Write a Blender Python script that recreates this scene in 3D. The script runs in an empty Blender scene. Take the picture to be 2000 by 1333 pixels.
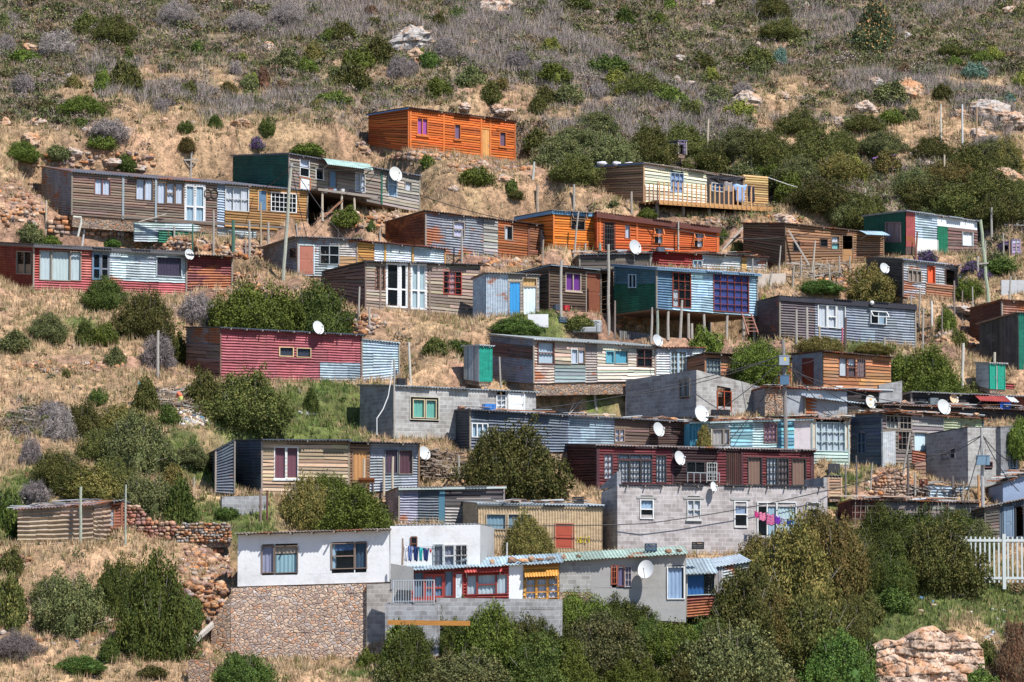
import bpy, math, random
import numpy as np
from mathutils import Vector, Matrix
from math import sin, cos, tan, pi, radians, atan2, hypot, sqrt
random.seed(7); RNG = np.random.default_rng(7)
S = bpy.context.scene; COL = S.collection

# ---------------------------------------------------------------- camera, sky, sun, exposure
F = 8777.0; PITCH = math.atan((1400-666.5)/F)
cd = bpy.data.cameras.new('camera'); cam = bpy.data.objects.new('camera', cd); COL.objects.link(cam)
cd.sensor_width = 36; cd.lens = 36*F/2000; cd.clip_start = 1; cd.clip_end = 3000
cam.rotation_euler = (pi/2+PITCH, 0, 0); S.camera = cam
SUN_EL, SUN_AZ = 54.0, 140.0       # azimuth clockwise from +Y
w = bpy.data.worlds.new('World'); S.world = w; w.use_nodes = True
nt = w.node_tree; bg = nt.nodes['Background']; sk = nt.nodes.new('ShaderNodeTexSky'); sk.sky_type = 'NISHITA'
sk.sun_disc = False; sk.sun_elevation = radians(SUN_EL); sk.sun_rotation = radians(SUN_AZ); sk.dust_density = 0.1; sk.ozone_density = 6.0
nt.links.new(sk.outputs[0], bg.inputs[0]); bg.inputs[1].default_value = 0.098
sl = bpy.data.lights.new('sun', 'SUN'); sl.energy = 5.0; sl.angle = radians(0.55); sl.color = (1.0, 0.96, 0.90)
so = bpy.data.objects.new('sun', sl); COL.objects.link(so)
sd = Vector((sin(radians(SUN_AZ))*cos(radians(SUN_EL)), cos(radians(SUN_AZ))*cos(radians(SUN_EL)), sin(radians(SUN_EL))))
so.rotation_euler = (-sd).to_track_quat('-Z', 'Y').to_euler(); so.location = (0, 0, 80)
S.view_settings.view_transform = 'Standard'; S.view_settings.look = 'None'
S.view_settings.exposure = 0.36; S.view_settings.gamma = 1
S.cycles.max_bounces = 4; S.cycles.diffuse_bounces = 1; S.cycles.transparent_max_bounces = 12

# ---------------------------------------------------------------- pixel <-> world
CP, SP = cos(PITCH), sin(PITCH)
def ray(px, py):
    X = (px-1000)/F; Y = (666.5-py)/F
    return (X, CP - Y*SP, SP + Y*CP)
def at(px, py, y):
    r = ray(px, py); t = y/r[1]; return (r[0]*t, y, r[2]*t)
KX = tan(radians(12)); SL = 0.55
def base(x, y):
    s = y - 231 - KX*x
    z = 6.6 + SL*s
    zl = -1.1 + 0.10*(s+14)                    # flattens out below the village
    return np.where(s > -14, z, np.maximum(zl, -4.5))
def hit0(px, py):
    r = ray(px, py); t = (6.6-SL*231)/(r[2]-SL*r[1]+SL*KX*r[0]); return (r[0]*t, r[1]*t, r[2]*t)

# ---------------------------------------------------------------- materials (all procedural)
MC = {}
def nm(name):
    m = bpy.data.materials.new(name); m.use_nodes = True; t = m.node_tree
    return m, t, t.nodes['Principled BSDF']
def N(t, ty, **k):
    n = t.nodes.new(ty)
    for a, b in k.items(): setattr(n, a, b)
    return n
def mul(t, a, b):
    n = N(t, 'ShaderNodeMix', data_type='RGBA', blend_type='MULTIPLY'); n.inputs[0].default_value = 1
    for i, v in ((6, a), (7, b)):
        if isinstance(v, (tuple, list)): n.inputs[i].default_value = (*v[:3], 1)
        else: t.links.new(v, n.inputs[i])
    return n.outputs[2]
def mixc(t, f, a, b):
    n = N(t, 'ShaderNodeMix', data_type='RGBA')
    if isinstance(f, float): n.inputs[0].default_value = f
    else: t.links.new(f, n.inputs[0])
    for i, v in ((6, a), (7, b)):
        if isinstance(v, (tuple, list)): n.inputs[i].default_value = (*v[:3], 1)
        else: t.links.new(v, n.inputs[i])
    return n.outputs[2]
def ramp(t, f, lo, hi, a=0.0, b=1.0):
    n = N(t, 'ShaderNodeMapRange'); n.inputs[1].default_value = lo; n.inputs[2].default_value = hi
    n.inputs[3].default_value = a; n.inputs[4].default_value = b; t.links.new(f, n.inputs[0]); return n.outputs[0]
def noise(t, scale, sc=(1, 1, 1), detail=4, rough=.6, off=0.0, coord='Object'):
    tc = N(t, 'ShaderNodeTexCoord'); mp = N(t, 'ShaderNodeMapping'); mp.inputs[3].default_value = sc
    mp.inputs[1].default_value = (off, off*1.7, off*.6)
    nz = N(t, 'ShaderNodeTexNoise'); nz.inputs['Scale'].default_value = scale; nz.inputs['Detail'].default_value = detail
    nz.inputs['Roughness'].default_value = rough
    t.links.new(tc.outputs[coord], mp.inputs[0])
    if coord == 'Object':
        oi = N(t, 'ShaderNodeObjectInfo'); ad = N(t, 'ShaderNodeVectorMath', operation='ADD')
        sc2 = N(t, 'ShaderNodeMath', operation='MULTIPLY'); sc2.inputs[1].default_value = 40
        t.links.new(oi.outputs['Random'], sc2.inputs[0])
        t.links.new(mp.outputs[0], ad.inputs[0]); t.links.new(sc2.outputs[0], ad.inputs[1]); t.links.new(ad.outputs[0], nz.inputs[0])
    else: t.links.new(mp.outputs[0], nz.inputs[0])
    return nz.outputs[0]
def colattr(t):
    return N(t, 'ShaderNodeAttribute', attribute_name='Col').outputs['Color']
def bump(t, p, h, s=.4, d=.02):
    b = N(t, 'ShaderNodeBump'); b.inputs['Strength'].default_value = s; b.inputs['Distance'].default_value = d
    t.links.new(h, b.inputs['Height']); t.links.new(b.outputs[0], p.inputs['Normal'])
def get(key, fn):
    if key not in MC: MC[key] = fn()
    return MC[key]
def wood(c, wear=.35):
    def f():
        m, t, p = nm('wood'); n1 = noise(t, 3.2, (1, 1, 9)); n2 = noise(t, .9, (1, 1, 1.5), 5, .65, 3.1)
        a = mul(t, colattr(t), c); g = (c[0]*.35+.13, c[1]*.35+.12, c[2]*.35+.11)
        a = mixc(t, ramp(t, n2, .5, .68, 0, wear), a, g)
        a = mixc(t, ramp(t, n1, .42, .7, 0, .5), a, mul(t, a, (.5, .46, .43)))
        t.links.new(a, p.inputs['Base Color']); p.inputs['Roughness'].default_value = .85
        bump(t, p, n1, .5, .015); return m
    return get(('wood', c, wear), f)
RUST = (.26, .085, .035)
def tin(c, rust=.3, rcol=RUST):
    def f():
        m, t, p = nm('tin'); n1 = noise(t, .55, (1, 1, 2.2), 6, .68); n2 = noise(t, 5, (1.0, 1, .35), 4, .6, 5.0)
        n3 = noise(t, 1.6, (1, 1, 3.5), 5, .7, 9.0)
        a = mul(t, colattr(t), c)
        a = mixc(t, ramp(t, n3, .38, .62, 0, .7), a, mul(t, a, (.58, .58, .6)))
        a = mixc(t, ramp(t, n2, .5, .66, 0, .6), a, mul(t, a, (1.3, 1.3, 1.3)))
        if rust > 0:
            th = .72-.34*rust
            rc = mixc(t, n2, rcol, (rcol[0]*1.7, rcol[1]*1.9, rcol[2]*1.8))
            k = mixc(t, ramp(t, n1, th, th+.07), (0, 0, 0), (1, 1, 1))
            a = mixc(t, ramp(t, n1, th, th+.06, 0, .9), a, rc)
        t.links.new(a, p.inputs['Base Color']); p.inputs['Roughness'].default_value = .55
        p.inputs['Metallic'].default_value = .15; p.inputs['Specular IOR Level'].default_value = .35
        bump(t, p, n2, .3, .01); return m
    return get(('tin', c, rust, rcol), f)
def block(c, bw=.44, bh=.22, mort=None, dirt=.85):
    def f():
        m, t, p = nm('concrete_block'); tc = N(t, 'ShaderNodeTexCoord'); sx = N(t, 'ShaderNodeSeparateXYZ')
        t.links.new(tc.outputs['Object'], sx.inputs[0]); ad = N(t, 'ShaderNodeMath'); t.links.new(sx.outputs[0], ad.inputs[0]); t.links.new(sx.outputs[1], ad.inputs[1])
        cb = N(t, 'ShaderNodeCombineXYZ'); t.links.new(ad.outputs[0], cb.inputs[0]); t.links.new(sx.outputs[2], cb.inputs[1])
        nz0 = noise(t, 2.2, off=2.); dv = N(t, 'ShaderNodeVectorMath', operation='MULTIPLY_ADD')
        t.links.new(nz0, dv.inputs[0]); dv.inputs[1].default_value = (.05, .05, 0); t.links.new(cb.outputs[0], dv.inputs[2])
        b = N(t, 'ShaderNodeTexBrick'); t.links.new(dv.outputs[0], b.inputs['Vector'])
        b.inputs['Scale'].default_value = 1; b.inputs['Brick Width'].default_value = bw; b.inputs['Row Height'].default_value = bh
        b.inputs['Mortar Size'].default_value = .012; b.inputs['Mortar Smooth'].default_value = .3; b.inputs['Bias'].default_value = 0
        b.inputs['Color1'].default_value = (c[0]*1.15, c[1]*1.14, c[2]*1.13, 1); b.inputs['Color2'].default_value = (c[0]*.78, c[1]*.74, c[2]*.73, 1)
        mm = mort or (c[0]*1.35, c[1]*1.38, c[2]*1.4); b.inputs['Mortar'].default_value = (*mm, 1)
        n2 = noise(t, 1.1, (1, 1, 1), 6, .7, 4.); n3 = noise(t, 9, off=8.)
        a = mixc(t, ramp(t, n2, .42, .68, 0, dirt), b.outputs[0], mul(t, b.outputs[0], (.62, .6, .58)))
        a = mixc(t, ramp(t, n3, .4, .7, 0, .4), a, mul(t, a, (1.25, 1.25, 1.25)))
        t.links.new(mul(t, a, colattr(t)), p.inputs['Base Color']); p.inputs['Roughness'].default_value = .95
        n9 = noise(t, 2.6, (1, 1, .35), 5, .7, 12.); bump(t, p, b.outputs['Fac'], -.6, .02); bc = p.inputs['Base Color'].links[0].from_socket; t.links.new(mixc(t, ramp(t, n9, .54, .7, 0, .6), bc, mul(t, bc, (.6, .58, .56))), p.inputs['Base Color']); return m
    return get(('block', c, bw, bh, mort, dirt), f)
def plaster(c, dirt=.5):
    def f():
        m, t, p = nm('plaster'); n1 = noise(t, .8, (1, 1, 1.3), 6, .7); n2 = noise(t, 7, off=3.); n4 = noise(t, 2.4, (1, 1, .4), 5, .7, 7.)
        a = mul(t, colattr(t), c)
        a = mixc(t, ramp(t, n1, .48, .7, 0, dirt), a, mul(t, a, (.68, .66, .63)))
        a = mixc(t, ramp(t, n4, .56, .72, 0, dirt*.9), a, mul(t, a, (.6, .6, .6)))
        t.links.new(a, p.inputs['Base Color']); p.inputs['Roughness'].default_value = .92; bump(t, p, n2, .5, .02); return m
    return get(('plaster', c, dirt), f)
def paint(c, rough=.6, wear=.3):
    def f():
        m, t, p = nm('paint'); n1 = noise(t, 2.2, (1, 1, 1), 5, .7)
        a = mul(t, colattr(t), c); a = mixc(t, ramp(t, n1, .5, .7, 0, wear), a, mul(t, a, (.6, .57, .52)))
        t.links.new(a, p.inputs['Base Color']); p.inputs['Roughness'].default_value = rough; return m
    return get(('paint', c, rough, wear), f)
def cloth(c):
    def f():
        m, t, p = nm('cloth'); n1 = noise(t, 5, (1, 1, .3)); a = mixc(t, ramp(t, n1, .4, .7, 0, .4), mul(t, colattr(t), c), (c[0]*.7, c[1]*.7, c[2]*.7))
        t.links.new(a, p.inputs['Base Color']); p.inputs['Roughness'].default_value = .95; return m
    return get(('cloth', c), f)
def glass(c=(.45, .6, .75)):
    def f():
        m, t, p = nm('window_glass'); p.inputs['Base Color'].default_value = (c[0]*.12, c[1]*.12, c[2]*.12, 1); p.inputs['Roughness'].default_value = .12
        tr = N(t, 'ShaderNodeBsdfTransparent'); tr.inputs[0].default_value = (.8+.2*c[0], .8+.2*c[1], .85+.15*c[2], 1)
        mx = N(t, 'ShaderNodeMixShader'); mx.inputs[0].default_value = .13; out = t.nodes['Material Output']
        t.links.new(tr.outputs[0], mx.inputs[1]); t.links.new(p.outputs[0], mx.inputs[2]); t.links.new(mx.outputs[0], out.inputs[0]); return m
    return get(('glass', c), f)
def stonem(c=(.40, .29, .21), sc_=4.6, mortar=(.40, .34, .28)):
    def f():
        m, t, p = nm('stone_masonry'); tc = N(t, 'ShaderNodeTexCoord'); mp = N(t, 'ShaderNodeMapping'); mp.inputs[3].default_value = (1, 1, 1.5)
        nq = N(t, 'ShaderNodeTexNoise'); nq.inputs['Scale'].default_value = 2.5; t.links.new(tc.outputs['Object'], nq.inputs[0]); dv = N(t, 'ShaderNodeVectorMath', operation='MULTIPLY_ADD'); t.links.new(nq.outputs['Color'], dv.inputs[0]); dv.inputs[1].default_value = (.22, .22, .22); t.links.new(tc.outputs['Object'], dv.inputs[2])
        t.links.new(dv.outputs[0], mp.inputs[0]); v = N(t, 'ShaderNodeTexVoronoi'); v.inputs['Scale'].default_value = sc_; t.links.new(mp.outputs[0], v.inputs['Vector'])
        e = N(t, 'ShaderNodeTexVoronoi', feature='DISTANCE_TO_EDGE'); e.inputs['Scale'].default_value = sc_; t.links.new(mp.outputs[0], e.inputs['Vector'])
        sp = N(t, 'ShaderNodeSeparateColor'); t.links.new(v.outputs['Color'], sp.inputs[0]); a = mixc(t, sp.outputs[0], (c[0]*.6, c[1]*.55, c[2]*.6), (c[0]*1.25, c[1]*1.2, c[2]*1.1))
        a = mixc(t, ramp(t, sp.outputs[1], .72, .9, 0, .8), a, (c[0]*1.15, c[1]*.75, c[2]*.5)); a = mixc(t, ramp(t, sp.outputs[2], .8, .9, 0, .7), a, (c[0]*.9, c[1]*1.05, c[2]*1.3)); a = mixc(t, ramp(t, e.outputs[0], .02, .09), mortar, a); q1 = noise(t, 1.2, off=5.); a = mixc(t, ramp(t, q1, .45, .65, 0, .6), a, mul(t, a, (.72, .7, .7)))
        t.links.new(a, p.inputs['Base Color']); p.inputs['Roughness'].default_value = .95; bump(t, p, ramp(t, e.outputs[0], 0, .15), .9, .08); return m
    return get(('stone', c, sc_), f)
def rockm(kind='rock'):
    def f():
        m, t, p = nm('rock'); p.inputs['Specular IOR Level'].default_value = .2; n1 = noise(t, 1.1, (1, 1, 1.6), 7, .68); n2 = noise(t, 4, off=4.); n5 = noise(t, 14, off=9.)
        a = mul(t, colattr(t), (1, 1, 1)); a = mixc(t, ramp(t, n1, .46, .58), a, mul(t, a, (1.06, .78, .58)))
        a = mixc(t, ramp(t, n2, .54, .66, 0, .85), a, mul(t, a, (.42, .42, .45)))
        a = mixc(t, ramp(t, n5, .45, .65, 0, .5), a, mul(t, a, (1.3, 1.28, 1.25)))
        t.links.new(a, p.inputs['Base Color']); tc2 = N(t, 'ShaderNodeTexCoord'); wv = N(t, 'ShaderNodeVectorMath', operation='MULTIPLY_ADD'); nn2 = N(t, 'ShaderNodeTexNoise'); nn2.inputs['Scale'].default_value = 1.5; t.links.new(tc2.outputs['Object'], nn2.inputs[0]); t.links.new(nn2.outputs['Color'], wv.inputs[0]); wv.inputs[1].default_value = (.8, .8, .8); t.links.new(tc2.outputs['Object'], wv.inputs[2])
        vv = N(t, 'ShaderNodeTexVoronoi', feature='DISTANCE_TO_EDGE'); vv.inputs['Scale'].default_value = 1.3; t.links.new(wv.outputs[0], vv.inputs[0]); ck = ramp(t, vv.outputs[0], 0, .035); a = mixc(t, ck, mul(t, a, (.25, .22, .2)), a); t.links.new(a, p.inputs['Base Color'])
        p.inputs['Roughness'].default_value = .95; bump(t, p, n2, 1, .12); return m
    return get(('rock', kind), f)
def leafm():
    def f():
        m, t, p = nm('leaves'); oi = N(t, 'ShaderNodeObjectInfo'); hs = N(t, 'ShaderNodeHueSaturation')
        t.links.new(colattr(t), hs.inputs['Color']); t.links.new(ramp(t, oi.outputs['Random'], 0, 1, .48, .515), hs.inputs[0])
        t.links.new(ramp(t, oi.outputs['Random'], 0, 1, .72, 1.3), hs.inputs[2]); hs.inputs[1].default_value = .95
        t.links.new(hs.outputs[0], p.inputs['Base Color']); p.inputs['Roughness'].default_value = .6; p.inputs['Specular IOR Level'].default_value = .12; return m
    return get('leaf', f)
def flatm(rough=.9):
    def f():
        m, t, p = nm('vertex_tint'); p.inputs['Specular IOR Level'].default_value = .15; t.links.new(colattr(t), p.inputs['Base Color']); p.inputs['Roughness'].default_value = rough; return m
    return get(('flat', rough), f)

# ---------------------------------------------------------------- mesh helpers
class MB:
    def __init__(s): s.v = []; s.f = []; s.c = []
    def add(s, vs, fs, c=(1, 1, 1)):
        o = len(s.v); s.v += [tuple(q) for q in vs]; s.f += [tuple(i+o for i in f) for f in fs]
        if isinstance(c, list): s.c += c
        else: s.c += [c]*len(vs)
    def quad(s, a, b, c_, d, c=(1, 1, 1)): s.add([a, b, c_, d], [(0, 1, 2, 3)], c)
    def hexa(s, p, c=(1, 1, 1)):   # 8 points: bottom 4 (ccw), top 4
        s.add(p, [(0, 3, 2, 1), (4, 5, 6, 7), (0, 1, 5, 4), (1, 2, 6, 5), (2, 3, 7, 6), (3, 0, 4, 7)], c)
    def box(s, a, b, c=(1, 1, 1)):
        x0, y0, z0 = a; x1, y1, z1 = b
        s.hexa([(x0, y0, z0), (x1, y0, z0), (x1, y1, z0), (x0, y1, z0), (x0, y0, z1), (x1, y0, z1), (x1, y1, z1), (x0, y1, z1)], c)
    def bar(s, a, b, w, h=None, c=(1, 1, 1)):
        a = Vector(a); b = Vector(b); h = h or w; d = (b-a).normalized()
        u = d.cross(Vector((0, 0, 1))); u = Vector((1, 0, 0)) if u.length < .05 else u.normalized(); v = d.cross(u)
        q = [a-u*w/2-v*h/2, a+u*w/2-v*h/2, a+u*w/2+v*h/2, a-u*w/2+v*h/2]; r = [x+(b-a) for x in q]
        s.hexa(q+r, c)
    def tube(s, pts, rad, n=6, c=(1, 1, 1)):
        pts = [Vector(p) for p in pts]; rs = rad if isinstance(rad, (list, tuple)) else [rad]*len(pts); vs = []; fs = []
        for i, p in enumerate(pts):
            d = (pts[min(i+1, len(pts)-1)]-pts[max(i-1, 0)]).normalized()
            u = d.cross(Vector((0, 1, .1))); u = Vector((1, 0, 0)) if u.length < .05 else u.normalized(); v = d.cross(u)
            for k in range(n): a = 2*pi*k/n; vs.append(p+(u*cos(a)+v*sin(a))*rs[i])
        for i in range(len(pts)-1):
            for k in range(n): fs.append((i*n+k, i*n+(k+1) % n, (i+1)*n+(k+1) % n, (i+1)*n+k))
        fs.append(tuple(range(n))[::-1]); fs.append(tuple((len(pts)-1)*n+k for k in range(n)))
        s.add(vs, fs, c)
    def build(s, name, mat, parent=None, smooth=False, loc=None):
        me = bpy.data.meshes.new(name); me.from_pydata(s.v, [], s.f)
        ca = me.color_attributes.new('Col', 'FLOAT_COLOR', 'POINT')
        a = np.ones((len(s.v), 4), np.float32)
        if s.c: a[:, :3] = np.array(s.c, np.float32)
        ca.data.foreach_set('color', a.ravel()); me.materials.append(mat)
        if smooth: me.polygons.foreach_set('use_smooth', [True]*len(me.polygons))
        me.update(); o = bpy.data.objects.new(name, me); COL.objects.link(o)
        if parent: o.parent = parent
        if loc: o.location = loc
        return o
def npmesh(name, V, Fc, C, mat, parent=None, smooth=False):
    me = bpy.data.meshes.new(name); me.vertices.add(len(V)); me.vertices.foreach_set('co', V.astype(np.float32).ravel())
    k = Fc.shape[1]; me.loops.add(Fc.size); me.loops.foreach_set('vertex_index', Fc.astype(np.int32).ravel())
    me.polygons.add(len(Fc)); me.polygons.foreach_set('loop_start', np.arange(0, Fc.size, k, dtype=np.int32))
    if smooth: me.polygons.foreach_set('use_smooth', np.ones(len(Fc), bool))
    me.update(calc_edges=True); me.validate()
    ca = me.color_attributes.new('Col', 'FLOAT_COLOR', 'POINT'); a = np.ones((len(V), 4), np.float32); a[:, :3] = C
    ca.data.foreach_set('color', a.ravel()); me.materials.append(mat)
    o = bpy.data.objects.new(name, me); COL.objects.link(o)
    if parent: o.parent = parent
    return o
def tag(o, label=None, cat=None, group=None, kind=None):
    for k, v in (('label', label), ('category', cat), ('group', group), ('kind', kind)):
        if v: o[k] = v
    return o
def empty(name, loc, rz=0, label=None, cat=None, group=None):
    o = bpy.data.objects.new(name, None); COL.objects.link(o); o.location = loc; o.rotation_euler = (0, 0, rz)
    return tag(o, label, cat, group)
def rc(lo=.75, hi=1.2, t=.05):
    k = random.uniform(lo, hi); return (k*random.uniform(1-t, 1+t), k*random.uniform(1-t, 1+t), k*random.uniform(1-t, 1+t))
LAND = []       # landmarks for labels (name, px, py)
USED = {}
SHORT = {'rusty tin side room': 'rusty side room', 'low ruined pole shack': 'ruined shack', 'green and white tin house': 'green-white house', 'dark blue long shack': 'dark blue shack', 'rust and blue tin shack': 'rust-blue shack', 'grey tin veranda house': 'veranda house', 'dark grey tin house': 'dark grey house', 'long weathered plank house': 'weathered plank house', 'green tin and plank house': 'green and plank house', 'cream plank house with the deck': 'cream deck house', 'orange cabin with blue fascia': 'blue fascia cabin', 'tin house with the orange panel': 'orange panel house',
 'red and pale blue tin house': 'red and blue house', 'grey tin hut with the red door': 'red door hut', 'grey plank house with glass doors': 'glass door house', 'brown shack with purple curtains': 'purple curtain shack', 'grey block house with teal curtains': 'teal curtain house', 'house with the wide turquoise grid window': 'turquoise window house',
 'dark timber house with heaped roof': 'dark timber house', 'orange plank house with brown windows': 'brown window house', 'brown tin house at the edge': 'brown edge house', 'lower plank house with maroon blinds': 'maroon blind house', 'dark shed end of the lower plank house': 'dark end shed', 'dark tin shed with teal post': 'teal post shed',
 'white block of the plastered house': 'white annex', 'striped tin shed by the stone walls': 'striped shed', 'slatted room of the striped shed': 'slatted lean-to', 'dark plank house with tarpaulin roof': 'dark edge house', 'grey hut with the sagging door': 'grey hut', 'plank house behind the tree': 'tree-hidden plank house'}
def ulabel(desc, px, py):
    best = min(LAND, key=lambda l: abs(l[1]-px)*.6+abs(l[2]-py)); nmk = SHORT.get(best[0], best[0]); st = .5
    for st in (.5, .2, .1, .05):
        dx, dy = (px-best[1])/33.0, (best[2]-py)/33.0; s = []
        if abs(dx) >= st: s.append('%g m %s' % (round(round(abs(dx)/st)*st, 2), 'right' if dx > 0 else 'left'))
        if abs(dy) >= st: s.append('%g m %s' % (round(round(abs(dy)/st)*st, 2), 'above' if dy > 0 else 'below'))
        l = desc+' '+(' and '.join(s)+' the ' if s else 'in front of the middle of the ')+nmk
        if len(s) == 1 and s[0].split()[-1] in ('left', 'right'): l = desc+' '+s[0]+' of the '+nmk
        elif len(s) == 2: l = desc+' '+s[0]+', '+s[1]+' the '+nmk
        if l not in USED: break
    USED[l] = 1; return l

# ---------------------------------------------------------------- walls
FR = {}
WHITE = (.78, .79, .80); CREAM = (.74, .62, .42); GREYW = (.30, .26, .22); BROWNW = (.22, .135, .085); DKBR = (.10, .06, .045)
ORANGE = (.70, .17, .03); ORW = (.42, .15, .06); YEL = (.58, .33, .12); TINB = (.34, .42, .52); TIND = (.17, .19, .23); TINL = (.58, .66, .70)
RED = (.40, .07, .06); MAR = (.16, .035, .04); PINK = (.37, .105, .125); DGREEN = (.02, .13, .10); GRN = (.03, .28, .18); BLUE = (.10, .20, .33)
TURQ = (.18, .55, .68); BLK = (.33, .33, .35); BLKD = (.20, .21, .24); CEM = (.33, .33, .33); DARK = (.03, .03, .035); TEAL = (.10, .42, .45)
LBLUE = (.45, .60, .75); PURP = (.22, .04, .30); BEIGE = (.52, .42, .32); STONEC = (.42, .30, .20)
def cladmat(kind, c, rust):
    if kind in ('cor', 'corv', 'bigcor'): return tin(c, rust)
    if kind in ('lap', 'log', 'vplank', 'slat'): return wood(c, .15+rust)
    if kind == 'block': return block(c)
    if kind == 'plaster': return plaster(c, .2+rust)
    if kind == 'stone': return stonem()
    return paint(c, .7, .3+rust)
def clad(mb, A, B, zb0, zt0, zb1, zt1, kind, u0, u1, v0, v1, holes):
    """cladding of the vertical wall from A to B (local xy); u in metres along it, v 0..1 from its bottom line to its top line"""
    L = hypot(B[0]-A[0], B[1]-A[1]); dx, dy = (B[0]-A[0])/L, (B[1]-A[1])/L; nx, ny = dy, -dx
    ph = random.random()*9
    def P(u, v, n):
        zb = zb0+(zb1-zb0)*u/L; zt = zt0+(zt1-zt0)*u/L
        n += .012*sin(u*1.3+ph)+.01*sin(v*5+ph*2)
        return (A[0]+dx*u+nx*n, A[1]+dy*u+ny*n, zb+(zt-zb)*v)
    Hm = ((zt0-zb0)+(zt1-zb1))/2
    vert = kind in ('corv', 'vplank')
    if kind == 'cor' or kind == 'corv': pitch, amp, prof = .15, .03, 'sin'
    elif kind == 'bigcor': pitch, amp, prof = .24, .045, 'sin'
    elif kind == 'lap': pitch, amp, prof = .19, .042, 'lap'
    elif kind == 'log': pitch, amp, prof = .15, .035, 'log'
    elif kind == 'slat': pitch, amp, prof = .2, .02, 'slat'
    elif kind == 'vplank': pitch, amp, prof = .12, .02, 'slat'
    else: pitch, amp, prof = .5, 0, 'flat'
    if vert: s0, s1, t0, t1, sp = u0, u1, v0, v1, pitch; HS = [(h[2], h[3], h[0], h[1]) for h in holes]
    else: s0, s1, t0, t1, sp = v0, v1, u0, u1, pitch/Hm; HS = holes
    n = max(1, int(round((s1-s0)/sp))); ds = (s1-s0)/n
    nsh = max(1, int(L/.82)); shc = [[rc(.74, 1.16, .04) for _ in range(nsh+2)] for _ in range(3)]; shn = [[random.uniform(-.012, .012) for _ in range(nsh+2)] for _ in range(3)]; sht = [[random.uniform(-.22, .22) for _ in range(nsh+2)] for _ in range(3)]
    def emit(sa, sb, na, nb, ta, tb, c, ja=0, jb=0):
        if vert: q = [P(sa, ta, na), P(sb, ta, nb), P(sb, tb, nb), P(sa, tb, na)]
        else: q = [P(ta, sa+ja, na), P(tb, sa+jb, na), P(tb, sb+jb, nb), P(ta, sb+ja, nb)]
        mb.quad(*q, c)
    for i in range(n):
        a = s0+i*ds; b = a+ds
        cuts = sorted((h[0], h[1]) for h in HS if h[2] < (a+b)/2 < h[3])
        iv = []; cur = t0
        for h in cuts:
            if h[0] > cur: iv.append((cur, min(h[0], t1)))
            cur = max(cur, h[1])
        if cur < t1: iv.append((cur, t1))
        step = (1.6 if not vert else .6)
        pc = rc(.5, 1.3, .08) if prof in ('lap', 'log', 'slat') else (1, 1, 1)
        ext = random.uniform(.006, .02)
        for (ta, tb) in iv:
            if tb-ta < 1e-4: continue
            if prof == 'sin' and not vert:
                rw = 0 if (a+b)/2 < .36 else (1 if (a+b)/2 < .7 else 2); off_ = rw*.37; k0 = int((ta/L*nsh+off_)); cur = ta
                while cur < tb-1e-4:
                    nx_ = min(tb, (k0+1-off_)/nsh*L)
                    if nx_-cur > 1e-3:
                        kk = min(k0, nsh+1); j1 = sht[rw][kk]*ds*.5; o_ = shn[rw][kk]
                        for j in range(6):
                            x0, x1 = j/6, (j+1)/6; emit(a+ds*x0, a+ds*x1, o_+amp*cos(2*pi*x0), o_+amp*cos(2*pi*x1), cur, nx_, shc[rw][kk], -j1, j1)
                    cur = max(nx_, cur+1e-4); k0 += 1
                continue
            m = max(1, int((tb-ta)/(step*random.uniform(.7, 1.4)))); e = [ta+(tb-ta)*(k+random.uniform(-.25, .25)*(0 < k < m))/m for k in range(m+1)]
            for k in range(m):
                if prof in ('lap', 'log', 'slat') and random.random() < .45: pc = rc(.5, 1.3, .1)
                if prof == 'sin':
                    for j in range(6):
                        x0, x1 = j/6, (j+1)/6
                        emit(a+ds*x0, a+ds*x1, amp*cos(2*pi*x0), amp*cos(2*pi*x1), e[k], e[k+1], (1, 1, 1))
                elif prof == 'lap':
                    j1, j2 = random.uniform(-.16, .16)*ds, random.uniform(-.16, .16)*ds; ext = random.uniform(0, .025)
                    emit(a, b, amp+ext, .004, e[k], e[k+1], pc, j1, j2)
                    emit(a-.0001, a, 0, amp+ext, e[k], e[k+1], pc, j1, j2)
                elif prof in ('log', 'slat'):
                    xs = (0, .14, .3, .7, .84, 1); hs = (-.045, amp*.6, amp, amp, amp*.5, -.045) if prof == 'log' else (-.015, amp*.9, amp, amp, amp*.9, -.015)
                    j1, j2 = random.uniform(-.13, .13)*ds, random.uniform(-.13, .13)*ds
                    for j in range(5): emit(a+ds*xs[j], a+ds*xs[j+1], hs[j], hs[j+1], e[k], e[k+1], pc, j1, j2)
                else: emit(a, b, 0, 0, e[k], e[k+1], (1, 1, 1))
class Plane:
    """vertical plane: origin O (world), unit direction t (world xy)"""
    def __init__(s, O, t, A, B): s.O = O; s.t = t; s.A = A; s.B = B
    def px(s, px, py):
        r = ray(px, py); ox, oy = s.O[0], s.O[1]; tx, ty = s.t
        # k*r = O + u*t
        det = r[0]*(-ty) + r[1]*tx
        k = (ox*(-ty)+oy*tx)/det; u = (k*r[0]-ox)*tx+(k*r[1]-oy)*ty
        return u, k*r[2]-s.O[2]
HOUSES = []
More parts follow.
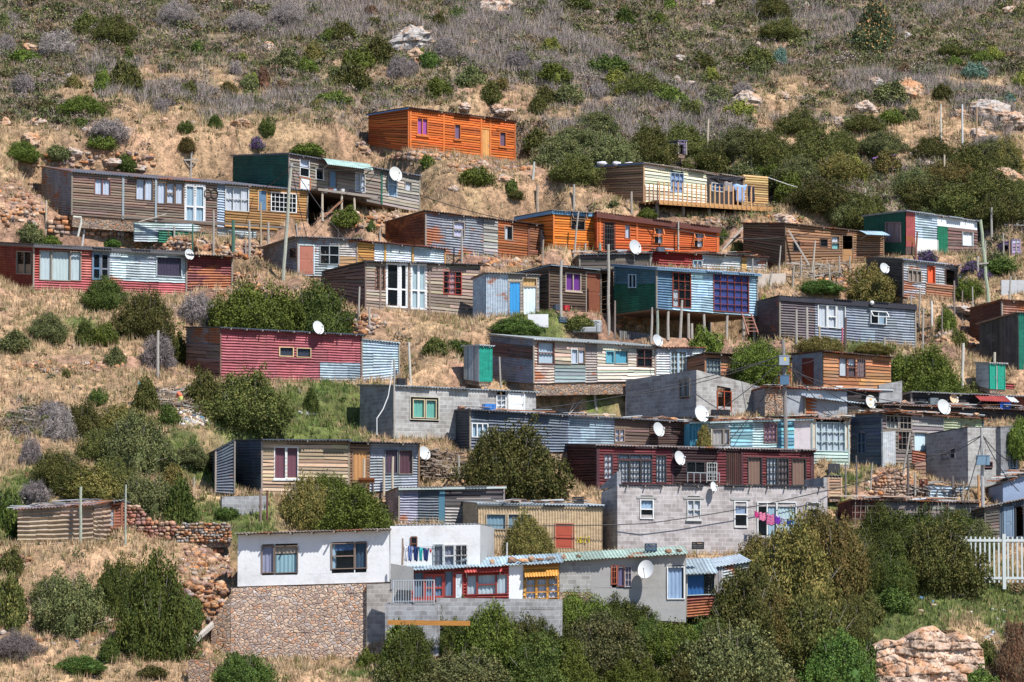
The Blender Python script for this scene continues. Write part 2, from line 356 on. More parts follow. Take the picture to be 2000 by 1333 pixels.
def rect_on(pl, zl, r):
    """pixel rect -> (u0,u1,z0,z1,slope) ; zl(u)->(zb,zt)"""
    x0, y0, x1, y1 = r[:4]; xm, ym = (x0+x1)/2, (y0+y1)/2
    u0 = pl.px(x0, ym)[0]; u1 = pl.px(x1, ym)[0]
    if u0 > u1: u0, u1 = u1, u0
    z1 = pl.px(xm, y0)[1]; z0 = pl.px(xm, y1)[1]; uc = (u0+u1)/2; b0, t0 = zl(u0); b1, t1 = zl(u1)
    bc, tc = zl(uc); f = ((z0+z1)/2-bc)/max(.1, tc-bc); sl_ = ((b1-b0)*(1-f)+(t1-t0)*f)/max(.01, u1-u0)
    return u0, u1, z0, z1, sl_
def mkpt(pl, uc, sl_):
    A, B = pl.A, pl.B; L = hypot(B[0]-A[0], B[1]-A[1]); dx, dy = (B[0]-A[0])/L, (B[1]-A[1])/L; nx, ny = dy, -dx
    s = pl.rev
    def pt(u, z, n):
        uu = pl.L-u if s else u
        return (A[0]+dx*uu+nx*n, A[1]+dy*uu+ny*n, z+sl_*(u-uc))
    return pt
def pbox(mb, pt, u0, u1, z0, z1, n0, n1, c=(1, 1, 1)):
    mb.hexa([pt(u0, z0, n1), pt(u1, z0, n1), pt(u1, z0, n0), pt(u0, z0, n0), pt(u0, z1, n1), pt(u1, z1, n1), pt(u1, z1, n0), pt(u0, z1, n0)], c)
def curtain(pt, u0, u1, z0, z1, n, c, parent, folds=True, name='curtain'):
    mb = MB(); k = max(6, int((u1-u0)/.05)); ph = random.random()*6; vs = []; fs = []
    for i in range(k+1):
        u = u0+(u1-u0)*i/k; d = .03*sin(u*31+ph)+.015*sin(u*57+ph*2) if folds else 0
        vs += [pt(u, z0, n+d), pt(u, z1, n+d*.6)]
    for i in range(k): fs.append((2*i, 2*i+2, 2*i+3, 2*i+1))
    mb.add(vs, fs); return mb.build(name, cloth(c), parent, True)
def window(root, pl, zl, w):
    """w = (x0,y0,x1,y1, cols, rows, frame colour, fills[, style])"""
    u0, u1, z0, z1, s = rect_on(pl, zl, w); cols, rows, fc, fills = w[4:8]; st = w[8] if len(w) > 8 else ''
    pt = mkpt(pl, (u0+u1)/2, s); bw = .045; mb = MB(); n0, n1 = -.05, .055
    pbox(mb, pt, u0-.01, u0+bw, z0, z1, n0, n1); pbox(mb, pt, u1-bw, u1+.01, z0, z1, n0, n1)
    pbox(mb, pt, u0+bw, u1-bw, z1-bw, z1, n0, n1-.004); pbox(mb, pt, u0+bw, u1-bw, z0, z0+bw, n0, n1-.004)
    mw = .013 if cols*rows > 5 else .03
    for i in range(1, cols): u = u0+(u1-u0)*i/cols; pbox(mb, pt, u-mw, u+mw, z0+bw, z1-bw, n0+.01, n1-.012)
    for j in range(1, rows): z = z0+(z1-z0)*j/rows; pbox(mb, pt, u0+bw, u1-bw, z-mw, z+mw, n0+.012, n1-.016)
    qk = random.choice((.7, .8, .9, 1)); fc = (fc[0]*qk, fc[1]*qk, fc[2]*qk*.97); fr = mb.build('window', paint(fc, .6, .5), root)
    if 'sill' in st: m2 = MB(); pbox(m2, pt, u0-.08, u1+.08, z0-.09, z0-.002, -.02, .1); m2.build('sill', paint(fc, .7), fr)
    if 'lintel' in st: m2 = MB(); pbox(m2, pt, u0-.2, u1+.2, z1+.05, z1+.16, -.02, .035); m2.build('lintel', plaster((.36, .35, .34)), root)
    m2 = MB(); g = .02; m2.quad(pt(u0+bw, z0+bw, -.02), pt(u1-bw, z0+bw, -.02), pt(u1-bw, z1-bw, -.02), pt(u0+bw, z1-bw, -.02))
    if 'noglass' not in st: m2.build('pane', glass(), fr)
    if fills == 0 or fills is None: fills = []
    if fills and not isinstance(fills[0], (tuple, list)): fills = [(0, 1, fills)]
    for fl in fills:
        a, b, c = fl[:3]; zz0, zz1 = (fl[3], fl[4]) if len(fl) > 3 else (0, 1)
        ua, ub = u0+(u1-u0)*a, u0+(u1-u0)*b; za, zb_ = z0+(z1-z0)*zz0, z0+(z1-z0)*zz1
        curtain(pt, ua+.02, ub-.02, za+.02, zb_-.02, -.085, c, fr)
    if 'open' in st:   # top-hung sash pushed out
        hh = (z1-z0)*.45; o = .32; m2 = MB(); P = lambda u, f: pt(u, z1-.03-hh*f*.9, .07+o*f); d = .045
        for a, b in (((u0, 0), (u1, 0)), ((u0, 1), (u1, 1)), ((u0, 0), (u0, 1)), ((u1, 0), (u1, 1))): m2.bar(P(*a), P(*b), d, d)
        sh = m2.build('open_sash', paint(fc, .6), fr); m3 = MB(); m3.quad(P(u0, 0), P(u1, 0), P(u1, 1), P(u0, 1)); m3.build('sash_pane', glass(), fr)
    if 'bars' in st:
        m2 = MB(); k = max(3, int((u1-u0)/.13))
        for i in range(1, k): u = u0+(u1-u0)*i/k; pbox(m2, pt, u-.009, u+.009, z0, z1, .07, .09)
        for j in (1, 2, 3): z = z0+(z1-z0)*j/4; pbox(m2, pt, u0, u1, z-.009, z+.009, .062, .074)
        m2.build('burglar_bars', paint((.12, .12, .13)), fr)
    return (u0, u1, z0, z1)
def door(root, pl, zl, w):
    """w = (x0,y0,x1,y1, colour, style)   styles: plain, glass, planks, dark(open), half, grille"""
    u0, u1, z0, z1, s = rect_on(pl, zl, w); c, st = w[4], w[5]; pt = mkpt(pl, (u0+u1)/2, s)
    fc = w[6] if len(w) > 6 else c
    mb = MB(); bw = .06
    for a in ((u0-bw, u0, z0, z1+bw), (u1, u1+bw, z0, z1+bw), (u0, u1, z1, z1+bw)): pbox(mb, pt, a[0], a[1], a[2], a[3], -.05, .05)
    f = mb.build('door_frame', paint(fc, .7), root)
    if st == 'dark': return (u0, u1, z0, z1)
    mb = MB()
    if st in ('plain', 'planks', 'half'):
        zt = z1 if st != 'half' else z0+(z1-z0)*.5
        if st == 'planks':
            k = max(2, int((u1-u0)/.16))
            for i in range(k): pbox(mb, pt, u0+(u1-u0)*i/k+.004, u0+(u1-u0)*(i+1)/k-.004, z0, zt-.01, -.03, .012+random.uniform(0, .008), rc(.85, 1.15, .04))
        else:
            pbox(mb, pt, u0+.01, u1-.01, z0, zt-.01, -.03, .01)
            for (fa, fb) in ((.08, .45), (.53, .93)):
                pbox(mb, pt, u0+.1, u1-.1, z0+(zt-z0)*fa, z0+(zt-z0)*fb, .01, .022, (.9, .9, .9))
        d = mb.build('door', wood(c, .3) if st == 'planks' else paint(c, .6, .45), root)
        m2 = MB(); zc = z0+(z1-z0)*.45; pbox(m2, pt, u1-.1, u1-.07, zc, zc+.12, .012, .05); m2.build('handle', paint((.3, .3, .3), .3), d)
    elif st == 'glass':
        n = 2 if (u1-u0) > .9 else 1
        for i in range(n):
            a, b = u0+(u1-u0)*i/n, u0+(u1-u0)*(i+1)/n
            for q in ((a, a+.07, z0, z1), (b-.07, b, z0, z1), (a+.07, b-.07, z1-.08, z1), (a+.07, b-.07, z0, z0+.1), (a+.07, b-.07, z0+(z1-z0)*.4, z0+(z1-z0)*.4+.09)): pbox(mb, pt, *q, -.04, .03)
        d = mb.build('door', paint(c, .6), root)
        m2 = MB(); m2.quad(pt(u0, z0, -.01), pt(u1, z0, -.01), pt(u1, z1, -.01), pt(u0, z1, -.01)); m2.build('pane', glass(), d)
        cc = w[7] if len(w) > 7 else None
        if cc: curtain(pt, u0+.03, u1-.03, z0+.03, z1-.03, -.07, cc, d)
    elif st == 'grille':
        k = int((u1-u0)/.1)
        for i in range(k+1): u = u0+(u1-u0)*i/k; pbox(mb, pt, u-.01, u+.01, z0, z1, .02, .04)
        for j in range(6): z = z0+(z1-z0)*j/5; pbox(mb, pt, u0, u1, z-.012, z+.012, .0, .018)
        mb.build('security_gate', paint((.06, .06, .07)), root)
    elif st == 'cloth':
        curtain(pt, u0+.01, u1-.01, z0+.02, z1-.02, .0, c, root, name='door_curtain')
    return (u0, u1, z0, z1)
def roofsheet(name, root, corners, c, rust=.3, th=.03, thick=.03, pitch=.17, amp=.032):
    """corners fl, fr, br, bl in root's local space; corrugations run front to back"""
    fl, fr_, br, bl = [Vector(q) for q in corners]; L = (fr_-fl).length; n = max(4, int(L/pitch))*4; vs = []; fs = []; cs = []
    k = 1.0
    for i in range(n+1):
        t = i/n; a = fl.lerp(fr_, t); b = bl.lerp(br, t); h = amp*cos(2*pi*i/4+.4)
        if i % 28 == 0: k = random.uniform(.7, 1.2)
        jf = .09*sin((i//28)*2.7)
        d = (a-b).normalized()*jf
        up = Vector((0, 0, 1)); vs += [a+d+up*h, b+up*h, a+d+up*(h-thick), b+up*(h-thick)]; cs += [(k, k, k)]*4
    for i in range(n):
        o = 4*i; p = 4*(i+1); fs += [(o, p, p+1, o+1), (o+2, o+3, p+3, p+2), (o, o+2, p+2, p), (o+1, p+1, p+3, o+3)]
    fs += [(0, 1, 3, 2), (4*n, 4*n+2, 4*n+3, 4*n+1)]
    mb = MB(); mb.add(vs, fs, cs); return mb.build(name, tin(c, rust), root)
def house(key, label, L, R, th=25, side=None, sideR=None, depth=3.6, front=None, sidec=None, wins=(), doors=(), swins=(), sdoors=(),
          roof=(TIND, .5), yg=None, ya=None, after=None, stilts=False, over=(.22, .12), fascia=None, rear=-.12, cat='shack', name='shack', battens=(), rafters=0, nopad=False, nofloor=False):
    x0, yt0, yb0 = L; x1, yt1, yb1 = R; th = radians(th); wa = (x1-x0)/33
    if th > 0: th = min(th, math.atan(4.4/wa))
    P0 = hit0(x0, yg[0] if yg else yb0)
    if after:
        Ha = FR[after]; P0 = (Ha['O'][0]+cos(Ha['th'])*(Ha['W']+.02), Ha['O'][1]+sin(Ha['th'])*(Ha['W']+.02), 0)
        q = Plane((P0[0], P0[1], 0), (cos(th), sin(th)), None, None); dd = q.px(x0, yb0)[0]; P0 = (P0[0]+cos(th)*dd, P0[1]+sin(th)*dd, 0) if abs(dd) < 1.2 else P0
    y0 = P0[1]; tx, ty = cos(th), sin(th)
    fp = Plane((P0[0], P0[1], 0), (tx, ty), (0, 0), (1, 0))
    W = fp.px(x1, yb1)[0]; z0 = fp.px(x0, yb0)[1]; fp.O = (P0[0], P0[1], z0)
    zb0 = 0.0; zt0 = fp.px(x0, yt0)[1]; zb1 = fp.px(x1, yb1)[1]; zt1 = fp.px(x1, yt1)[1]
    D = depth; rz0b, rz0t, rz1b, rz1t = zb0, zt0+rear, zb1, zt1+rear
    sp = Plane(fp.O, (-ty, tx), None, None)
    if side:
        D, rz0t = sp.px(side[0], side[1]); D = abs(D); rz0b = sp.px(side[0], side[2])[1]; rz1t = zt1+(rz0t-zt0)
    if sideR:
        spR = Plane((fp.O[0]+tx*W, fp.O[1]+ty*W, z0), (-ty, tx), None, None); D, rz1t = spR.px(sideR[0], sideR[1]); D = abs(D); rz1b = spR.px(sideR[0], sideR[2])[1]
        rz0t = zt0+(rz1t-zt1)
    D = max(1.2, min(D, 9))
    root = empty(name, fp.O, th, label, cat); H = dict(root=root, W=W, D=D, th=th, O=fp.O, key=key)
    LAND.append((key, (x0+x1)/2, (yt0+yt1+yb0+yb1)/4))
    fp.A, fp.B, fp.rev, fp.L = (0, 0), (W, 0), False, W
    sp.A, sp.B, sp.rev, sp.L = (0, D), (0, 0), True, D
    zlf = lambda u: (zb0+(zb1-zb0)*u/W, zt0+(zt1-zt0)*u/W)
    zls = lambda u: (zb0+(rz0b-zb0)*u/D, zt0+(rz0t-zt0)*u/D)
    holes = []
    def toh(q, zl, rev=False, LL=0):
        a, b, c, d = q; uc = (a+b)/2; zb, zt = zl(uc); e = .03
        if rev: a, b = LL-b, LL-a
        return (a+e, b-e, (c-zb)/(zt-zb)+.005, (d-zb)/(zt-zb)-.005)
    for w_ in wins: holes.append(toh(window(root, fp, zlf, w_), zlf))
    for d_ in doors: holes.append(toh(door(root, fp, zlf, d_), zlf))
    sh = [toh(window(root, sp, zls, w_), zls, True, D) for w_ in swins]+[toh(door(root, sp, zls, w_), zls, True, D) for w_ in sdoors]
    front = front or [('lap', GREYW, .3)]
    for sg in front:
        if len(sg) == 3: kind, c, r = sg; ua, ub, va, vb = 0, W, 0, 1
        else:
            xa, xb, kind, c, r = sg[:5]; ua = max(0, fp.px(xa, yb0)[0]) if xa else 0; ub = min(W, fp.px(xb, yb1)[0]) if xb else W; va, vb = (sg[5], sg[6]) if len(sg) > 5 else (0, 1)
        if kind == 'none': continue
        mb = MB(); clad(mb, (0, 0), (W, 0), zb0, zt0, zb1, zt1, kind, ua, ub, va, vb, holes)
        if mb.v: mb.build('front_wall' if len(front) == 1 else 'wall_panel', cladmat(kind, c, r), root)
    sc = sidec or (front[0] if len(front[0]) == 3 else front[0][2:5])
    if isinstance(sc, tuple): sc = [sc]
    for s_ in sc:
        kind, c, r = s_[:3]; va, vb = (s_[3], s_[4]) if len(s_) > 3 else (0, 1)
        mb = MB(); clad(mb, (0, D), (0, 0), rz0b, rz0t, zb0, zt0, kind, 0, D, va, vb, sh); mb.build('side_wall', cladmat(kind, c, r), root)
    kr = sc[0] if not (sideR and sidec) else sc[0]
    kind, c, r = kr[:3]
    mb = MB(); clad(mb, (W, 0), (W, D), zb1, zt1, rz1b, rz1t, kind, 0, D, 0, 1, []); mb.build('side_wall', cladmat(kind, c, r), root)
    kb = 'cor' if kind in ('lap', 'log', 'corv', 'bigcor') else kind
    mb = MB(); clad(mb, (W, D), (0, D), rz1b, rz1t, rz0b, rz0t, kb, 0, W, 0, 1, []); mb.build('back_wall', cladmat(kb, c, r), root)
    if not nofloor:
        mb = MB(); q = [(.03, .03, zb0+.02), (W-.03, .03, zb1+.02), (W-.03, D-.03, rz1b+.02), (.03, D-.03, rz0b+.02)]
        mb.hexa([(a, b, z-.1) for a, b, z in q]+q); mb.build('floor', wood(BROWNW), root)
    # corner posts
    if kind in ('lap', 'log', 'cor', 'slat') and roof:
        for (x, ztop, zbt) in ((0, zt0, zb0), (W, zt1, zb1)):
            mb = MB(); mb.box((x-.045, -.06, zbt), (x+.045, .03, ztop-.01), rc(.8, 1.1)); mb.build('corner_post', wood((c[0]*.9, c[1]*.9, c[2]*.9) if kind in ('lap', 'log') else GREYW), root)
    for bx in battens:
        u, _ = fp.px(bx, yb0); zb, zt = zlf(u); mb = MB(); mb.box((u-.06, -.065, zb), (u+.06, -.01, zt-.02)); mb.build('batten', wood((c[0]*1.05, c[1]*1.15, c[2]*1.1)), root)
    if roof:
        c, r = roof[:2]; of, os_ = over; g = .06; m0 = (rz0t-zt0)/D; m1 = (rz1t-zt1)/D; ms = (zt1-zt0)/W
        ofb = .15
        fl = (-os_, -of, zt0+g-m0*of-ms*os_); fr_ = (W+os_, -of, zt1+g-m1*of+ms*os_); br = (W+os_, D+ofb, rz1t+g+m1*ofb+ms*os_); bl = (-os_, D+ofb, rz0t+g+m0*ofb-ms*os_)
        rf = roofsheet('roof', root, (fl, fr_, br, bl), c, r)
        H['roof'] = (fl, fr_, br, bl)
        if fascia:
            mb = MB(); fh = fascia[1]; y_ = -of+.02 if len(fascia) < 3 else -.07
            mb.hexa([(fl[0]+.02, y_-.03, fl[2]-.05-fh), (fr_[0]-.02, y_-.03, fr_[2]-.05-fh), (fr_[0]-.02, y_, fr_[2]-.05-fh), (fl[0]+.02, y_, fl[2]-.05-fh),
                     (fl[0]+.02, y_-.03, fl[2]-.045), (fr_[0]-.02, y_-.03, fr_[2]-.045), (fr_[0]-.02, y_, fr_[2]-.045), (fl[0]+.02, y_, fl[2]-.045)])
            mb.build('fascia', wood(fascia[0], .2), root)
            if side:
                mb = MB(); x_ = -os_+.01; a, b = fl, bl
                mb.hexa([(x_-.03, a[1]+.03, a[2]-.05-fh), (x_, a[1]+.03, a[2]-.05-fh), (x_, b[1]-.03, b[2]-.05-fh), (x_-.03, b[1]-.03, b[2]-.05-fh),
                         (x_-.03, a[1]+.03, a[2]-.045), (x_, a[1]+.03, a[2]-.045), (x_, b[1]-.03, b[2]-.045), (x_-.03, b[1]-.03, b[2]-.045)]); mb.build('fascia', paint(fascia[3] if len(fascia) > 3 else fascia[0]), root)
        # beam under the eave and rafter ends
        k = rafters or min(6, max(2, int(W/1.6)))
        for i in range(k):
            u = W*(i+.5)/k; z = zlf(u)[1]; mb = MB(); mb.box((u-.03, -of-(.12 if rafters else -.04), z-.07), (u+.03, .1, z+.02)); mb.build('rafter', wood(GREYW), root)
    if not stilts and (not yg or after):
        mb = MB(); q = [(.05, .05, zb0), (W-.05, .05, zb1), (W-.05, D-.05, rz1b), (.05, D-.05, rz0b)]; mb.hexa([(a_, b_, z-(.7 if W > 3 else .25)) for a_, b_, z in q]+[(a_, b_, z-.005) for a_, b_, z in q]); mb.build('footing', stonem((.34, .24, .17)), root)
    ia = zb0, zb1
    if yg:
        g0 = fp.px(x0, yg[0])[1]; g1 = fp.px(x1, yg[1])[1]
    else: g0, g1 = zb0, zb1
    if ya: g0 = fp.px(x0, ya[0])[1]; g1 = fp.px(x1, ya[1])[1]
    inn = (g0, g1) if stilts else (zb0, zb1)
    if not nopad: HOUSES.append((fp.O, th, W, D, inn, (g0, g1)))
    H.update(fp=fp, sp=sp, zlf=zlf, zls=zls, g=(g0, g1), zt0=zt0, zt1=zt1); FR[key] = H
    return H

# ================================================================ HOUSES (pixel corners are turned into real positions on the slope)
Wc, Lc, Bc = (.80, .81, .82), (.74, .78, .86), (.46, .62, .70)     # white, lilac, blue curtains
house('long weathered plank house', 'long weathered plank shack with tall white double door and grey tin end wall', (140, 337, 421), (600, 373, 456), 33, (62, 339, 424),
      front=[(0, 424, 'log', (.27, .19, .145), .5), (424, 439, 'cor', TINB, .2), (439, 0, 'log', (.50, .27, .10), .15)], sidec=('cor', (.30, .33, .38), .6), roof=(TIND, .6), ya=(446, 478),
      wins=[(184, 350, 216, 382, 2, 1, (.20, .06, .04), Lc), (265, 350, 299, 392, 2, 1, (.13, .08, .05), Lc), (306, 356, 324, 399, 1, 1, BROWNW, Lc), (325, 357, 341, 399, 1, 2, BROWNW, Lc), (342, 358, 358, 400, 1, 1, BROWNW, Lc),
            (440, 365, 486, 413, 3, 2, WHITE, Wc), (529, 377, 579, 415, 6, 4, WHITE, 0)],
      doors=[(362, 362, 380, 434, WHITE, 'glass', WHITE, Bc), (381, 363, 399, 435, WHITE, 'glass', WHITE, Bc), (505, 373, 520, 413, BLUE, 'plain', YEL)], battens=(240, 304))
house('green tin and plank house', 'grey plank shack with dark green tin end wall, mint curved canopy and raised porch', (564, 302, 366), (819, 345, 414), 40, (455, 306, 358),
      front=[(0, 745, 'lap', (.25, .20, .17), .4), (745, 0, 'lap', (.36, .33, .28), .6)], sidec=('cor', (.012, .10, .075), .05), roof=(TIND, .3), yg=(412, 417), stilts=True,
      wins=[(585, 311, 604, 346, 1, 2, WHITE, [(0, 1, Lc, .5, 1)]), (616, 329, 632, 352, 1, 1, WHITE, 0), (693, 338, 713, 376, 2, 3, WHITE, Lc), (758, 338, 775, 384, 1, 2, LBLUE, Bc), (790, 355, 804, 374, 1, 1, GREYW, Wc)],
      doors=[(586, 349, 605, 372, WHITE, 'plain', ORW), (643, 335, 656, 366, BLUE, 'plain', DKBR)], battens=(745,))
house('bright orange cabin', 'bright orange plank cabin with three small windows and a pale timber door', (797, 212, 297), (1005, 238, 321), 40, (720, 225, 283),
      front=[('log', ORANGE, .0)], sidec=('log', (.62, .15, .03), 0), roof=((.10, .06, .05), .4), battens=(801, 866, 939, 957), fascia=((.22, .07, .03), .07, 0, (.13, .28, .5)),  # side planks a slightly darker orange: grazing light put into their colour
      wins=[(814, 231, 835, 265, 2, 1, (.55, .15, .03), (.55, .12, .45), 'sill'), (887, 243, 899, 273, 1, 1, (.55, .15, .03), (.25, .15, .25), 'sill'), (975, 258, 988, 287, 1, 1, (.55, .15, .03), (.22, .12, .18), 'sill')],
      doors=[(939, 252, 956, 314, (.66, .32, .10), 'planks')])
house('cream plank house with the deck', 'cream and brown plank shack with a picket-railed timber deck on the hillside', (1257, 320, 396), (1452, 349, 409), 35, (1159, 327, 397),
      front=[(0, 1380, 'lap', (.84, .78, .60), .0), (1380, 0, 'vplank', (.05, .045, .05), .1)], sidec=('log', (.50, .32, .19), .1), roof=((.35, .3, .27), .3), yg=(404, 416), ya=(416, 428), fascia=((.34, .27, .2), .05, 0, (.13, .28, .5)),
      wins=[(1309, 338, 1335, 377, 3, 3, LBLUE, (.35, .45, .7)), (1389, 358, 1413, 375, 3, 2, WHITE, (.12, .3, .6))], doors=[(1433, 372, 1450, 406, DKBR, 'dark')])
house('yellow reed enclosure', 'yellow split pole enclosure joined to the right of the cream deck house', (1452, 342, 406), (1500, 346, 409), 35, sideR=(1520, 344, 411), after='cream plank house with the deck', front=[('log', (.62, .42, .18), .05)], sidec=('log', (.40, .22, .08), .05), roof=None, depth=3, nofloor=True, name='pole_enclosure', cat='enclosure')
house('rust and blue tin shack', 'long tin and plank shack, blue grey tin on the left and rusty brown planks right', (831, 414, 492), (1117, 449, 519), 33, (753, 437, 476),
      front=[(0, 944, 'cor', (.26, .28, .33), .62), (944, 972, 'lap', (.32, .30, .28), .4), (972, 1032, 'log', (.42, .14, .05), .1), (1032, 0, 'log', (.33, .13, .065), .3)], sidec=('cor', (.16, .05, .035), .7), roof=((.08, .06, .06), .5), battens=(1032,),
      wins=[(885, 433, 907, 464, 1, 2, GREYW, (.75, .7, .85)), (985, 441, 1001, 470, 1, 1, GREYW, [(0, .5, Wc)]), (1056, 452, 1090, 494, 2, 2, (.35, .3, .28), [(0, .45, Bc)], 'open')])
house('orange cabin with blue fascia', 'tall orange cabin with a blue fascia board and grey sloping roof', (1081, 413, 487), (1167, 419, 491), 25, (1009, 426, 470), front=[('log', (.75, .22, .03), 0)], roof=((.30, .30, .31), .1), fascia=((.16, .38, .58), .18, 0, (.16, .38, .58)),
      wins=[(1115, 413, 1142, 450, 1, 2, BROWNW, 0, 'open')])
house('long orange plank house', 'long orange plank shack with dark brown roof band and barred black gate', (1167, 417, 491), (1403, 447, 493), 14, depth=4, front=[('log', (.66, .14, .035), .05)], roof=((.11, .05, .04), .5), fascia=((.13, .04, .03), .3), battens=(1172, 1244, 1325, 1401),
      wins=[(1220, 439, 1231, 467, 1, 1, (.45, .11, .04), Lc), (1277, 446, 1295, 477, 1, 2, ORANGE, [(.5, 1, Wc)], 'open'), (1355, 455, 1374, 484, 1, 2, ORANGE, [(.4, 1, Wc)], 'open')],
      doors=[(1180, 436, 1200, 489, (.1, .03, .02), 'grille')])
house('brown slatted shack', 'brown slatted timber shack with open doorway and a blue tin awning', (1534, 438, 523), (1725, 458, 511), 33, (1452, 438, 500), front=[(0, 1672, 'log', (.36, .19, .10), .3), (1672, 0, 'log', (.28, .15, .085), .3)], sidec=('log', (.24, .15, .09), .4), roof=((.12, .08, .06), .5),  # shade of the side wall painted in as a darker brown
      wins=[(1548, 472, 1562, 492, 1, 1, DKBR, 0), (1601, 467, 1616, 483, 1, 1, DKBR, 0), (1623, 461, 1639, 488, 1, 2, BROWNW, [(0, 1, Wc, .5, 1), (0, 1, (.3, .65, .6), 0, .5)])], doors=[(1645, 461, 1665, 513, (.42, .22, .09), 'half', BROWNW)])
house('green and white tin house', 'patchwork shack of dark green, red and white tin with brown planks', (1769, 414, 497), (1909, 434, 498), 38, (1688, 424, 487),
      front=[(0, 1787, 'corv', (.42, .10, .10), .5, .18, 1), (0, 1787, 'plaster', (.1, .06, .05), .2, 0, .18), (1787, 1831, 'cor', (.5, .62, .68), .15, .38, 1), (1787, 1833, 'plaster', (.7, .7, .66), .2, 0, .38), (1831, 1851, 'corv', (.02, .20, .11), .05, 0, .75), (1831, 0, 'paint', (.72, .76, .78), .2, .75, 1), (1851, 0, 'lap', (.17, .10, .085), .35, 0, .75)],
      sidec=('corv', (.012, .10, .06), .05), roof=((.40, .45, .5), .4), wins=[(1879, 453, 1900, 481, 1, 1, TINL, Wc, 'noglass')], swins=[(1730, 434, 1760, 474, 2, 1, (.3, .2, .2), (.3, .22, .22), 'noglass')])
house('tin house with the orange panel', 'small shack of grey tin and planks with a bright orange panel and left dish', (1763, 508, 580), (1870, 520, 591), 30, (1692, 503, 560),
      front=[(0, 0, 'cor', (.45, .47, .5), .5, .45, 1), (0, 1808, 'cor', (.45, .47, .5), .7, 0, .45), (1808, 0, 'log', (.36, .17, .1), .3, 0, .45)], sidec=('lap', (.1, .08, .07), .3), roof=((.35, .42, .5), .5),
      wins=[(1773, 528, 1799, 552, 3, 1, GREYW, (.25, .2, .17), 'noglass'), (1811, 520, 1826, 554, 1, 1, (.6, .14, .06), (.85, .12, .04), 'noglass')], doors=[(1847, 527, 1866, 556, DKBR, 'dark')])
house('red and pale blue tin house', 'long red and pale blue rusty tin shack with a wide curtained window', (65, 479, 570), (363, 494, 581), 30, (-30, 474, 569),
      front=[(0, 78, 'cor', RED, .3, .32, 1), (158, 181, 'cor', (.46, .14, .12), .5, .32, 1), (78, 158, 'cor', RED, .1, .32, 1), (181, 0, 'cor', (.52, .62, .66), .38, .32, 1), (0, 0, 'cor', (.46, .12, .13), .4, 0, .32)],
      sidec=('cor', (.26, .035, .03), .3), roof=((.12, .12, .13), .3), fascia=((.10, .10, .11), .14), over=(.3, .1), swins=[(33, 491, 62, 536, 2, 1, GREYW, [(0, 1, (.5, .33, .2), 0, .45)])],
      wins=[(77, 489, 100, 548, 1, 1, GREYW, (.7, .78, .76)), (100, 489, 137, 549, 1, 1, GREYW, (.7, .78, .72)), (137, 491, 158, 549, 1, 1, GREYW, (.7, .78, .76)), (305, 502, 355, 541, 1, 1, TINL, [(0, 1, (.07, .045, .08))])],
      doors=[(181, 495, 196, 547, BLUE, 'glass', TIND), (197, 496, 212, 548, TIND, 'glass', TIND)])
house('rusty maroon lean-to', 'rusty maroon tin lean-to at the right end of the red and pale blue house', (364, 500, 565), (453, 505, 563), 15, depth=2.6, after='red and pale blue tin house', front=[('cor', (.22, .055, .06), .62)], roof=((.12, .1, .1), .5), over=(.45, .1))
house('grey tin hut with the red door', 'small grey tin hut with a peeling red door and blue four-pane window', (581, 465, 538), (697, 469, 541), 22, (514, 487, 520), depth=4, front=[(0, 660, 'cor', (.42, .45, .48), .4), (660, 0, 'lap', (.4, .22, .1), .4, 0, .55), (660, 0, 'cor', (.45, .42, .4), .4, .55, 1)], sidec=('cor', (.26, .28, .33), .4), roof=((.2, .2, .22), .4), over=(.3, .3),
      wins=[(624, 480, 662, 517, 2, 2, (.35, .38, .4), 0)], swins=[(567, 485, 576, 505, 1, 1, DKBR, 0)], doors=[(584, 480, 612, 536, (.42, .15, .10), 'plain', TINL)])
house('white fronted tin extension', 'narrow white and yellow tin extension roofed with red edged sheets', (697, 472, 535), (869, 488, 538), 18, depth=2.6, after='grey tin hut with the red door', front=[(0, 731, 'log', (.55, .28, .08), .1), (731, 0, 'cor', (.62, .68, .72), .15)], roof=((.30, .12, .11), .5), over=(.3, .1), battens=(752, 806))
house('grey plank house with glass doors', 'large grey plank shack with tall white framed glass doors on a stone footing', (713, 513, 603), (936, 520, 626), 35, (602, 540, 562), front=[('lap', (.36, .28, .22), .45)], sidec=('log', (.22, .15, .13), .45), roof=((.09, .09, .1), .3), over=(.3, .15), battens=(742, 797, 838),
      wins=[(732, 520, 751, 566, 3, 5, (.22, .08, .05), (.7, .55, .4)), (865, 528, 901, 576, 3, 4, (.42, .06, .04), [(.3, .7, (.6, .35, .35))])],
      doors=[(755, 515, 778, 601, WHITE, 'glass', WHITE), (782, 516, 794, 602, WHITE, 'glass', WHITE), (803, 516, 831, 605, WHITE, 'glass', WHITE, (.55, .68, .68))])
house('rust spotted tin shed', 'white tin shed spotted with rust holes beside blue and white door curtains', (949, 535, 620), (1052, 539, 615), 20, depth=2.2, front=[(0, 992, 'corv', (.50, .58, .66), .42), (992, 0, 'lap', (.36, .3, .25), .3)], roof=((.3, .3, .3), .4),
      doors=[(994, 552, 1016, 619, (.04, .28, .60), 'cloth', GREYW), (1022, 562, 1047, 615, (.65, .75, .78), 'cloth', GREYW)], wins=[(1020, 543, 1048, 560, 1, 1, (.4, .3, .2), (.55, .35, .15), 'noglass')])
FR['rust spotted tin shed']['root']
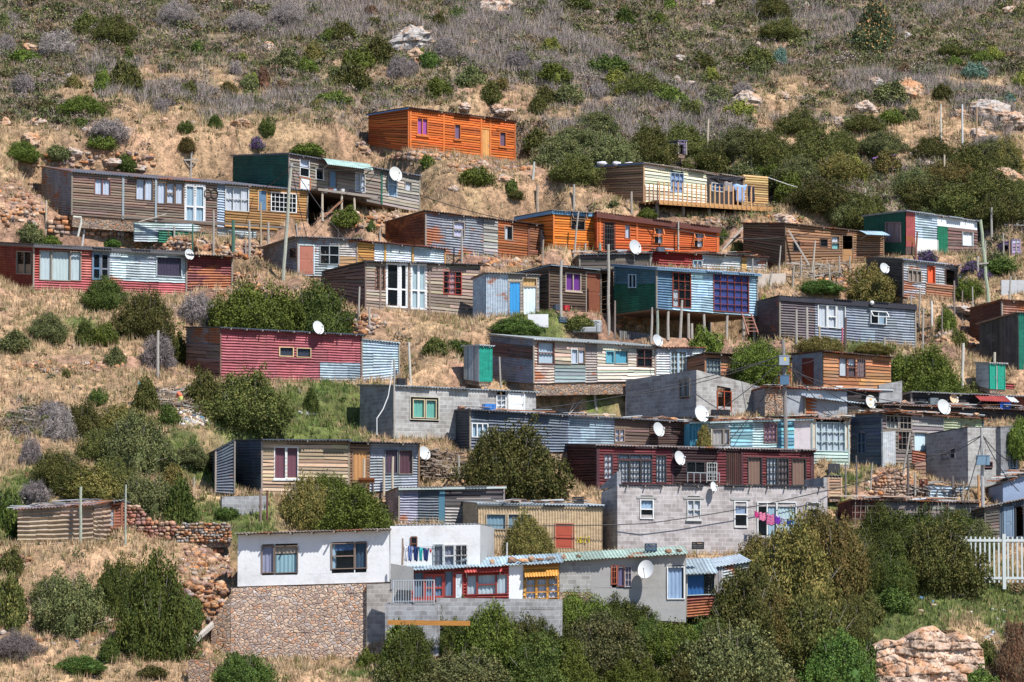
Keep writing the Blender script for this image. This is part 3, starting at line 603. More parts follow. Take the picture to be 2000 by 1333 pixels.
house('brown shack with purple curtains', 'dark brown plank shack with purple curtains and an open reddish door', (1072, 520, 607), (1196, 532, 613), 35, (1012, 535, 600), front=[('log', (.115, .075, .055), .1)], roof=((.10, .1, .11), .4), over=(.35, .1), fascia=((.3, .38, .45), .03),
      wins=[(1104, 534, 1134, 569, 2, 1, (.45, .36, .3), PURP, 'sill')], doors=[(1145, 534, 1172, 611, (.22, .07, .035), 'plain', GREYW), (1174, 533, 1194, 612, DKBR, 'dark')])
house('blue stilt house', 'blue and green tin house raised on wooden stilts with red grid windows', (1282, 525, 603), (1479, 537, 618), 35, (1199, 519, 614), yg=(655, 668), stilts=True,
      front=[(0, 1313, 'cor', (.13, .24, .36), .1), (1313, 1393, 'cor', (.42, .60, .72), .08), (1393, 1462, 'cor', (.3, .42, .5), .1), (1462, 0, 'cor', (.36, .52, .64), .1)], sidec=[('cor', (.02, .15, .10), .1, 0, .62), ('cor', (.09, .2, .26), .1, .62, 1)], roof=((.30, .42, .55), .3), over=(.28, .14), fascia=((.12, .22, .33), .09),
      wins=[(1313, 533, 1349, 601, 3, 4, (.30, .06, .035), [(0, .4, (.55, .6, .6), 0, .5)]), (1393, 537, 1462, 610, 5, 5, (.32, .07, .04), (.055, .075, .28)), ], swins=[(1228, 536, 1243, 563, 2, 1, LBLUE, 0)])
house('dark pole shelter', 'low dark shelter of poles and scrap tin in front of the orange cabins', (1132, 500, 526), (1270, 497, 528), 10, depth=1.8, front=[('slat', (.12, .10, .09), .4)], roof=((.25, .28, .32), .5), name='lean_to', cat='shelter')
house('dark red tin shack', 'low dark red tin shack with grey patches and a white patched wall', (1272, 493, 524), (1497, 505, 533), 20, depth=2.6,
      front=[(0, 1345, 'cor', (.28, .03, .03), .3), (1345, 1372, 'cor', (.3, .04, .03), .2), (1372, 1448, 'cor', (.55, .6, .62), .3), (1448, 1458, 'lap', YEL, .1), (1458, 0, 'cor', (.5, .52, .54), .4)], roof=((.14, .08, .07), .6), over=(.3, .12),
      wins=[(1353, 509, 1371, 524, 2, 1, LBLUE, Bc)])
house('dark grey tin house', 'long dark grey corrugated house with a white three-part window and open small window', (1523, 580, 661), (1788, 598, 680), 22, depth=4.2, front=[(0, 1592, 'cor', (.15, .125, .14), .3), (1592, 0, 'cor', (.25, .29, .35), .18)], roof=((.035, .04, .055), .1), fascia=((.03, .03, .045), .26), over=(.12, .08),
      wins=[(1597, 596, 1615, 640, 1, 1, WHITE, Wc), (1616, 597, 1633, 641, 1, 2, WHITE, Wc), (1634, 598, 1651, 643, 1, 1, WHITE, Wc), (1700, 608, 1731, 634, 2, 1, WHITE, [(.5, 1, Bc)], 'open')])
house('pink tin house', 'long pink corrugated house with two small yellow framed windows', (430, 642, 745), (705, 656, 748), 27, (364, 641, 737), depth=4, front=[(0, 0, 'cor', PINK, .0, .42, 1), (0, 625, 'cor', PINK, 0, 0, .42), (625, 0, 'cor', (.34, .42, .48), .3, 0, .42)],
      sidec=[('lap', (.2, .09, .07), .4, 0, .35), ('slat', (.25, .18, .16), .5, .35, .7), ('cor', (.3, .28, .3), .7, .7, 1)], roof=((.10, .12, .15), .2), over=(.28, .12), rafters=9,
      wins=[(545, 678, 573, 697, 1, 1, (.7, .55, .3), (.04, .045, .07)), (579, 680, 607, 699, 1, 1, (.7, .55, .3), (.04, .045, .07))])
house('pale blue tin annex', 'pale blue tin annex at the right end of the pink house', (706, 665, 748), (779, 672, 738), 27, depth=3, after='pink tin house', front=[('cor', (.42, .54, .62), .22)], roof=((.5, .62, .68), .2), over=(.1, .06))
house('grey block house with teal curtains', 'grey concrete block house with teal curtained window and white door', (768, 755, 857), (1047, 768, 862), 38, (703, 754, 842), front=[('block', (.40, .40, .39), 0)], sidec=('block', (.33, .33, .33), 0), roof=((.32, .36, .38), .3), over=(.2, .15),  # side blocks tinted darker to carry the shade on that wall
      wins=[(800, 775, 857, 821, 1, 1, (.7, .66, .55), 0), (806, 780, 829, 817, 1, 1, CREAM, (.20, .55, .42), 'noglass'), (831, 781, 852, 818, 1, 1, CREAM, (.20, .55, .42), 'noglass'), (969, 772, 988, 803, 2, 3, WHITE, Wc)], doors=[(994, 770, 1023, 812, WHITE, 'plain', WHITE)])
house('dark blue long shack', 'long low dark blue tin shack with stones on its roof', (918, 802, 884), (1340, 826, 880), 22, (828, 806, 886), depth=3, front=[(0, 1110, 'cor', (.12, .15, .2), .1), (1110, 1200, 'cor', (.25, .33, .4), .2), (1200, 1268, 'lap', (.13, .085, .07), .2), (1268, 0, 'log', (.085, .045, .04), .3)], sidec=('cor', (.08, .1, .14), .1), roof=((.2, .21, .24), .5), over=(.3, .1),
      wins=[(921, 827, 953, 855, 3, 1, WHITE, Bc), (1200, 838, 1220, 864, 2, 2, (.3, .2, .15), Lc)])
house('maroon house', 'long maroon plank house with grid windows, veranda and brown blinds', (1166, 871, 958), (1588, 881, 960), 28, (1098, 869, 968), depth=4,
      front=[(0, 1312, 'log', (.19, .04, .045), .05), (1312, 1400, 'log', (.05, .02, .025), .05), (1400, 1418, 'log', (.19, .04, .05), .05), (1418, 1447, 'vplank', (.06, .025, .02), .1), (1447, 0, 'log', (.19, .04, .045), .05)], sidec=('log', (.07, .02, .03), .05), roof=((.42, .36, .34), .5), over=(.2, .15), battens=(1168, 1313, 1449, 1585), fascia=((.035, .02, .025), .1, 0),  # near-black middle panel paints in the shade of the open porch
      wins=[(1179, 886, 1197, 937, 2, 4, (.1, .03, .035), Wc), (1206, 887, 1274, 898, 3, 1, DARK, (.3, .4, .45)), (1207, 899, 1229, 944, 3, 4, DARK, Wc), (1230, 899, 1251, 944, 3, 4, DARK, Wc), (1252, 899, 1273, 944, 3, 4, DARK, Wc), (1281, 890, 1301, 944, 3, 4, DARK, Wc),
            (1340, 902, 1376, 924, 2, 1, (.04, .04, .05), 0), (1380, 904, 1400, 940, 4, 4, (.5, .5, .5), (.06, .06, .07)), (1460, 893, 1488, 948, 1, 1, DARK, (.32, .18, .12)), (1497, 894, 1518, 948, 3, 4, DARK, Wc), (1519, 895, 1540, 948, 3, 4, DARK, (.3, .22, .2)), (1546, 896, 1574, 949, 1, 1, DARK, (.32, .18, .12))])
house('turquoise patched house', 'shack patched in turquoise and white boards below a rusty roof', (1348, 826, 884), (1584, 819, 884), 12, depth=2.8, front=[(0, 1376, 'corv', (.07, .28, .40), .1), (1376, 1427, 'cor', (.45, .52, .54), .35), (1427, 1470, 'lap', (.22, .44, .52), .5), (1470, 1520, 'cor', (.42, .56, .6), .3), (1520, 1551, 'lap', (.16, .42, .52), .5), (1551, 0, 'paint', (.55, .5, .52), .4)], roof=((.28, .13, .09), .7), over=(.25, .1), fascia=((.35, .48, .5), .1),
      wins=[(1376, 837, 1390, 870, 2, 3, (.65, .6, .5), Wc), (1391, 838, 1413, 870, 1, 1, GREYW, (.5, .45, .4)), (1413, 838, 1425, 870, 1, 1, GREYW, (.45, .42, .4)), (1492, 824, 1517, 866, 3, 4, (.2, .1, .08), (.6, .35, .45))])
house('house with the wide turquoise grid window', 'narrow turquoise and white shack almost filled by one wide curtained grid window', (1586, 820, 913), (1658, 822, 914), 15, depth=3, after='turquoise patched house', front=[(0, 0, 'lap', (.50, .60, .60), .4, 0, .4), (0, 0, 'paint', (.6, .5, .4), .4, .4, 1)], roof=((.4, .25, .2), .6),
      wins=[(1593, 825, 1651, 882, 5, 3, (.55, .68, .70), (.68, .74, .76))])
house('rusty orange tin shed', 'rusty orange tin shed under pale blue roof sheets', (1572, 776, 812), (1705, 792, 818), 25, depth=2.6, front=[('cor', (.40, .18, .10), .65)], roof=((.50, .60, .70), .35), over=(.5, .2), rear=.35)
house('dark timber house with heaped roof', 'dark slatted timber house with stones and scrap heaped on its roof', (1722, 808, 912), (1920, 820, 915), 38, (1662, 812, 911), depth=3.4,
      front=[(0, 1782, 'lap', (.20, .17, .15), .5), (1782, 1843, 'lap', (.33, .30, .30), .4), (1843, 0, 'cor', (.45, .52, .34), .4)], sidec=('lap', (.09, .12, .16), .3), roof=((.22, .12, .09), .7), over=(.3, .2),
      wins=[(1730, 812, 1754, 838, 3, 2, (.4, .36, .32), [(0, 1, (.65, .68, .6), 0, .5)]), (1756, 813, 1780, 840, 3, 2, (.35, .3, .27), 0), (1753, 842, 1778, 881, 3, 3, (.25, .2, .18), [(.1, .5, (.5, .1, .06), .5, .9)]), (1784, 844, 1810, 883, 1, 1, GREYW, (.55, .7, .78), 'noglass')], swins=[(1676, 845, 1692, 886, 2, 2, (.1, .15, .22), (.1, .16, .25))])
house('square grey block house', 'square unpainted grey block house with a pole in front of it', (1891, 836, 952), (1955, 836, 950), 40, (1809, 850, 944), front=[('block', (.36, .36, .35), 0)], sidec=('block', (.30, .30, .31), 0), roof=((.2, .2, .2), .2), over=(-.15, -.15), rear=0,  # left wall's shade mixed into the sidec grey
      wins=[(1922, 902, 1938, 914, 1, 1, (.2, .1, .1), 0)], swins=[(1839, 887, 1852, 899, 1, 1, BLKD, 0), (1856, 885, 1866, 896, 1, 1, BLKD, 0)])
house('recessed block annex', 'grey block annex set back to the right of the square block house', (1955, 836, 940), (1990, 834, 936), 40, depth=2.6, front=[('block', (.22, .23, .25), 0)], roof=((.2, .2, .2), .2), over=(-.1, -.1), wins=[(1971, 878, 1984, 915, 2, 2, (.35, .38, .4), (.3, .35, .4))])
house('roofless dark block house', 'roofless dark grey block house with a sloping wall top and red framed opening', (1360, 723, 815), (1494, 757, 812), 40, (1222, 743, 814), front=[(0, 1383, 'block', (.36, .36, .35), 0), (1383, 0, 'block', (.38, .38, .37), 0)], sidec=('block', (.30, .30, .31), 0), roof=None, nofloor=True,  # same blocks all round, side grey darkened for its shade
      wins=[(1400, 764, 1428, 803, 2, 1, (.42, .09, .03), 0, 'noglass')], swins=[(1327, 740, 1348, 776, 2, 1, (.25, .22, .2), (.3, .32, .32))])
house('rough stone house', 'rough stone walled house under a dark red edged tin roof', (1494, 758, 814), (1716, 767, 812), 18, depth=3, front=[(0, 1534, 'stone', 0, 0), (1534, 1655, 'plaster', (.33, .36, .4), .6), (1655, 0, 'slat', (.04, .035, .035), .1)], sidec=('block', BLKD, 0), roof=((.28, .08, .06), .5), over=(.25, .1))  # near-black slats at the right end paint the dark of an opening
house('long dark roofed shack', 'long shack under a white edged dark tin roof beneath the bushes at right', (1780, 768, 800), (2030, 778, 806), 15, depth=3, front=[(0, 1960, 'slat', (.03, .028, .03), .1), (1960, 0, 'cor', (.28, .09, .06), .4)], roof=((.35, .36, .38), .3), over=(.3, .1))
house('low junk covered shack', 'low shack whose flat roof is covered in tin offcuts, stones and dishes', (1725, 793, 812), (2030, 804, 830), 14, depth=2.1, front=[('slat', (.05, .045, .05), .2)], roof=((.45, .35, .32), .65), over=(.3, .1))
house('orange plank house with brown windows', 'orange weathered plank shack with three brown windows and a dark red doorway', (1608, 688, 757), (1740, 700, 760), 30, (1545, 694, 753), depth=3.4, front=[('lap', (.50, .22, .09), .45)], sidec=[('corv', (.30, .34, .36), .2)], roof=((.09, .06, .055), .5), over=(.3, .12),
      wins=[(1638, 699, 1654, 736, 1, 1, (.16, .055, .04), (.72, .76, .76)), (1655, 700, 1671, 737, 1, 2, (.16, .055, .04), [(0, 1, Wc, .62, 1), (0, 1, (.15, .1, .1), 0, .6)]), (1672, 701, 1690, 738, 1, 1, (.18, .07, .05), (.35, .22, .2), 'bars')], sdoors=[(1569, 702, 1588, 752, (.2, .05, .035), 'plain', (.2, .05, .04))])
house('patchwork cream house', 'long patchwork shack of cream boards and rusty tin with turquoise curtains', (1042, 664, 749), (1279, 678, 745), 30, (958, 655, 742),
      front=[(0, 1083, 'cor', (.52, .42, .36), .65), (1083, 1143, 'lap', (.30, .36, .37), .2, 0, .45), (1083, 1143, 'lap', (.45, .36, .28), .5, .45, 1), (1143, 1166, 'cor', (.4, .36, .33), .5), (1166, 0, 'lap', (.68, .64, .52), .15, 0, .42), (1166, 0, 'lap', (.55, .48, .4), .5, .42, 1)],
      sidec=[('cor', (.32, .34, .42), .45, 0, .55), ('lap', (.2, .1, .08), .4, .55, .85), ('cor', (.3, .3, .34), .4, .85, 1)], roof=((.42, .46, .46), .3), over=(.3, .15),
      wins=[(1050, 668, 1082, 712, 1, 2, (.2, .08, .06), (.6, .7, .75)), (1115, 682, 1128, 711, 1, 1, TINL, Lc), (1128, 681, 1142, 711, 1, 1, BROWNW, Lc), (1183, 686, 1199, 710, 1, 1, TURQ, (.2, .55, .65)), (1200, 683, 1226, 712, 1, 1, GREYW, (.13, .48, .60)), (1243, 683, 1273, 717, 2, 2, (.15, .06, .05), 0)])
house('white corrugated house', 'white corrugated shack with a pale blue framed grid window and rusty roof', (1280, 681, 745), (1376, 681, 746), 18, depth=3, after='patchwork cream house', front=[('cor', (.66, .69, .70), .12)], roof=((.28, .12, .09), .7), over=(.25, .1), wins=[(1309, 686, 1324, 732, 2, 4, LBLUE, CREAM), (1325, 686, 1341, 732, 2, 4, LBLUE, CREAM)])
house('plank house behind the tree', 'orange plank shack with tall grid window, half hidden behind a leafy tree', (1377, 692, 750), (1545, 702, 757), 22, depth=3, front=[(0, 1497, 'lap', (.42, .20, .10), .25), (1497, 0, 'block', (.45, .10, .05), 0)], roof=((.07, .05, .05), .3), over=(.35, .1), wins=[(1378, 702, 1407, 747, 4, 4, (.12, .16, .17), (.5, .55, .55))])
house('brown tin house at the edge', 'brown corrugated house at the right edge of the photo', (1957, 588, 668), (2040, 594, 672), 30, (1894, 605, 671), front=[(0, 0, 'cor', (.33, .17, .12), .6)], sidec=('cor', (.13, .06, .05), .4), roof=((.16, .09, .07), .5))
house('black vertical plank house', 'tall dark house of vertical blackened planks at the right edge', (1990, 612, 722), (2040, 614, 722), 32, (1913, 634, 708), front=[('corv', (.02, .2, .14), .1)], sidec=('vplank', (.09, .08, .075), .6), roof=((.25, .2, .18), .4), over=(.1, .2))
house('small green door outhouse', 'small grey block outhouse with a bright green door, right edge', (1933, 711, 760), (1964, 712, 762), 35, (1906, 710, 753), front=[('block', (.4, .4, .4), 0)], roof=((.5, .5, .5), .1), over=(.12, .1), doors=[(1934, 714, 1944, 760, (.01, .30, .2), 'plain'), (1950, 714, 1961, 761, (.01, .30, .2), 'plain')], cat='outhouse', name='outhouse')
house('lower plank house with maroon blinds', 'lower yellow-brown lap plank house with white framed maroon blind window', (511, 861, 966), (681, 862, 970), 20, (457, 862, 963), depth=4, front=[('lap', (.52, .38, .25), .3)], sidec=('cor', (.11, .15, .2), .25), roof=((.12, .14, .17), .3), over=(.42, .1),
      wins=[(535, 873, 558, 936, 1, 1, WHITE, (.24, .08, .1), 'sill'), (559, 873, 582, 936, 1, 1, WHITE, (.24, .08, .1), 'sill')])
house('dark shed end of the lower plank house', 'dark blue and brown tin shed joined to the left of the lower plank house', (421, 882, 962), (458, 862, 964), 8, (407, 888, 958), depth=3, front=[('cor', (.10, .12, .16), .3)], roof=((.1, .12, .15), .2), over=(.05, .05), nopad=True)
house('grey tin veranda house', 'grey corrugated house with a post veranda and maroon blinds', (682, 866, 962), (818, 869, 956), 14, depth=3.6, after='lower plank house with maroon blinds', front=[(0, 722, 'log', (.3, .17, .1), .2), (722, 0, 'cor', (.33, .36, .41), .15)], roof=((.10, .10, .12), .3), over=(.42, .1), wins=[(752, 878, 777, 926, 1, 1, TIND, (.12, .06, .09)), (779, 879, 806, 927, 1, 1, GREYW, (.14, .05, .06))], doors=[(689, 881, 717, 939, (.5, .25, .1), 'cloth', BROWNW)])
house('dark tin shed with teal post', 'low dark tin shed with a lilac left panel and pale gutter board', (779, 955, 1021), (984, 952, 1027), 15, depth=3, front=[(0, 816, 'cor', (.36, .36, .48), .35), (816, 857, 'cor', (.13, .16, .2), .05), (857, 869, 'paint', (.06, .17, .24), .1), (869, 0, 'cor', (.30, .30, .29), .35, 0, .5), (869, 0, 'slat', (.09, .08, .08), .1, .5, 1)], roof=((.22, .2, .19), .4), over=(.25, .1), fascia=((.45, .52, .5), .1))
house('cream corrugated house', 'cream corrugated iron house with a red door and yellow scrawled letters', (934, 985, 1080), (1176, 989, 1084), 15, depth=3.6, front=[('corv', (.62, .47, .30), .12)], roof=((.5, .55, .58), .4), over=(.12, .1), fascia=((.1, .12, .14), .08), rear=.25,
      wins=[(949, 1004, 988, 1035, 1, 1, BEIGE, (.28, .42, .48)), (991, 1004, 1040, 1035, 2, 1, BEIGE, (.3, .42, .48))], doors=[(1085, 1024, 1120, 1071, (.42, .07, .035), 'plain', (.4, .2, .12))])
house('big grey block house', 'big grey block house with white framed windows and hanging washing', (1206, 949, 1080), (1617, 953, 1086), 26, (1175, 962, 1074), depth=3.6, front=[('block', (.44, .41, .41), 0)], sidec=('block', (.36, .35, .35), 0), roof=((.10, .11, .14), .1), over=(.1, -.12), rafters=12, rear=-.3,  # sidec is the front's block with shade painted into the grey
      wins=[(1250, 976, 1276, 1014, 1, 2, WHITE, [(0, 1, LBLUE, .5, 1)], 'lintel'), (1342, 977, 1368, 1015, 2, 2, WHITE, Wc, 'lintel sill'), (1434, 979, 1459, 1031, 1, 2, WHITE, [(0, 1, (.35, .45, .6), .5, 1)], 'lintel'), (1479, 981, 1517, 1052, 2, 1, WHITE, [(.55, 1, Bc)]), (1517, 981, 1555, 1052, 1, 1, WHITE, (.65, .78, .75)), (1575, 981, 1599, 1008, 1, 2, WHITE, 0, 'open')])
H = house('white plastered house', 'white plastered house on the stone retaining wall with two big windows', (464, 1045, 1146), (761, 1036, 1137), -8, depth=4.2, front=[('plaster', (.80, .81, .83), .25)], roof=((.40, .34, .31), .6), over=(.42, .1), rafters=7, yg=(1160, 1170), ya=(1290, 1286),
      wins=[(511, 1066, 536, 1120, 1, 1, (.35, .25, .2), (.42, .42, .55)), (536, 1066, 582, 1120, 1, 1, (.25, .2, .17), [(0, 1, (.4, .62, .66), 0, .68), (0, 1, BEIGE, .7, 1)]), (647, 1061, 693, 1112, 1, 2, (.3, .22, .18), [(0, .22, Bc), (0, 1, (.1, .2, .4), .7, 1)]), (693, 1060, 717, 1111, 1, 1, (.35, .25, .2), (.05, .10, .16))])
house('white block of the plastered house', 'taller white plastered annex with washing hung outside and a bare cement end', (762, 1028, 1132), (938, 1025, 1128), -8, sideR=(965, 1031, 1126), after='white plastered house', ya=(1240, 1242), front=[('plaster', (.80, .81, .83), .25)], sidec=('plaster', (.42, .42, .42), .4), roof=((.35, .36, .38), .3), over=(-.2, -.2), rear=-.05,
      wins=[(802, 1049, 815, 1076, 1, 2, (.25, .1, .07), 0), (847, 1063, 866, 1108, 1, 1, TINL, (.25, .27, .32), 'bars'), (867, 1064, 888, 1108, 1, 2, WHITE, (.3, .3, .36)), (889, 1064, 913, 1106, 2, 2, WHITE, 0, 'bars')])
house('red framed house', 'small house with red wooden frames and curtains under a pale blue roof', (803, 1113, 1174), (1092, 1098, 1171), 4, depth=2.1, front=[(0, 904, 'slat', (.30, .04, .035), .1), (904, 994, 'cor', (.34, .045, .04), .1), (994, 1022, 'plaster', (.75, .76, .78), .3), (1022, 0, 'lap', (.55, .28, .06), .1)], sidec=('plaster', CEM, .3), roof=((.45, .58, .66), .4), over=(.4, .2), rear=.42, yg=(1244, 1244), ya=(1250, 1252),
      wins=[(808, 1116, 828, 1168, 1, 1, (.32, .045, .035), (.17, .25, .34)), (868, 1113, 886, 1166, 1, 1, (.32, .045, .035), (.2, .28, .38)), (911, 1122, 932, 1163, 1, 1, (.33, .04, .03), (.62, .66, .68)), (932, 1122, 969, 1162, 1, 2, (.33, .04, .03), (.6, .7, .7)), (969, 1121, 992, 1161, 1, 1, (.33, .04, .03), (.6, .68, .7)),
            (1026, 1131, 1047, 1171, 1, 3, (.62, .27, .04), Lc), (1048, 1130, 1069, 1170, 1, 3, (.62, .27, .04), Lc), (1070, 1129, 1090, 1169, 1, 3, (.62, .27, .04), Lc)],
      doors=[(829, 1124, 866, 1168, (.35, .045, .035), 'glass', (.35, .045, .035), (.2, .3, .42)), (890, 1119, 903, 1168, (.62, .7, .74), 'plain', (.3, .04, .03))])
house('grey cement house', 'grey cement plastered house with a red window and a big white dish', (1093, 1096, 1200), (1340, 1082, 1216), 2, depth=3.4, front=[(0, 1154, 'stone', 0, 0, 0, .42), (0, 1154, 'block', (.38, .38, .37), 0, .42, 1), (1154, 0, 'plaster', (.36, .35, .34), .35)], sidec=('plaster', CEM, .3), roof=((.42, .55, .48), .45), over=(.35, .1), rear=.45, yg=(1232, 1245),
      wins=[(1194, 1104, 1205, 1142, 2, 3, (.40, .1, .05), 0), (1206, 1104, 1220, 1146, 1, 1, (.25, .1, .08), (.25, .2, .35)), (1220, 1106, 1234, 1147, 2, 3, (.45, .4, .42), (.35, .3, .45)), (1303, 1107, 1337, 1171, 1, 1, WHITE, [(.0, .9, (.42, .56, .75))])])
house('tin bay room', 'small tin bay room with a blue curtained window under a sloping grey sheet roof', (1340, 1120, 1205), (1398, 1118, 1200), 4, depth=3.0, front=[(0, 0, 'cor', (.30, .09, .07), .7, 0, .45), (0, 0, 'paint', (.3, .32, .35), .4, .45, 1)], sidec=('cor', (.42, .5, .52), .6), roof=((.46, .56, .62), .35), over=(.35, .08), rear=.75, yg=(1240, 1240),
      wins=[(1341, 1121, 1397, 1163, 1, 1, TINL, [(0, .62, (.03, .16, .42))])])
house('rusty tin side room', 'rust streaked tin side room squeezed between the bay and the big bush', (1399, 1108, 1190), (1462, 1098, 1175), 10, depth=2.5, front=[(0, 1413, 'vplank', (.42, .42, .43), .4), (1413, 0, 'cor', (.42, .46, .47), .62)], roof=((.5, .58, .64), .5), over=(.15, .1), rear=.4)
house('striped tin shed by the stone walls', 'low beige and black striped tin shed beside ruined stone walls', (34, 996, 1064), (182, 988, 1061), -12, depth=3.2, front=[('bigcor', (.50, .38, .28), .05)], roof=((.30, .24, .24), .5), over=(.2, .2), rear=.35)
house('slatted room of the striped shed', 'orange slatted lean-to with grey doors, joined to the striped tin shed', (184, 988, 1035), (238, 980, 1034), -8, depth=2.4, front=[('log', (.4, .16, .1), .2)], roof=((.42, .45, .48), .5), over=(.25, .1), doors=[(199, 991, 206, 1030, BEIGE, 'plain'), (208, 996, 223, 1030, (.45, .48, .52), 'plain', (.4, .18, .1))])
house('low ruined pole shack', 'low ruined shack of grey sticks and rusty tin behind the green bushes', (1664, 978, 1025), (1912, 984, 1030), 12, depth=2.6, front=[(0, 1722, 'corv', (.16, .06, .05), .4), (1722, 0, 'slat', (.24, .22, .22), .5)], roof=((.40, .28, .23), .6), over=(.25, .1), battens=(1722, 1800, 1815, 1850))
house('dark plank house with tarpaulin roof', 'dark plank house at the right edge under a blue-grey tarpaulin covered wall', (1924, 992, 1062), (2040, 968, 1062), 12, depth=3, front=[(0, 1952, 'lap', (.17, .14, .12), .4), (1952, 0, 'vplank', (.08, .11, .15), .2)], roof=((.4, .38, .36), .5), over=(.3, .2), doors=[(1962, 992, 1978, 1050, (.18, .26, .36), 'plain'), (1984, 990, 1998, 1048, DARK, 'dark')])
house('blue-grey rendered house', 'blue-grey rendered house with bagged junk on its roof at the right edge', (1959, 945, 985), (2040, 915, 980), 12, depth=2.6, front=[('plaster', (.25, .32, .46), .2)], roof=((.08, .09, .11), .3))
house('orange slat hut', 'tiny hut of pale orange slats beside the big grey block house', (1618, 931, 972), (1643, 932, 971), 12, depth=1.4, front=[('log', (.55, .38, .24), .2)], roof=((.2, .2, .22), .3), over=(.1, .08), name='hut')
house('grey and green outhouse', 'tall narrow outhouse with a pale grey side and bright green door', (936, 676, 746), (961, 678, 746), 45, (906, 678, 741), front=[('corv', (.02, .33, .24), 0)], sidec=('vplank', (.42, .44, .47), .1), roof=((.55, .6, .65), .1), over=(.12, .1), cat='outhouse', name='outhouse')
house('grey hut with the sagging door', 'small grey timber kennel-like hut below the scrub, above the deck house', (1324, 277, 301), (1340, 277, 303), 35, (1318, 277, 299), front=[('slat', (.16, .14, .22), .1)], roof=((.22, .2, .32), .1), over=(.1, .05), doors=[(1327, 284, 1334, 300, DARK, 'dark')], cat='hut', name='hut')
house('purple hut', 'tilted plain purple wooden hut among the dark bushes', (1708, 311, 333), (1738, 308, 331), -20, depth=1.2, front=[('paint', (.20, .07, .33), .05)], roof=((.27, .12, .42), 0), over=(.12, .1), rear=.25, cat='hut', name='hut')
house('lilac kennel', 'small lilac plank kennel with a dark doorway by the green and white house', (1960, 474, 499), (1976, 474, 499), 10, depth=1.2, front=[('slat', (.15, .1, .24), .1)], roof=((.2, .15, .34), .1), over=(.06, .06), doors=[(1960, 480, 1970, 497, DARK, 'dark')], cat='hut', name='hut')
house('lilac shed', 'small pale lilac plank shed beside the kennel', (1977, 470, 501), (1992, 470, 501), 10, depth=1.6, front=[('lap', (.36, .3, .45), .1)], roof=((.35, .3, .45), .1), over=(.06, .06), cat='shed', name='shed')

# ================================================================ TERRAIN
def axis(lo, hi, a, b, st):
    mid = list(np.arange(a, b+.01, st)); l = []; x = a; d = st
    while x > lo: d *= 1.35; x -= d; l.append(x)
    r = []; x = mid[-1]; d = st
    while x < hi: d *= 1.35; x += d; r.append(x)
    return np.array(l[::-1]+mid+r)
GX = axis(-700, 700, -46, 46, .4); GY = axis(-60, 900, 206, 340, .4)
XX, YY = np.meshgrid(GX, GY, indexing='ij')
def vnoise(x, y, f, seed):
    r = np.random.default_rng(seed); T = r.random((256, 256)); x = x*f+1000; y = y*f+1000
    xi = np.floor(x).astype(int); yi = np.floor(y).astype(int); fx = x-xi; fy = y-yi; fx = fx*fx*(3-2*fx); fy = fy*fy*(3-2*fy)
    g = lambda a, b: T[a % 256, b % 256]
    return (g(xi, yi)*(1-fx)+g(xi+1, yi)*fx)*(1-fy)+(g(xi, yi+1)*(1-fx)+g(xi+1, yi+1)*fx)*fy-.5
def fbm(x, y, f, seed, o=4):
    s = 0; a = 1
    for i in range(o): s = s+a*vnoise(x, y, f, seed+i); a *= .5; f *= 2.1
    return s
ZZ = base(XX, YY); fade = np.clip((YY-150)/60, .15, 1)
ZZ = ZZ+np.where(YY > 420, -(YY-420)*.35, 0)
PADW = np.zeros_like(ZZ)
sm = lambda t: (lambda q: q*q*(3-2*q))(np.clip(t, 0, 1))
def loc2(O, th, x, y): dx, dy = x-O[0], y-O[1]; return dx*cos(th)+dy*sin(th), -dx*sin(th)+dy*cos(th)
for O, th, W, D, inn, ap in HOUSES:      # ground in front of every wall falls away downhill
    u, v = loc2(O, th, XX, YY); uc = np.clip(u, 0, W)/W; za = O[2]+ap[0]+(ap[1]-ap[0])*uc; du = np.maximum(np.maximum(-u-.1, u-W-.1), 0)
    ZZ = np.where((v < .2) & (v > -9), np.minimum(ZZ, za-.05+.26*v+1.0*du+np.maximum(-v-6, 0)*3), ZZ)
wsum = np.zeros_like(ZZ); zsum = np.zeros_like(ZZ); wmax = np.zeros_like(ZZ)
for O, th, W, D, inn, ap in HOUSES:
    u, v = loc2(O, th, XX, YY); uc = np.clip(u, 0, W)/W
    zi = O[2]+inn[0]+(inn[1]-inn[0])*uc; za = O[2]+ap[0]+(ap[1]-ap[0])*uc; f = sm((v-.12)/.5); tg = za*(1-f)+zi*f-.04
    du = np.maximum(np.maximum(-u-.25, u-W-.25), 0); df = np.maximum(-v-.55, 0); db = np.maximum(v-D-.1, 0)
    diff = np.minimum(np.abs(tg-ZZ), 1.7); wt = 1-sm(np.sqrt((df/(.7+1.1*diff))**2+(du/(.5+1.1*diff))**2+(db/(.3+.6*diff))**2))
    wsum += wt**4; zsum += wt**4*tg; wmax = np.maximum(wmax, wt); PADW = np.maximum(PADW, np.where((v > -.3) & (v < D) & (u > -.2) & (u < W+.2), 1, 0))
ZZ = ZZ*(1-wmax)+wmax*zsum/np.maximum(wsum, 1e-9)
for O, th, W, D, inn, ap in HOUSES:
    u, v = loc2(O, th, XX, YY); uc = np.clip(u, 0, W)/W; zi = O[2]+inn[0]+(inn[1]-inn[0])*uc; za = O[2]+ap[0]+(ap[1]-ap[0])*uc
    m = (u > -.05) & (u < W+.05) & (v > -.5) & (v < D); f = sm((v-.12)/.5); lim = za*(1-f)+zi*f-.04
    ZZ = np.where(m, np.minimum(ZZ, lim), ZZ)
rel = (fbm(XX, YY, .11, 3)*1.1+fbm(XX, YY, .6, 11)*.35)
away = np.ones_like(ZZ)
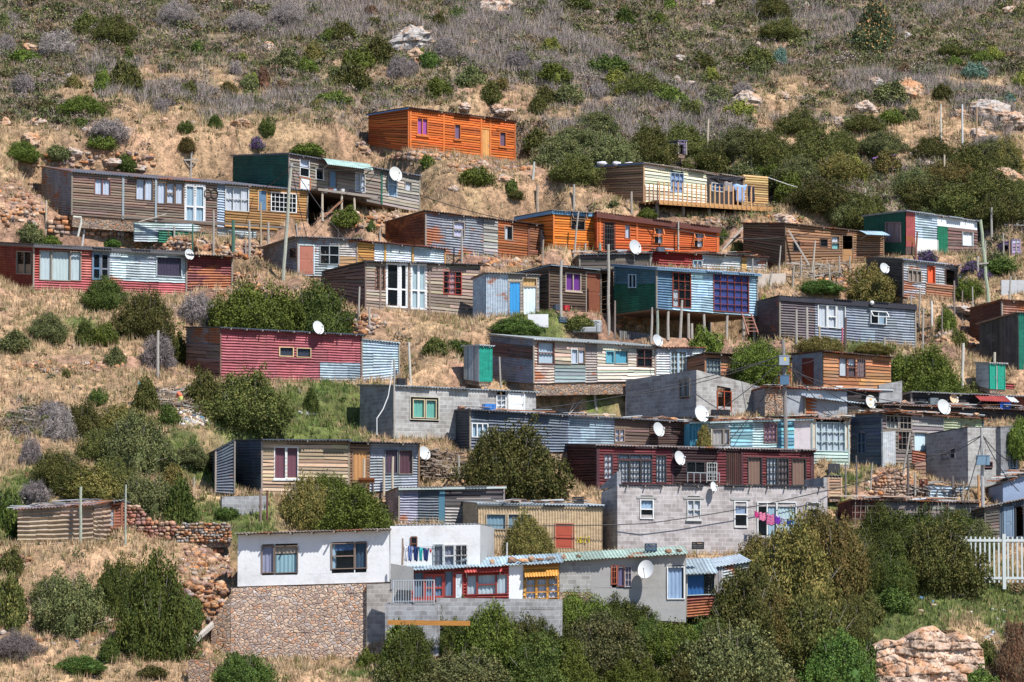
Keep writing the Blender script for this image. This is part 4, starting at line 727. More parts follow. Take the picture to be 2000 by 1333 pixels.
for O, th, W, D, inn, ap in HOUSES:
    u, v = loc2(O, th, XX, YY); du = np.maximum(np.maximum(-u, u-W), 0); dv = np.maximum(np.maximum(-v-.4, v-D), 0); away = np.minimum(away, sm(np.sqrt(du**2+dv**2)/2.5))
ZZ = ZZ+rel*away*fade+fbm(XX, YY, 1.1, 31)*.1*np.where(PADW > 0, 0, 1)*(YY > 205)*np.maximum(away, .15)
def gz(x, y):
    x = np.asarray(x, float); y = np.asarray(y, float); i = np.clip(np.searchsorted(GX, x)-1, 0, len(GX)-2); j = np.clip(np.searchsorted(GY, y)-1, 0, len(GY)-2)
    fx = (x-GX[i])/(GX[i+1]-GX[i]); fy = (y-GY[j])/(GY[j+1]-GY[j])
    return (ZZ[i, j]*(1-fx)+ZZ[i+1, j]*fx)*(1-fy)+(ZZ[i, j+1]*(1-fx)+ZZ[i+1, j+1]*fx)*fy
def hit(px, py):
    r = ray(px, py); y = np.arange(206, 420, .1); t = y/r[1]; d = gz(r[0]*t, y)-r[2]*t; k = np.argmax(d > 0)
    if d[k] <= 0: k = len(y)-1
    return (r[0]*t[k], y[k], r[2]*t[k])
PATCH = []
def patch(ty, *ls):
    for (px, py, rx, ry) in ls:
        h = hit0(px, py); PATCH.append((ty, h[0], h[1], rx/33, ry*.07))
patch('green', (620, 800, 130, 50), (540, 845, 170, 28), (440, 905, 110, 45), (1160, 780, 110, 45), (1060, 640, 75, 22), (420, 1000, 90, 40), (30, 1000, 70, 70), (1690, 925, 70, 35), (1650, 965, 40, 20), (1780, 1190, 170, 50), (1960, 1180, 70, 60),
      (1400, 1270, 90, 60), (1200, 1310, 150, 40), (120, 1078, 110, 14), (1940, 520, 60, 25), (1690, 680, 150, 16), (1420, 690, 80, 22), (150, 640, 80, 18), (700, 1300, 60, 30), (480, 1010, 60, 30), (950, 1240, 60, 30), (900, 640, 40, 30))
patch('soil', (60, 400, 90, 50), (250, 440, 170, 22), (760, 285, 130, 22), (1010, 335, 90, 20), (1400, 290, 90, 18), (1420, 435, 140, 14), (120, 1240, 160, 35), (390, 1130, 50, 90), (1160, 605, 90, 26), (1400, 650, 120, 22), (720, 620, 70, 26), (1560, 640, 60, 30),
      (600, 440, 120, 30), (1860, 640, 70, 50), (460, 560, 60, 40), (130, 715, 110, 12), (1100, 770, 25, 14), (1240, 500, 100, 20), (1580, 440, 60, 16), (370, 740, 60, 60), (980, 505, 100, 14), (1740, 940, 70, 40))
patch('straw', (100, 590, 150, 35), (120, 740, 170, 60), (300, 740, 120, 50), (860, 370, 260, 50), (560, 290, 160, 35), (870, 640, 120, 60), (200, 1095, 200, 25), (250, 1300, 260, 40), (1060, 1300, 80, 25), (1700, 1240, 60, 30), (1830, 610, 60, 40), (860, 750, 60, 50), (1830, 480, 90, 16), (700, 280, 100, 20))
patch('soil', (180, 712, 220, 7), (560, 560, 60, 8), (890, 720, 22, 60), (1120, 760, 14, 50), (300, 520, 120, 8), (60, 800, 50, 14), (230, 300, 90, 16), (620, 395, 50, 16), (1330, 640, 60, 12), (500, 1240, 40, 40), (1830, 690, 60, 14))
patch('green', (650, 770, 70, 30), (1090, 800, 60, 30), (350, 870, 60, 40), (1870, 1150, 140, 18), (1720, 1230, 60, 20))
patch('scrub', (1300, 300, 240, 80), (1650, 330, 300, 100), (1900, 400, 200, 90), (60, 830, 60, 40))
def cover(x, y):
    """weights straw, green, soil, scrub for plan positions"""
    s = y-231-KX*x; n = fbm(x, y, .22, 50); top = hit0(1000, 235)[1]-231
    sc = sm((s-top+n*16+1.5)/8); W = {'straw': (1-sc)*1.0, 'green': 0*s, 'soil': .35*sm((fbm(x, y, .33, 70)+.05)/.3), 'scrub': sc}
    for ty, cx, cy, rx, ry in PATCH:
        q = ((x-cx)/rx)**2+((y-cy)/ry)**2; k = sm((1.35+n*1.2-np.sqrt(q))/.7)
        for a in W: W[a] = W[a]*(1-k)
        W[ty] = W[ty]+k
    t = sum(W.values()); return {a: W[a]/t for a in W}
PAL = dict(straw=(.43, .29, .175), green=(.13, .16, .045), soil=(.35, .215, .15), scrub=(.235, .185, .135))
cw = cover(XX, YY); CC = sum(cw[a][..., None]*np.array(PAL[a]) for a in PAL)
n1 = fbm(XX, YY, .5, 90)[..., None]; n2 = fbm(XX, YY, 1.7, 95)[..., None]
CC = CC*(1+.55*n1+.4*n2); CC[..., 1] *= (1+.12*fbm(XX, YY, .8, 99)); CC = np.clip(CC, .02, .7)
far = (np.abs(XX) > 120) | (YY > 420) | (YY < 190)
CC[far] = (.2, .17, .1)
def groundm():
    m, t, p = nm('hillside_ground'); n1 = noise(t, 1.6, off=2, coord='Generated'); tc = N(t, 'ShaderNodeTexCoord')
    a = colattr(t); g = N(t, 'ShaderNodeNewGeometry'); 
    def nz(sc, d=5):
        q = N(t, 'ShaderNodeTexNoise'); q.inputs['Scale'].default_value = sc; q.inputs['Detail'].default_value = d; q.inputs['Roughness'].default_value = .7; t.links.new(g.outputs['Position'], q.inputs[0]); return q.outputs[0]
    x, y = nz(2.2), nz(9)
    a = mixc(t, ramp(t, x, .4, .6), mul(t, a, (.6, .58, .55)), mul(t, a, (1.3, 1.25, 1.2))); a = mixc(t, ramp(t, y, .5, .62), a, mul(t, a, (.55, .55, .55)))
    t.links.new(a, p.inputs['Base Color']); p.inputs['Roughness'].default_value = 1; bump(t, p, y, .9, .1); return m
ni, nj = XX.shape; idx = np.arange(ni*nj).reshape(ni, nj)
Fq = np.stack([idx[:-1, :-1], idx[1:, :-1], idx[1:, 1:], idx[:-1, 1:]], -1).reshape(-1, 4)
tag(npmesh('ground', np.stack([XX, YY, ZZ], -1).reshape(-1, 3), Fq, CC.reshape(-1, 3), groundm(), smooth=True), kind='structure')

# ---------------------------------------------------------------- grass, scrub and rubble (uncountable)
def inhouse(x, y):
    m = np.zeros(x.shape, bool)
    for O, th, W, D, inn, ap in HOUSES:
        u, v = loc2(O, th, x, y); m |= (u > -.15) & (u < W+.15) & (v > -.12) & (v < D+.1)
    return m
def scatter(n, rng, smin=-18, smax=88):
    x = rng.uniform(-1, 1, n); y = rng.uniform(212, 334, n); x = x*y*.142; z = gz(x, y)
    py = 666.5-F*((z/y)*CP-SP)/(CP+(z/y)*SP); k = (py > -40) & (py < 1400) & ~inhouse(x, y); return x[k], y[k], z[k]
def blades(x, y, z, h, c, nb, wd, rng, spread=.16, lean=.35):
    n = len(x); X = np.repeat(x, nb); Y = np.repeat(y, nb); Z = np.repeat(z, nb); Hh = np.repeat(h, nb)*rng.uniform(.5, 1.15, n*nb); Cc = np.repeat(c, nb, 0)*rng.uniform(.65, 1.35, (n*nb, 1))
    a = rng.uniform(0, 2*pi, n*nb); r = rng.random(n*nb)*spread; bx = X+cos_(a)*r; by = Y+sin_(a)*r; a2 = a+rng.normal(0, .6, n*nb); L = Hh*lean*rng.uniform(.3, 1.6, n*nb)
    p = rng.uniform(0, pi, n*nb); wx, wy = cos_(p)*wd, sin_(p)*wd
    V = np.empty((n*nb, 3, 3)); V[:, 0] = np.stack([bx-wx, by-wy, Z-.05], -1); V[:, 1] = np.stack([bx+wx, by+wy, Z-.05], -1); V[:, 2] = np.stack([bx+cos_(a2)*L, by+sin_(a2)*L, Z+Hh], -1)
    return V.reshape(-1, 3), np.arange(n*nb*3).reshape(-1, 3), np.repeat(Cc, 3, 0)
cos_, sin_ = np.cos, np.sin
def pick(cwt, rng):
    k = ['straw', 'green', 'soil', 'scrub']; M_ = np.cumsum(np.stack([cwt[a] for a in k], -1), -1); r = rng.random((len(M_), 1)); return (r > M_).sum(-1).clip(0, 3)
rng = np.random.default_rng(5); x, y, z = scatter(172000, rng); ty = pick(cover(x, y), rng)
def tufts(mask, cols, n_, hr, nb, wd, name, label, cat, **kw):
    i = np.where(mask)[0]; i = i[:n_]; cols = np.array(cols); c = cols[rng.integers(0, len(cols), len(i))]
    h = rng.uniform(*hr, len(i)); V, Fc, C = blades(x[i], y[i], z[i], h, c, nb, wd, rng, **kw)
    return tag(npmesh(name, V, Fc, C, flatm(.85)), label, cat, kind='stuff')
tufts((ty == 0) | ((ty == 2) & (rng.random(len(ty)) < .25)), [(.55, .39, .235), (.47, .32, .185), (.63, .47, .30), (.36, .25, .15), (.25, .22, .095), (.40, .28, .16)], 40000, (.22, .5), 9, .022, 'dry_grass', 'dry straw coloured grass covering the open slopes', 'grass')
tufts(ty == 1, [(.15, .20, .05), (.20, .23, .07), (.12, .17, .045), (.30, .26, .12), (.09, .14, .04)], 14000, (.15, .4), 10, .025, 'green_grass', 'green grass growing in patches between the shacks', 'grass')
tufts((ty == 3) & (rng.random(len(ty)) < .75), [(.30, .24, .23), (.36, .28, .24), (.18, .19, .08), (.42, .31, .19), (.22, .16, .09), (.44, .35, .24), (.14, .16, .06), (.12, .14, .05)], 38000, (.25, .65), 10, .022, 'dry_brush', 'grey-brown dry brush and stalks covering the upper hillside', 'brush', spread=.3, lean=.5)
tufts((ty == 3) & (fbm(x, y, .16, 222) > .08) & (y-KX*x > hit0(1000, 260)[1]), [(.42, .35, .33), (.36, .30, .28), (.48, .40, .35), (.31, .26, .25)], 9000, (.45, .95), 12, .018, 'dry_stalks', 'tall pale lavender-grey dry stalks in patches on the upper hillside', 'brush', spread=.35, lean=.4)
def leafcloud(P0_, R, nl, size, cols, rng, hz=.8):
    """P0_ (n,3) centres, R radii; nl leaves each"""
    n = len(P0_); d = rng.normal(size=(n, nl, 3)); d /= np.linalg.norm(d, axis=-1, keepdims=True); d[..., 2] = np.abs(d[..., 2])*hz
    p = P0_[:, None]+d*(R[:, None, None])*rng.uniform(.55, 1.05, (n, nl, 1)); p = p.reshape(-1, 3); m = len(p)
    u = rng.normal(size=(m, 3)); u /= np.linalg.norm(u, axis=-1, keepdims=True); w_ = rng.normal(size=(m, 3)); v = np.cross(u, w_); v /= np.linalg.norm(v, axis=-1, keepdims=True)+1e-9
    s = size*rng.uniform(.6, 1.3, (m, 1)); V = np.stack([p-u*s, p+v*s*.5, p+u*s, p-v*s*.5], 1).reshape(-1, 3); C = cols.reshape(-1, 3); return V, np.arange(m*4).reshape(-1, 4), np.repeat(C, 4, 0)
i = np.where(((ty == 3) & (rng.random(len(ty)) < .42)) | ((ty != 3) & (rng.random(len(ty)) < .02)))[0]; i = i[rng.permutation(len(i))][:15000]
pc = np.array([(.10, .12, .03), (.13, .15, .045), (.19, .15, .06), (.17, .15, .13), (.25, .19, .17), (.07, .10, .035), (.16, .19, .055), (.22, .13, .07), (.09, .12, .04), (.11, .13, .07)])[rng.integers(0, 10, len(i))]
pc = (pc[:, None]*rng.uniform(.6, 1.5, (len(i), 22, 1))).clip(0, 1); V, Fc, C = leafcloud(np.stack([x[i], y[i], z[i]-.05], -1), rng.uniform(.2, .5, len(i)), 22, .09, pc, rng)
tag(npmesh('low_scrub', V, Fc, C, flatm(.8)), 'low olive and grey fynbos scrub between the larger shrubs', 'scrub', kind='stuff')
def lobes(n0, seed, nl, size, rr_, pal, name, label):
    r = np.random.default_rng(seed); k = np.where((ty == 3) & (fbm(x, y, .35, 140+seed) > -.12))[0]; k = k[r.permutation(len(k))][:n0]; R0 = r.uniform(*rr_, len(k)); Q = []; Rr = []; Cc = []
    pal = np.array(pal)
    for m in range(4):
        a = r.uniform(0, 2*pi, len(k)); Q.append(np.stack([x[k]+np.cos(a)*R0*.5, y[k]+np.sin(a)*R0*.4, z[k]+R0*r.uniform(-.1, .25, len(k))], -1)); Rr.append(R0*r.uniform(.5, .75, len(k)))
    pi_ = r.integers(0, len(pal), len(k)); Q = np.concatenate(Q); Rr = np.concatenate(Rr); Cc = np.tile(pal[pi_], (4, 1))[:, None]*r.uniform(.6, 1.45, (len(Q), nl, 1))*r.uniform(.9, 1.1, (len(Q), nl, 3)); V, Fc, C = leafcloud(Q, Rr, nl, size, Cc.clip(0, 1), r, .95)
    return tag(npmesh(name, V, Fc, C, flatm(.7)), label, 'scrub', kind='stuff')
lobes(1350, 1, 30, .10, (.35, .85), [(.10, .12, .045), (.14, .15, .055), (.09, .10, .045), (.17, .17, .07), (.13, .12, .06), (.19, .13, .075), (.16, .14, .08)], 'small_shrubs', 'countless small green and olive shrubs dotting the upper hillside')
lobes(1000, 2, 44, .06, (.35, .85), [(.27, .21, .185), (.22, .175, .16), (.35, .28, .23), (.26, .19, .14), (.30, .24, .22)], 'dead_shrubs', 'small dead grey-purple shrubs scattered over the upper hillside')
def rockverts(rng, n, flat=.7):
    """n little faceted stones, unit size"""
    b = np.array([(-1, -1, -1), (1, -1, -1), (1, 1, -1), (-1, 1, -1), (-1, -1, 1), (1, -1, 1), (1, 1, 1), (-1, 1, 1)])*.62
    ex = np.array([(0, 0, 1), (0, 0, -1), (1, 0, 0), (-1, 0, 0), (0, 1, 0), (0, -1, 0)])*1.0
    V = np.concatenate([b, ex])[None]*rng.uniform(.7, 1.2, (n, 14, 1)); a = rng.uniform(0, 2*pi, n); c_, s_ = np.cos(a)[:, None], np.sin(a)[:, None]
    V = V*rng.uniform(.6, 1.3, (n, 1, 3)); X = V[..., 0]*c_-V[..., 1]*s_; Y = V[..., 0]*s_+V[..., 1]*c_; return np.stack([X, Y, V[..., 2]*flat], -1)
RF = []
for ctr, ring in ((8, (4, 5, 6, 7)), (9, (0, 3, 2, 1)), (10, (1, 2, 6, 5)), (11, (0, 4, 7, 3)), (12, (2, 3, 7, 6)), (13, (0, 1, 5, 4))):
    for k in range(4): RF.append((ctr, ring[k], ring[(k+1) % 4]))
RF = np.array(RF)
SCOL = np.array([(.50, .34, .22), (.42, .27, .17), (.38, .31, .27), (.30, .19, .14), (.46, .24, .12), (.52, .42, .34), (.30, .22, .21)])
def rubble(name, label, areas, seed, smin=.08, smax=.28, cols=SCOL):
    r = np.random.default_rng(seed); PX = []; 
    for (cx, cy, rx, ry, n) in areas:
        for k in range(n):
            a, q = r.uniform(0, 2*pi), sqrt(r.random()); PX.append(hit(cx+cos(a)*q*rx, cy+sin(a)*q*ry))
    P = np.array(PX); P = P[~inhouse(P[:, 0], P[:, 1])]; n = len(P); V = rockverts(r, n)*r.uniform(smin, smax, (n, 1, 1))+P[:, None]; Fc = (RF[None]+14*np.arange(n)[:, None, None]).reshape(-1, 3)
    C = np.repeat(cols[r.integers(0, len(cols), n)]*r.uniform(.7, 1.25, (n, 1)), 14, 0); return tag(npmesh(name, V.reshape(-1, 3), Fc, C, rockm()), label, 'rubble', kind='stuff')
rubble('rubble', 'loose orange-brown stones heaped on the slopes between shacks', [(215, 443, 60, 24, 420), (330, 478, 90, 12, 260), (470, 490, 70, 14, 160), (750, 288, 60, 14, 260), (840, 305, 90, 8, 150), (960, 325, 90, 12, 260), (720, 425, 60, 22, 160), (1000, 512, 60, 12, 200), (700, 635, 50, 20, 120),
       (1640, 550, 50, 16, 160), (1740, 945, 50, 25, 160), (400, 1130, 50, 80, 340), (130, 718, 120, 10, 120), (120, 1230, 140, 30, 170), (1240, 620, 70, 22, 80), (1450, 430, 120, 10, 120), (40, 400, 50, 50, 160), (1860, 660, 60, 20, 80), (180, 315, 130, 22, 120), (20, 1100, 40, 16, 60), (1960, 930, 35, 16, 90), (400, 1290, 60, 30, 60), (1950, 200, 100, 50, 60), (600, 400, 60, 25, 80), (460, 560, 60, 26, 120), (1530, 780, 30, 20, 60)], 3)
# ---------------------------------------------------------------- boulders
def boulder(px, py, wpx, hpx, c, desc, cat='boulder', name='boulder', seed=None):
    p = hit(px, py); k = p[1]/F; W, Hh = wpx*k, hpx*k; r = random.Random(seed or int(px*7+py)); mb = MB(); n, m = 26, 15; vs = []; ph = [r.uniform(0, 6) for _ in range(6)]; fs = []
    pl = [(Vector((r.uniform(-1, 1), r.uniform(-1, .3), r.uniform(-.3, 1))).normalized(), r.uniform(.5, .85)) for _ in range(13)]
    for j in range(m+1):
        for i in range(n):
            a = 2*pi*i/n; e = -pi/2+pi*j/m; d = Vector((cos(a)*cos(e), sin(a)*cos(e), sin(e))); q = 1.0
            for nn, t in pl:
                dd = d.dot(nn)
                if dd > .01: q = min(q, t/dd)
            q *= r.uniform(.975, 1.02)*(1+.07*sin(a*5+ph[0]+e*3)+.05*sin(a*9+e*7+ph[1])+.05*sin(e*11+ph[2])); vs.append((d.x*q*W*.6, d.y*q*W*.5, d.z*q*Hh*.75+Hh*.25))
    for j in range(m):
        for i in range(n): fs.append((j*n+i, j*n+(i+1) % n, (j+1)*n+(i+1) % n, (j+1)*n+i))
    mb.add(vs, fs, c); o = mb.build(name, rockm()); o.location = p; o.rotation_euler = (0, r.uniform(-.2, .2), r.uniform(-.3, .3)); return tag(o, ulabel(desc, px, py-hpx/2), cat)
PR, OR_, GR = (.50, .41, .35), (.48, .34, .24), (.43, .40, .38)
for b in [(803, 92, 100, 42, GR, 'largest pale cracked boulder'), (965, 30, 75, 55, PR, 'pink-brown boulder at the top edge'), (815, 118, 40, 26, OR_, 'small orange boulder'), (1458, 205, 58, 36, PR, 'streaked pale boulder'), (1688, 218, 56, 28, PR, 'flat pink boulder'), (1768, 186, 62, 38, OR_, 'tall orange-white boulder'), (1712, 168, 46, 22, GR, 'grey slab boulder'),
          (1925, 225, 80, 42, GR, 'ridged grey boulder'), (1975, 245, 60, 34, PR, 'ridged pink boulder'), (1972, 360, 70, 38, OR_, 'big smooth rounded boulder'), (62, 98, 46, 16, OR_, 'flat orange boulder'), (55, 280, 44, 28, OR_, 'orange pointed boulder'), (12, 246, 26, 20, PR, 'pale round boulder'), (170, 258, 26, 14, PR, 'pale boulder'), (70, 242, 40, 16, PR, 'low pink boulder'),
          (520, 96, 28, 16, PR, 'cream boulder'), (133, 152, 18, 12, GR, 'small white boulder'), (238, 122, 24, 10, PR, 'small flat pink boulder'), (160, 228, 16, 8, GR, 'small grey boulder'), (320, 240, 26, 12, PR, 'thin flat pink boulder'), (378, 244, 16, 10, GR, 'small grey boulder'), (470, 245, 40, 16, OR_, 'reddish boulder'), (1348, 168, 28, 14, PR, 'cream boulder'), (1322, 160, 18, 16, GR, 'narrow grey boulder'),
          (1530, 236, 26, 11, GR, 'white flat boulder'), (1640, 246, 30, 18, GR, 'leaning grey-white boulder'), (1612, 175, 20, 12, PR, 'small pointed boulder'), (1532, 190, 26, 12, PR, 'low pale boulder'), (1572, 172, 16, 14, PR, 'small cream boulder'), (1325, 118, 34, 14, GR, 'flat grey boulder'), (1385, 12, 34, 20, PR, 'pale boulder'), (1574, 22, 16, 24, GR, 'upright white rock'), (1775, 75, 26, 14, GR, 'grey boulder'), (1975, 30, 28, 22, PR, 'cream boulder'),
          (1905, 268, 34, 22, PR, 'cream boulder behind the poles'), (1875, 228, 34, 16, OR_, 'orange boulder'), (1930, 250, 30, 14, GR, 'low grey boulder'), (1815, 325, 26, 14, PR, 'half buried boulder'), (1675, 442, 22, 18, OR_, 'round orange boulder'), (1535, 435, 50, 20, PR, 'smooth sloping boulder'), (905, 212, 36, 16, PR, 'pale boulder behind the orange cabin'), (970, 212, 28, 12, PR, 'low cream boulder'), (990, 222, 40, 14, PR, 'flat boulder'),
          (1235, 345, 20, 12, OR_, 'brown boulder'), (985, 352, 34, 14, PR, 'flat pale boulder'), (885, 372, 22, 10, PR, 'flat cream boulder'), (790, 230, 16, 10, GR, 'small grey boulder'), (440, 12, 30, 14, PR, 'pale boulder'), (480, 8, 26, 14, GR, 'cracked grey-white boulder'), (1165, 30, 18, 10, PR, 'small boulder'), (1190, 108, 22, 10, GR, 'small grey boulder'), (1260, 60, 22, 12, PR, 'pink boulder'), (1480, 90, 20, 10, PR, 'small flat boulder'),
          (640, 8, 20, 10, GR, 'small grey boulder'), (140, 300, 40, 16, PR, 'flat pink boulder'), (215, 320, 44, 14, GR, 'flat grey slab'), (270, 330, 36, 12, GR, 'low slab'), (25, 318, 24, 14, PR, 'low boulder'), (845, 60, 20, 10, GR, 'small pale boulder'), (925, 88, 22, 12, OR_, 'small orange boulder'), (1880, 608, 60, 16, GR, 'flat grey boulder'), (1225, 610, 70, 30, OR_, 'earthy boulder'), (1115, 595, 90, 20, OR_, 'low earthy bank rock'), (640, 500, 24, 8, PR, 'flat stone')]:
    boulder(b[0], b[1], b[2], b[3], b[4], b[5])

# ================================================================ PLANTS
def near(key, px, py, off=.5):
    """point seen at (px,py) lying on the plane `off` metres in front of a house wall"""
    H = FR[key]; th = H['th']; n = (sin(th), -cos(th)); pl = Plane((H['O'][0]+n[0]*off, H['O'][1]+n[1]*off, H['O'][2]), (cos(th), sin(th)), None, None)
    u, z = pl.px(px, py); return Vector((pl.O[0]+cos(th)*u, pl.O[1]+sin(th)*u, pl.O[2]+z))
PALS = dict(olive=[(0.091, 0.106, 0.0218), (0.0638, 0.0781, 0.0169), (0.127, 0.129, 0.029), (0.0455, 0.055, 0.0146), (0.173, 0.156, 0.0437)], grey=[(0.113, 0.132, 0.0469), (0.0779, 0.0968, 0.0338), (0.156, 0.168, 0.0622), (0.225, 0.212, 0.0731), (0.0519, 0.066, 0.0235)],
            green=[(0.112, 0.153, 0.0204), (0.0781, 0.112, 0.0153), (0.156, 0.194, 0.028), (0.0559, 0.0815, 0.0127)], dark=[(0.0533, 0.0819, 0.0156), (0.0372, 0.0613, 0.013), (0.0853, 0.112, 0.0207), (0.107, 0.122, 0.0207)], bright=[(0.0836, 0.138, 0.0214), (0.0588, 0.111, 0.0214), (0.125, 0.18, 0.03), (0.042, 0.0758, 0.0171)],
            yellow=[(0.286, 0.311, 0.0415), (0.358, 0.373, 0.0519), (0.179, 0.224, 0.0415), (0.12, 0.162, 0.0415)], twig=[(0.293, 0.244, 0.244), (0.232, 0.195, 0.195), (0.366, 0.305, 0.281), (0.159, 0.146, 0.122)], teal=[(0.122, 0.22, 0.171), (0.0854, 0.171, 0.134), (0.183, 0.281, 0.22)],
            tan=[(0.139, 0.121, 0.0305), (0.189, 0.147, 0.0392), (0.0943, 0.0976, 0.0218), (0.259, 0.178, 0.0521), (0.069, 0.0732, 0.0175)], protea=[(0.0791, 0.112, 0.0439), (0.0527, 0.0791, 0.0384), (0.105, 0.132, 0.0549)], rusty=[(0.244, 0.122, 0.061), (0.183, 0.11, 0.061), (0.134, 0.11, 0.061)], purple=[(0.176, 0.0765, 0.272), (0.048, 0.0765, 0.024), (0.064, 0.0935, 0.032), (0.224, 0.111, 0.32)])
ARCH = {}
def arch(kind, size, var):
    """crown mesh about 2 wide and 1.2 high: leafy clumps on a dome, unit size"""
    k = (kind, size, var)
    if k in ARCH: return ARCH[k]
    r = np.random.default_rng(abs(hash(str(k))) % 9999 if False else (sum(ord(c) for c in kind)*31+var*7+'sml'.index(size)*101))
    nc, nl, lr, cr = {'s': (26, 34, .10, .36), 'm': (95, 50, .052, .26), 'l': (380, 60, .0225, .15)}[size]
    d = r.normal(size=(nc, 3)); d /= np.linalg.norm(d, axis=-1, keepdims=True); d[:, 2] = np.abs(d[:, 2])
    ang = np.arctan2(d[:, 1], d[:, 0]); lob = 1+.16*np.sin(ang*3+var)+.12*np.sin(ang*5+var*2.3)+.12*np.sin(d[:, 2]*6+var)
    P = d*np.array([1.02, .9, .95])*(lob*r.uniform(.62, .96, nc))[:, None]*.9; P[:, 2] = P[:, 2]+.08; low = r.random(nc) < .22; P[low, 2] = r.uniform(-.28, .1, low.sum())
    PP = np.array(PALS[kind]); base_ = PP[r.integers(0, len(PP), nc)]; C = base_[:, None]*.45+PP[r.integers(0, len(PP), (nc, nl))]*.55; C = (C*r.uniform(.7, 1.35, (nc, nl, 1)))
    if kind == 'protea':
        q = r.random((nc, nl)) < .13; C[q] = (.62, .38, .12)
    ne = int(nc*.8); de = r.normal(size=(ne, 3)); de /= np.linalg.norm(de, axis=-1, keepdims=True); de[:, 2] = np.where(de[:, 2] < -.3, -de[:, 2], de[:, 2]); an = np.arctan2(de[:, 1], de[:, 0])
    PE = de*np.array([1, .88, .95])*((1+.16*np.sin(an*3+var)+.12*np.sin(an*5+var*2.3)+.12*np.sin(de[:, 2]*6+var))*.72)[:, None]; PE[:, 2] += .06
    P = np.concatenate([P, PE]); C = np.concatenate([C, C[r.integers(0, nc, ne)]]); nc += ne
    R = r.uniform(.7, 1.2, nc)*cr; R[-ne:] *= .8
    n = nc; d = r.normal(size=(n, nl, 3)); d /= np.linalg.norm(d, axis=-1, keepdims=True)
    p = (P[:, None]+d*R[:, None, None]*r.uniform(.5, 1.0, (n, nl, 1))).reshape(-1, 3); p[:, 2] = np.maximum(p[:, 2], -.32+.05*r.random(len(p)))
    out = np.repeat(d.reshape(-1, 3), 1, 0)*.7+r.normal(size=(n*nl, 3))*.6; out /= np.linalg.norm(out, axis=-1, keepdims=True)
    u = np.cross(out, r.normal(size=(n*nl, 3))); u /= np.linalg.norm(u, axis=-1, keepdims=True)+1e-9; v = np.cross(out, u); m = len(p)
    s = lr*r.uniform(.6, 1.4, (m, 1)); wv = .55 if kind != 'twig' else .16; lu = 1.0 if kind != 'twig' else 2.2
    V = np.stack([p-u*s*lu, p+v*s*wv, p+u*s*lu, p-v*s*wv], 1).reshape(-1, 3); Fc = np.arange(m*4).reshape(-1, 4); CC_ = np.repeat(C.reshape(-1, 3), 4, 0)
    if kind != 'twig':       # denser inner foliage
        nn_, mm_ = 18, 9; a_ = np.linspace(0, 2*pi, nn_, endpoint=False); e_ = np.linspace(-.5, pi/2, mm_+1); A_, E_ = np.meshgrid(a_, e_, indexing='ij'); rad = (1+.16*np.sin(A_*3+var)+.12*np.sin(A_*5+var*2.3)+.12*np.sin(np.sin(E_)*6+var))*.66*r.uniform(.8, 1.1, A_.shape)
        IV = np.stack([np.cos(A_)*np.cos(E_)*rad, np.sin(A_)*np.cos(E_)*rad*.88, np.sin(E_)*rad*.95+.06], -1).reshape(-1, 3); idx_ = np.arange(nn_*(mm_+1)).reshape(nn_, mm_+1); i2 = np.roll(idx_, -1, 0)
        IF = np.stack([idx_[:, :-1], i2[:, :-1], i2[:, 1:], idx_[:, 1:]], -1).reshape(-1, 4); Fc = np.concatenate([Fc, IF+len(V)]); CC_ = np.concatenate([CC_, np.repeat(PP[r.integers(0, len(PP), len(IV))], 1, 0)]); V = np.concatenate([V, IV])
    nt_ = {'s': 5, 'm': 12, 'l': 34}[size]; dt = r.normal(size=(nt_, 3)); dt /= np.linalg.norm(dt, axis=-1, keepdims=True); dt[:, 2] = np.abs(dt[:, 2])*.9+.1; q0 = dt*np.array([.55, .5, .5]); q1 = dt*r.uniform(.86, 1.12, (nt_, 1))*np.array([1, .9, 1])+r.normal(size=(nt_, 3))*.05; wv_ = np.cross(dt, r.normal(size=(nt_, 3))); wv_ /= np.linalg.norm(wv_, axis=-1, keepdims=True); wv_ *= .011 if size != 'l' else .006
    TV = np.stack([q0-wv_, q0+wv_, q1+wv_*.3, q1-wv_*.3], 1).reshape(-1, 3); TF = np.arange(nt_*4).reshape(-1, 4); Fc = np.concatenate([Fc, TF+len(V)]); V = np.concatenate([V, TV]); CC_ = np.concatenate([CC_, np.full((len(TV), 3), (.32, .28, .25))])
    me_o = npmesh('crown', V, Fc, CC_, leafm()); me = me_o.data; bpy.data.objects.remove(me_o); ARCH[k] = me; return me
TR = None
def trunkmesh():
    global TR
    if TR: return TR
    mb = MB(); r = random.Random(4)
    for k in range(7):
        a = 2*pi*k/7+r.uniform(-.3, .3); q = r.uniform(.35, .6); mb.tube([(r.uniform(-.05, .05), r.uniform(-.05, .05), -.12), (cos(a)*q*.3, sin(a)*q*.3, .22), (cos(a)*q*.75, sin(a)*q*.6, .5), (cos(a)*q, sin(a)*q, .78)], [.035, .026, .016, .006], 6, (.26, .22, .19))
    o = mb.build('trunk', wood((.9, .9, .9), .1)); TR = o.data; bpy.data.objects.remove(o); return TR
KN = dict(olive='dark olive', grey='grey-green', green='leafy green', dark='dark green', bright='bright green', yellow='yellow-green', twig='twiggy grey', teal='blue-green', tan='brownish', protea='orange-flowered', rusty='rusty brown', purple='purple-flowered')
NB = [0]
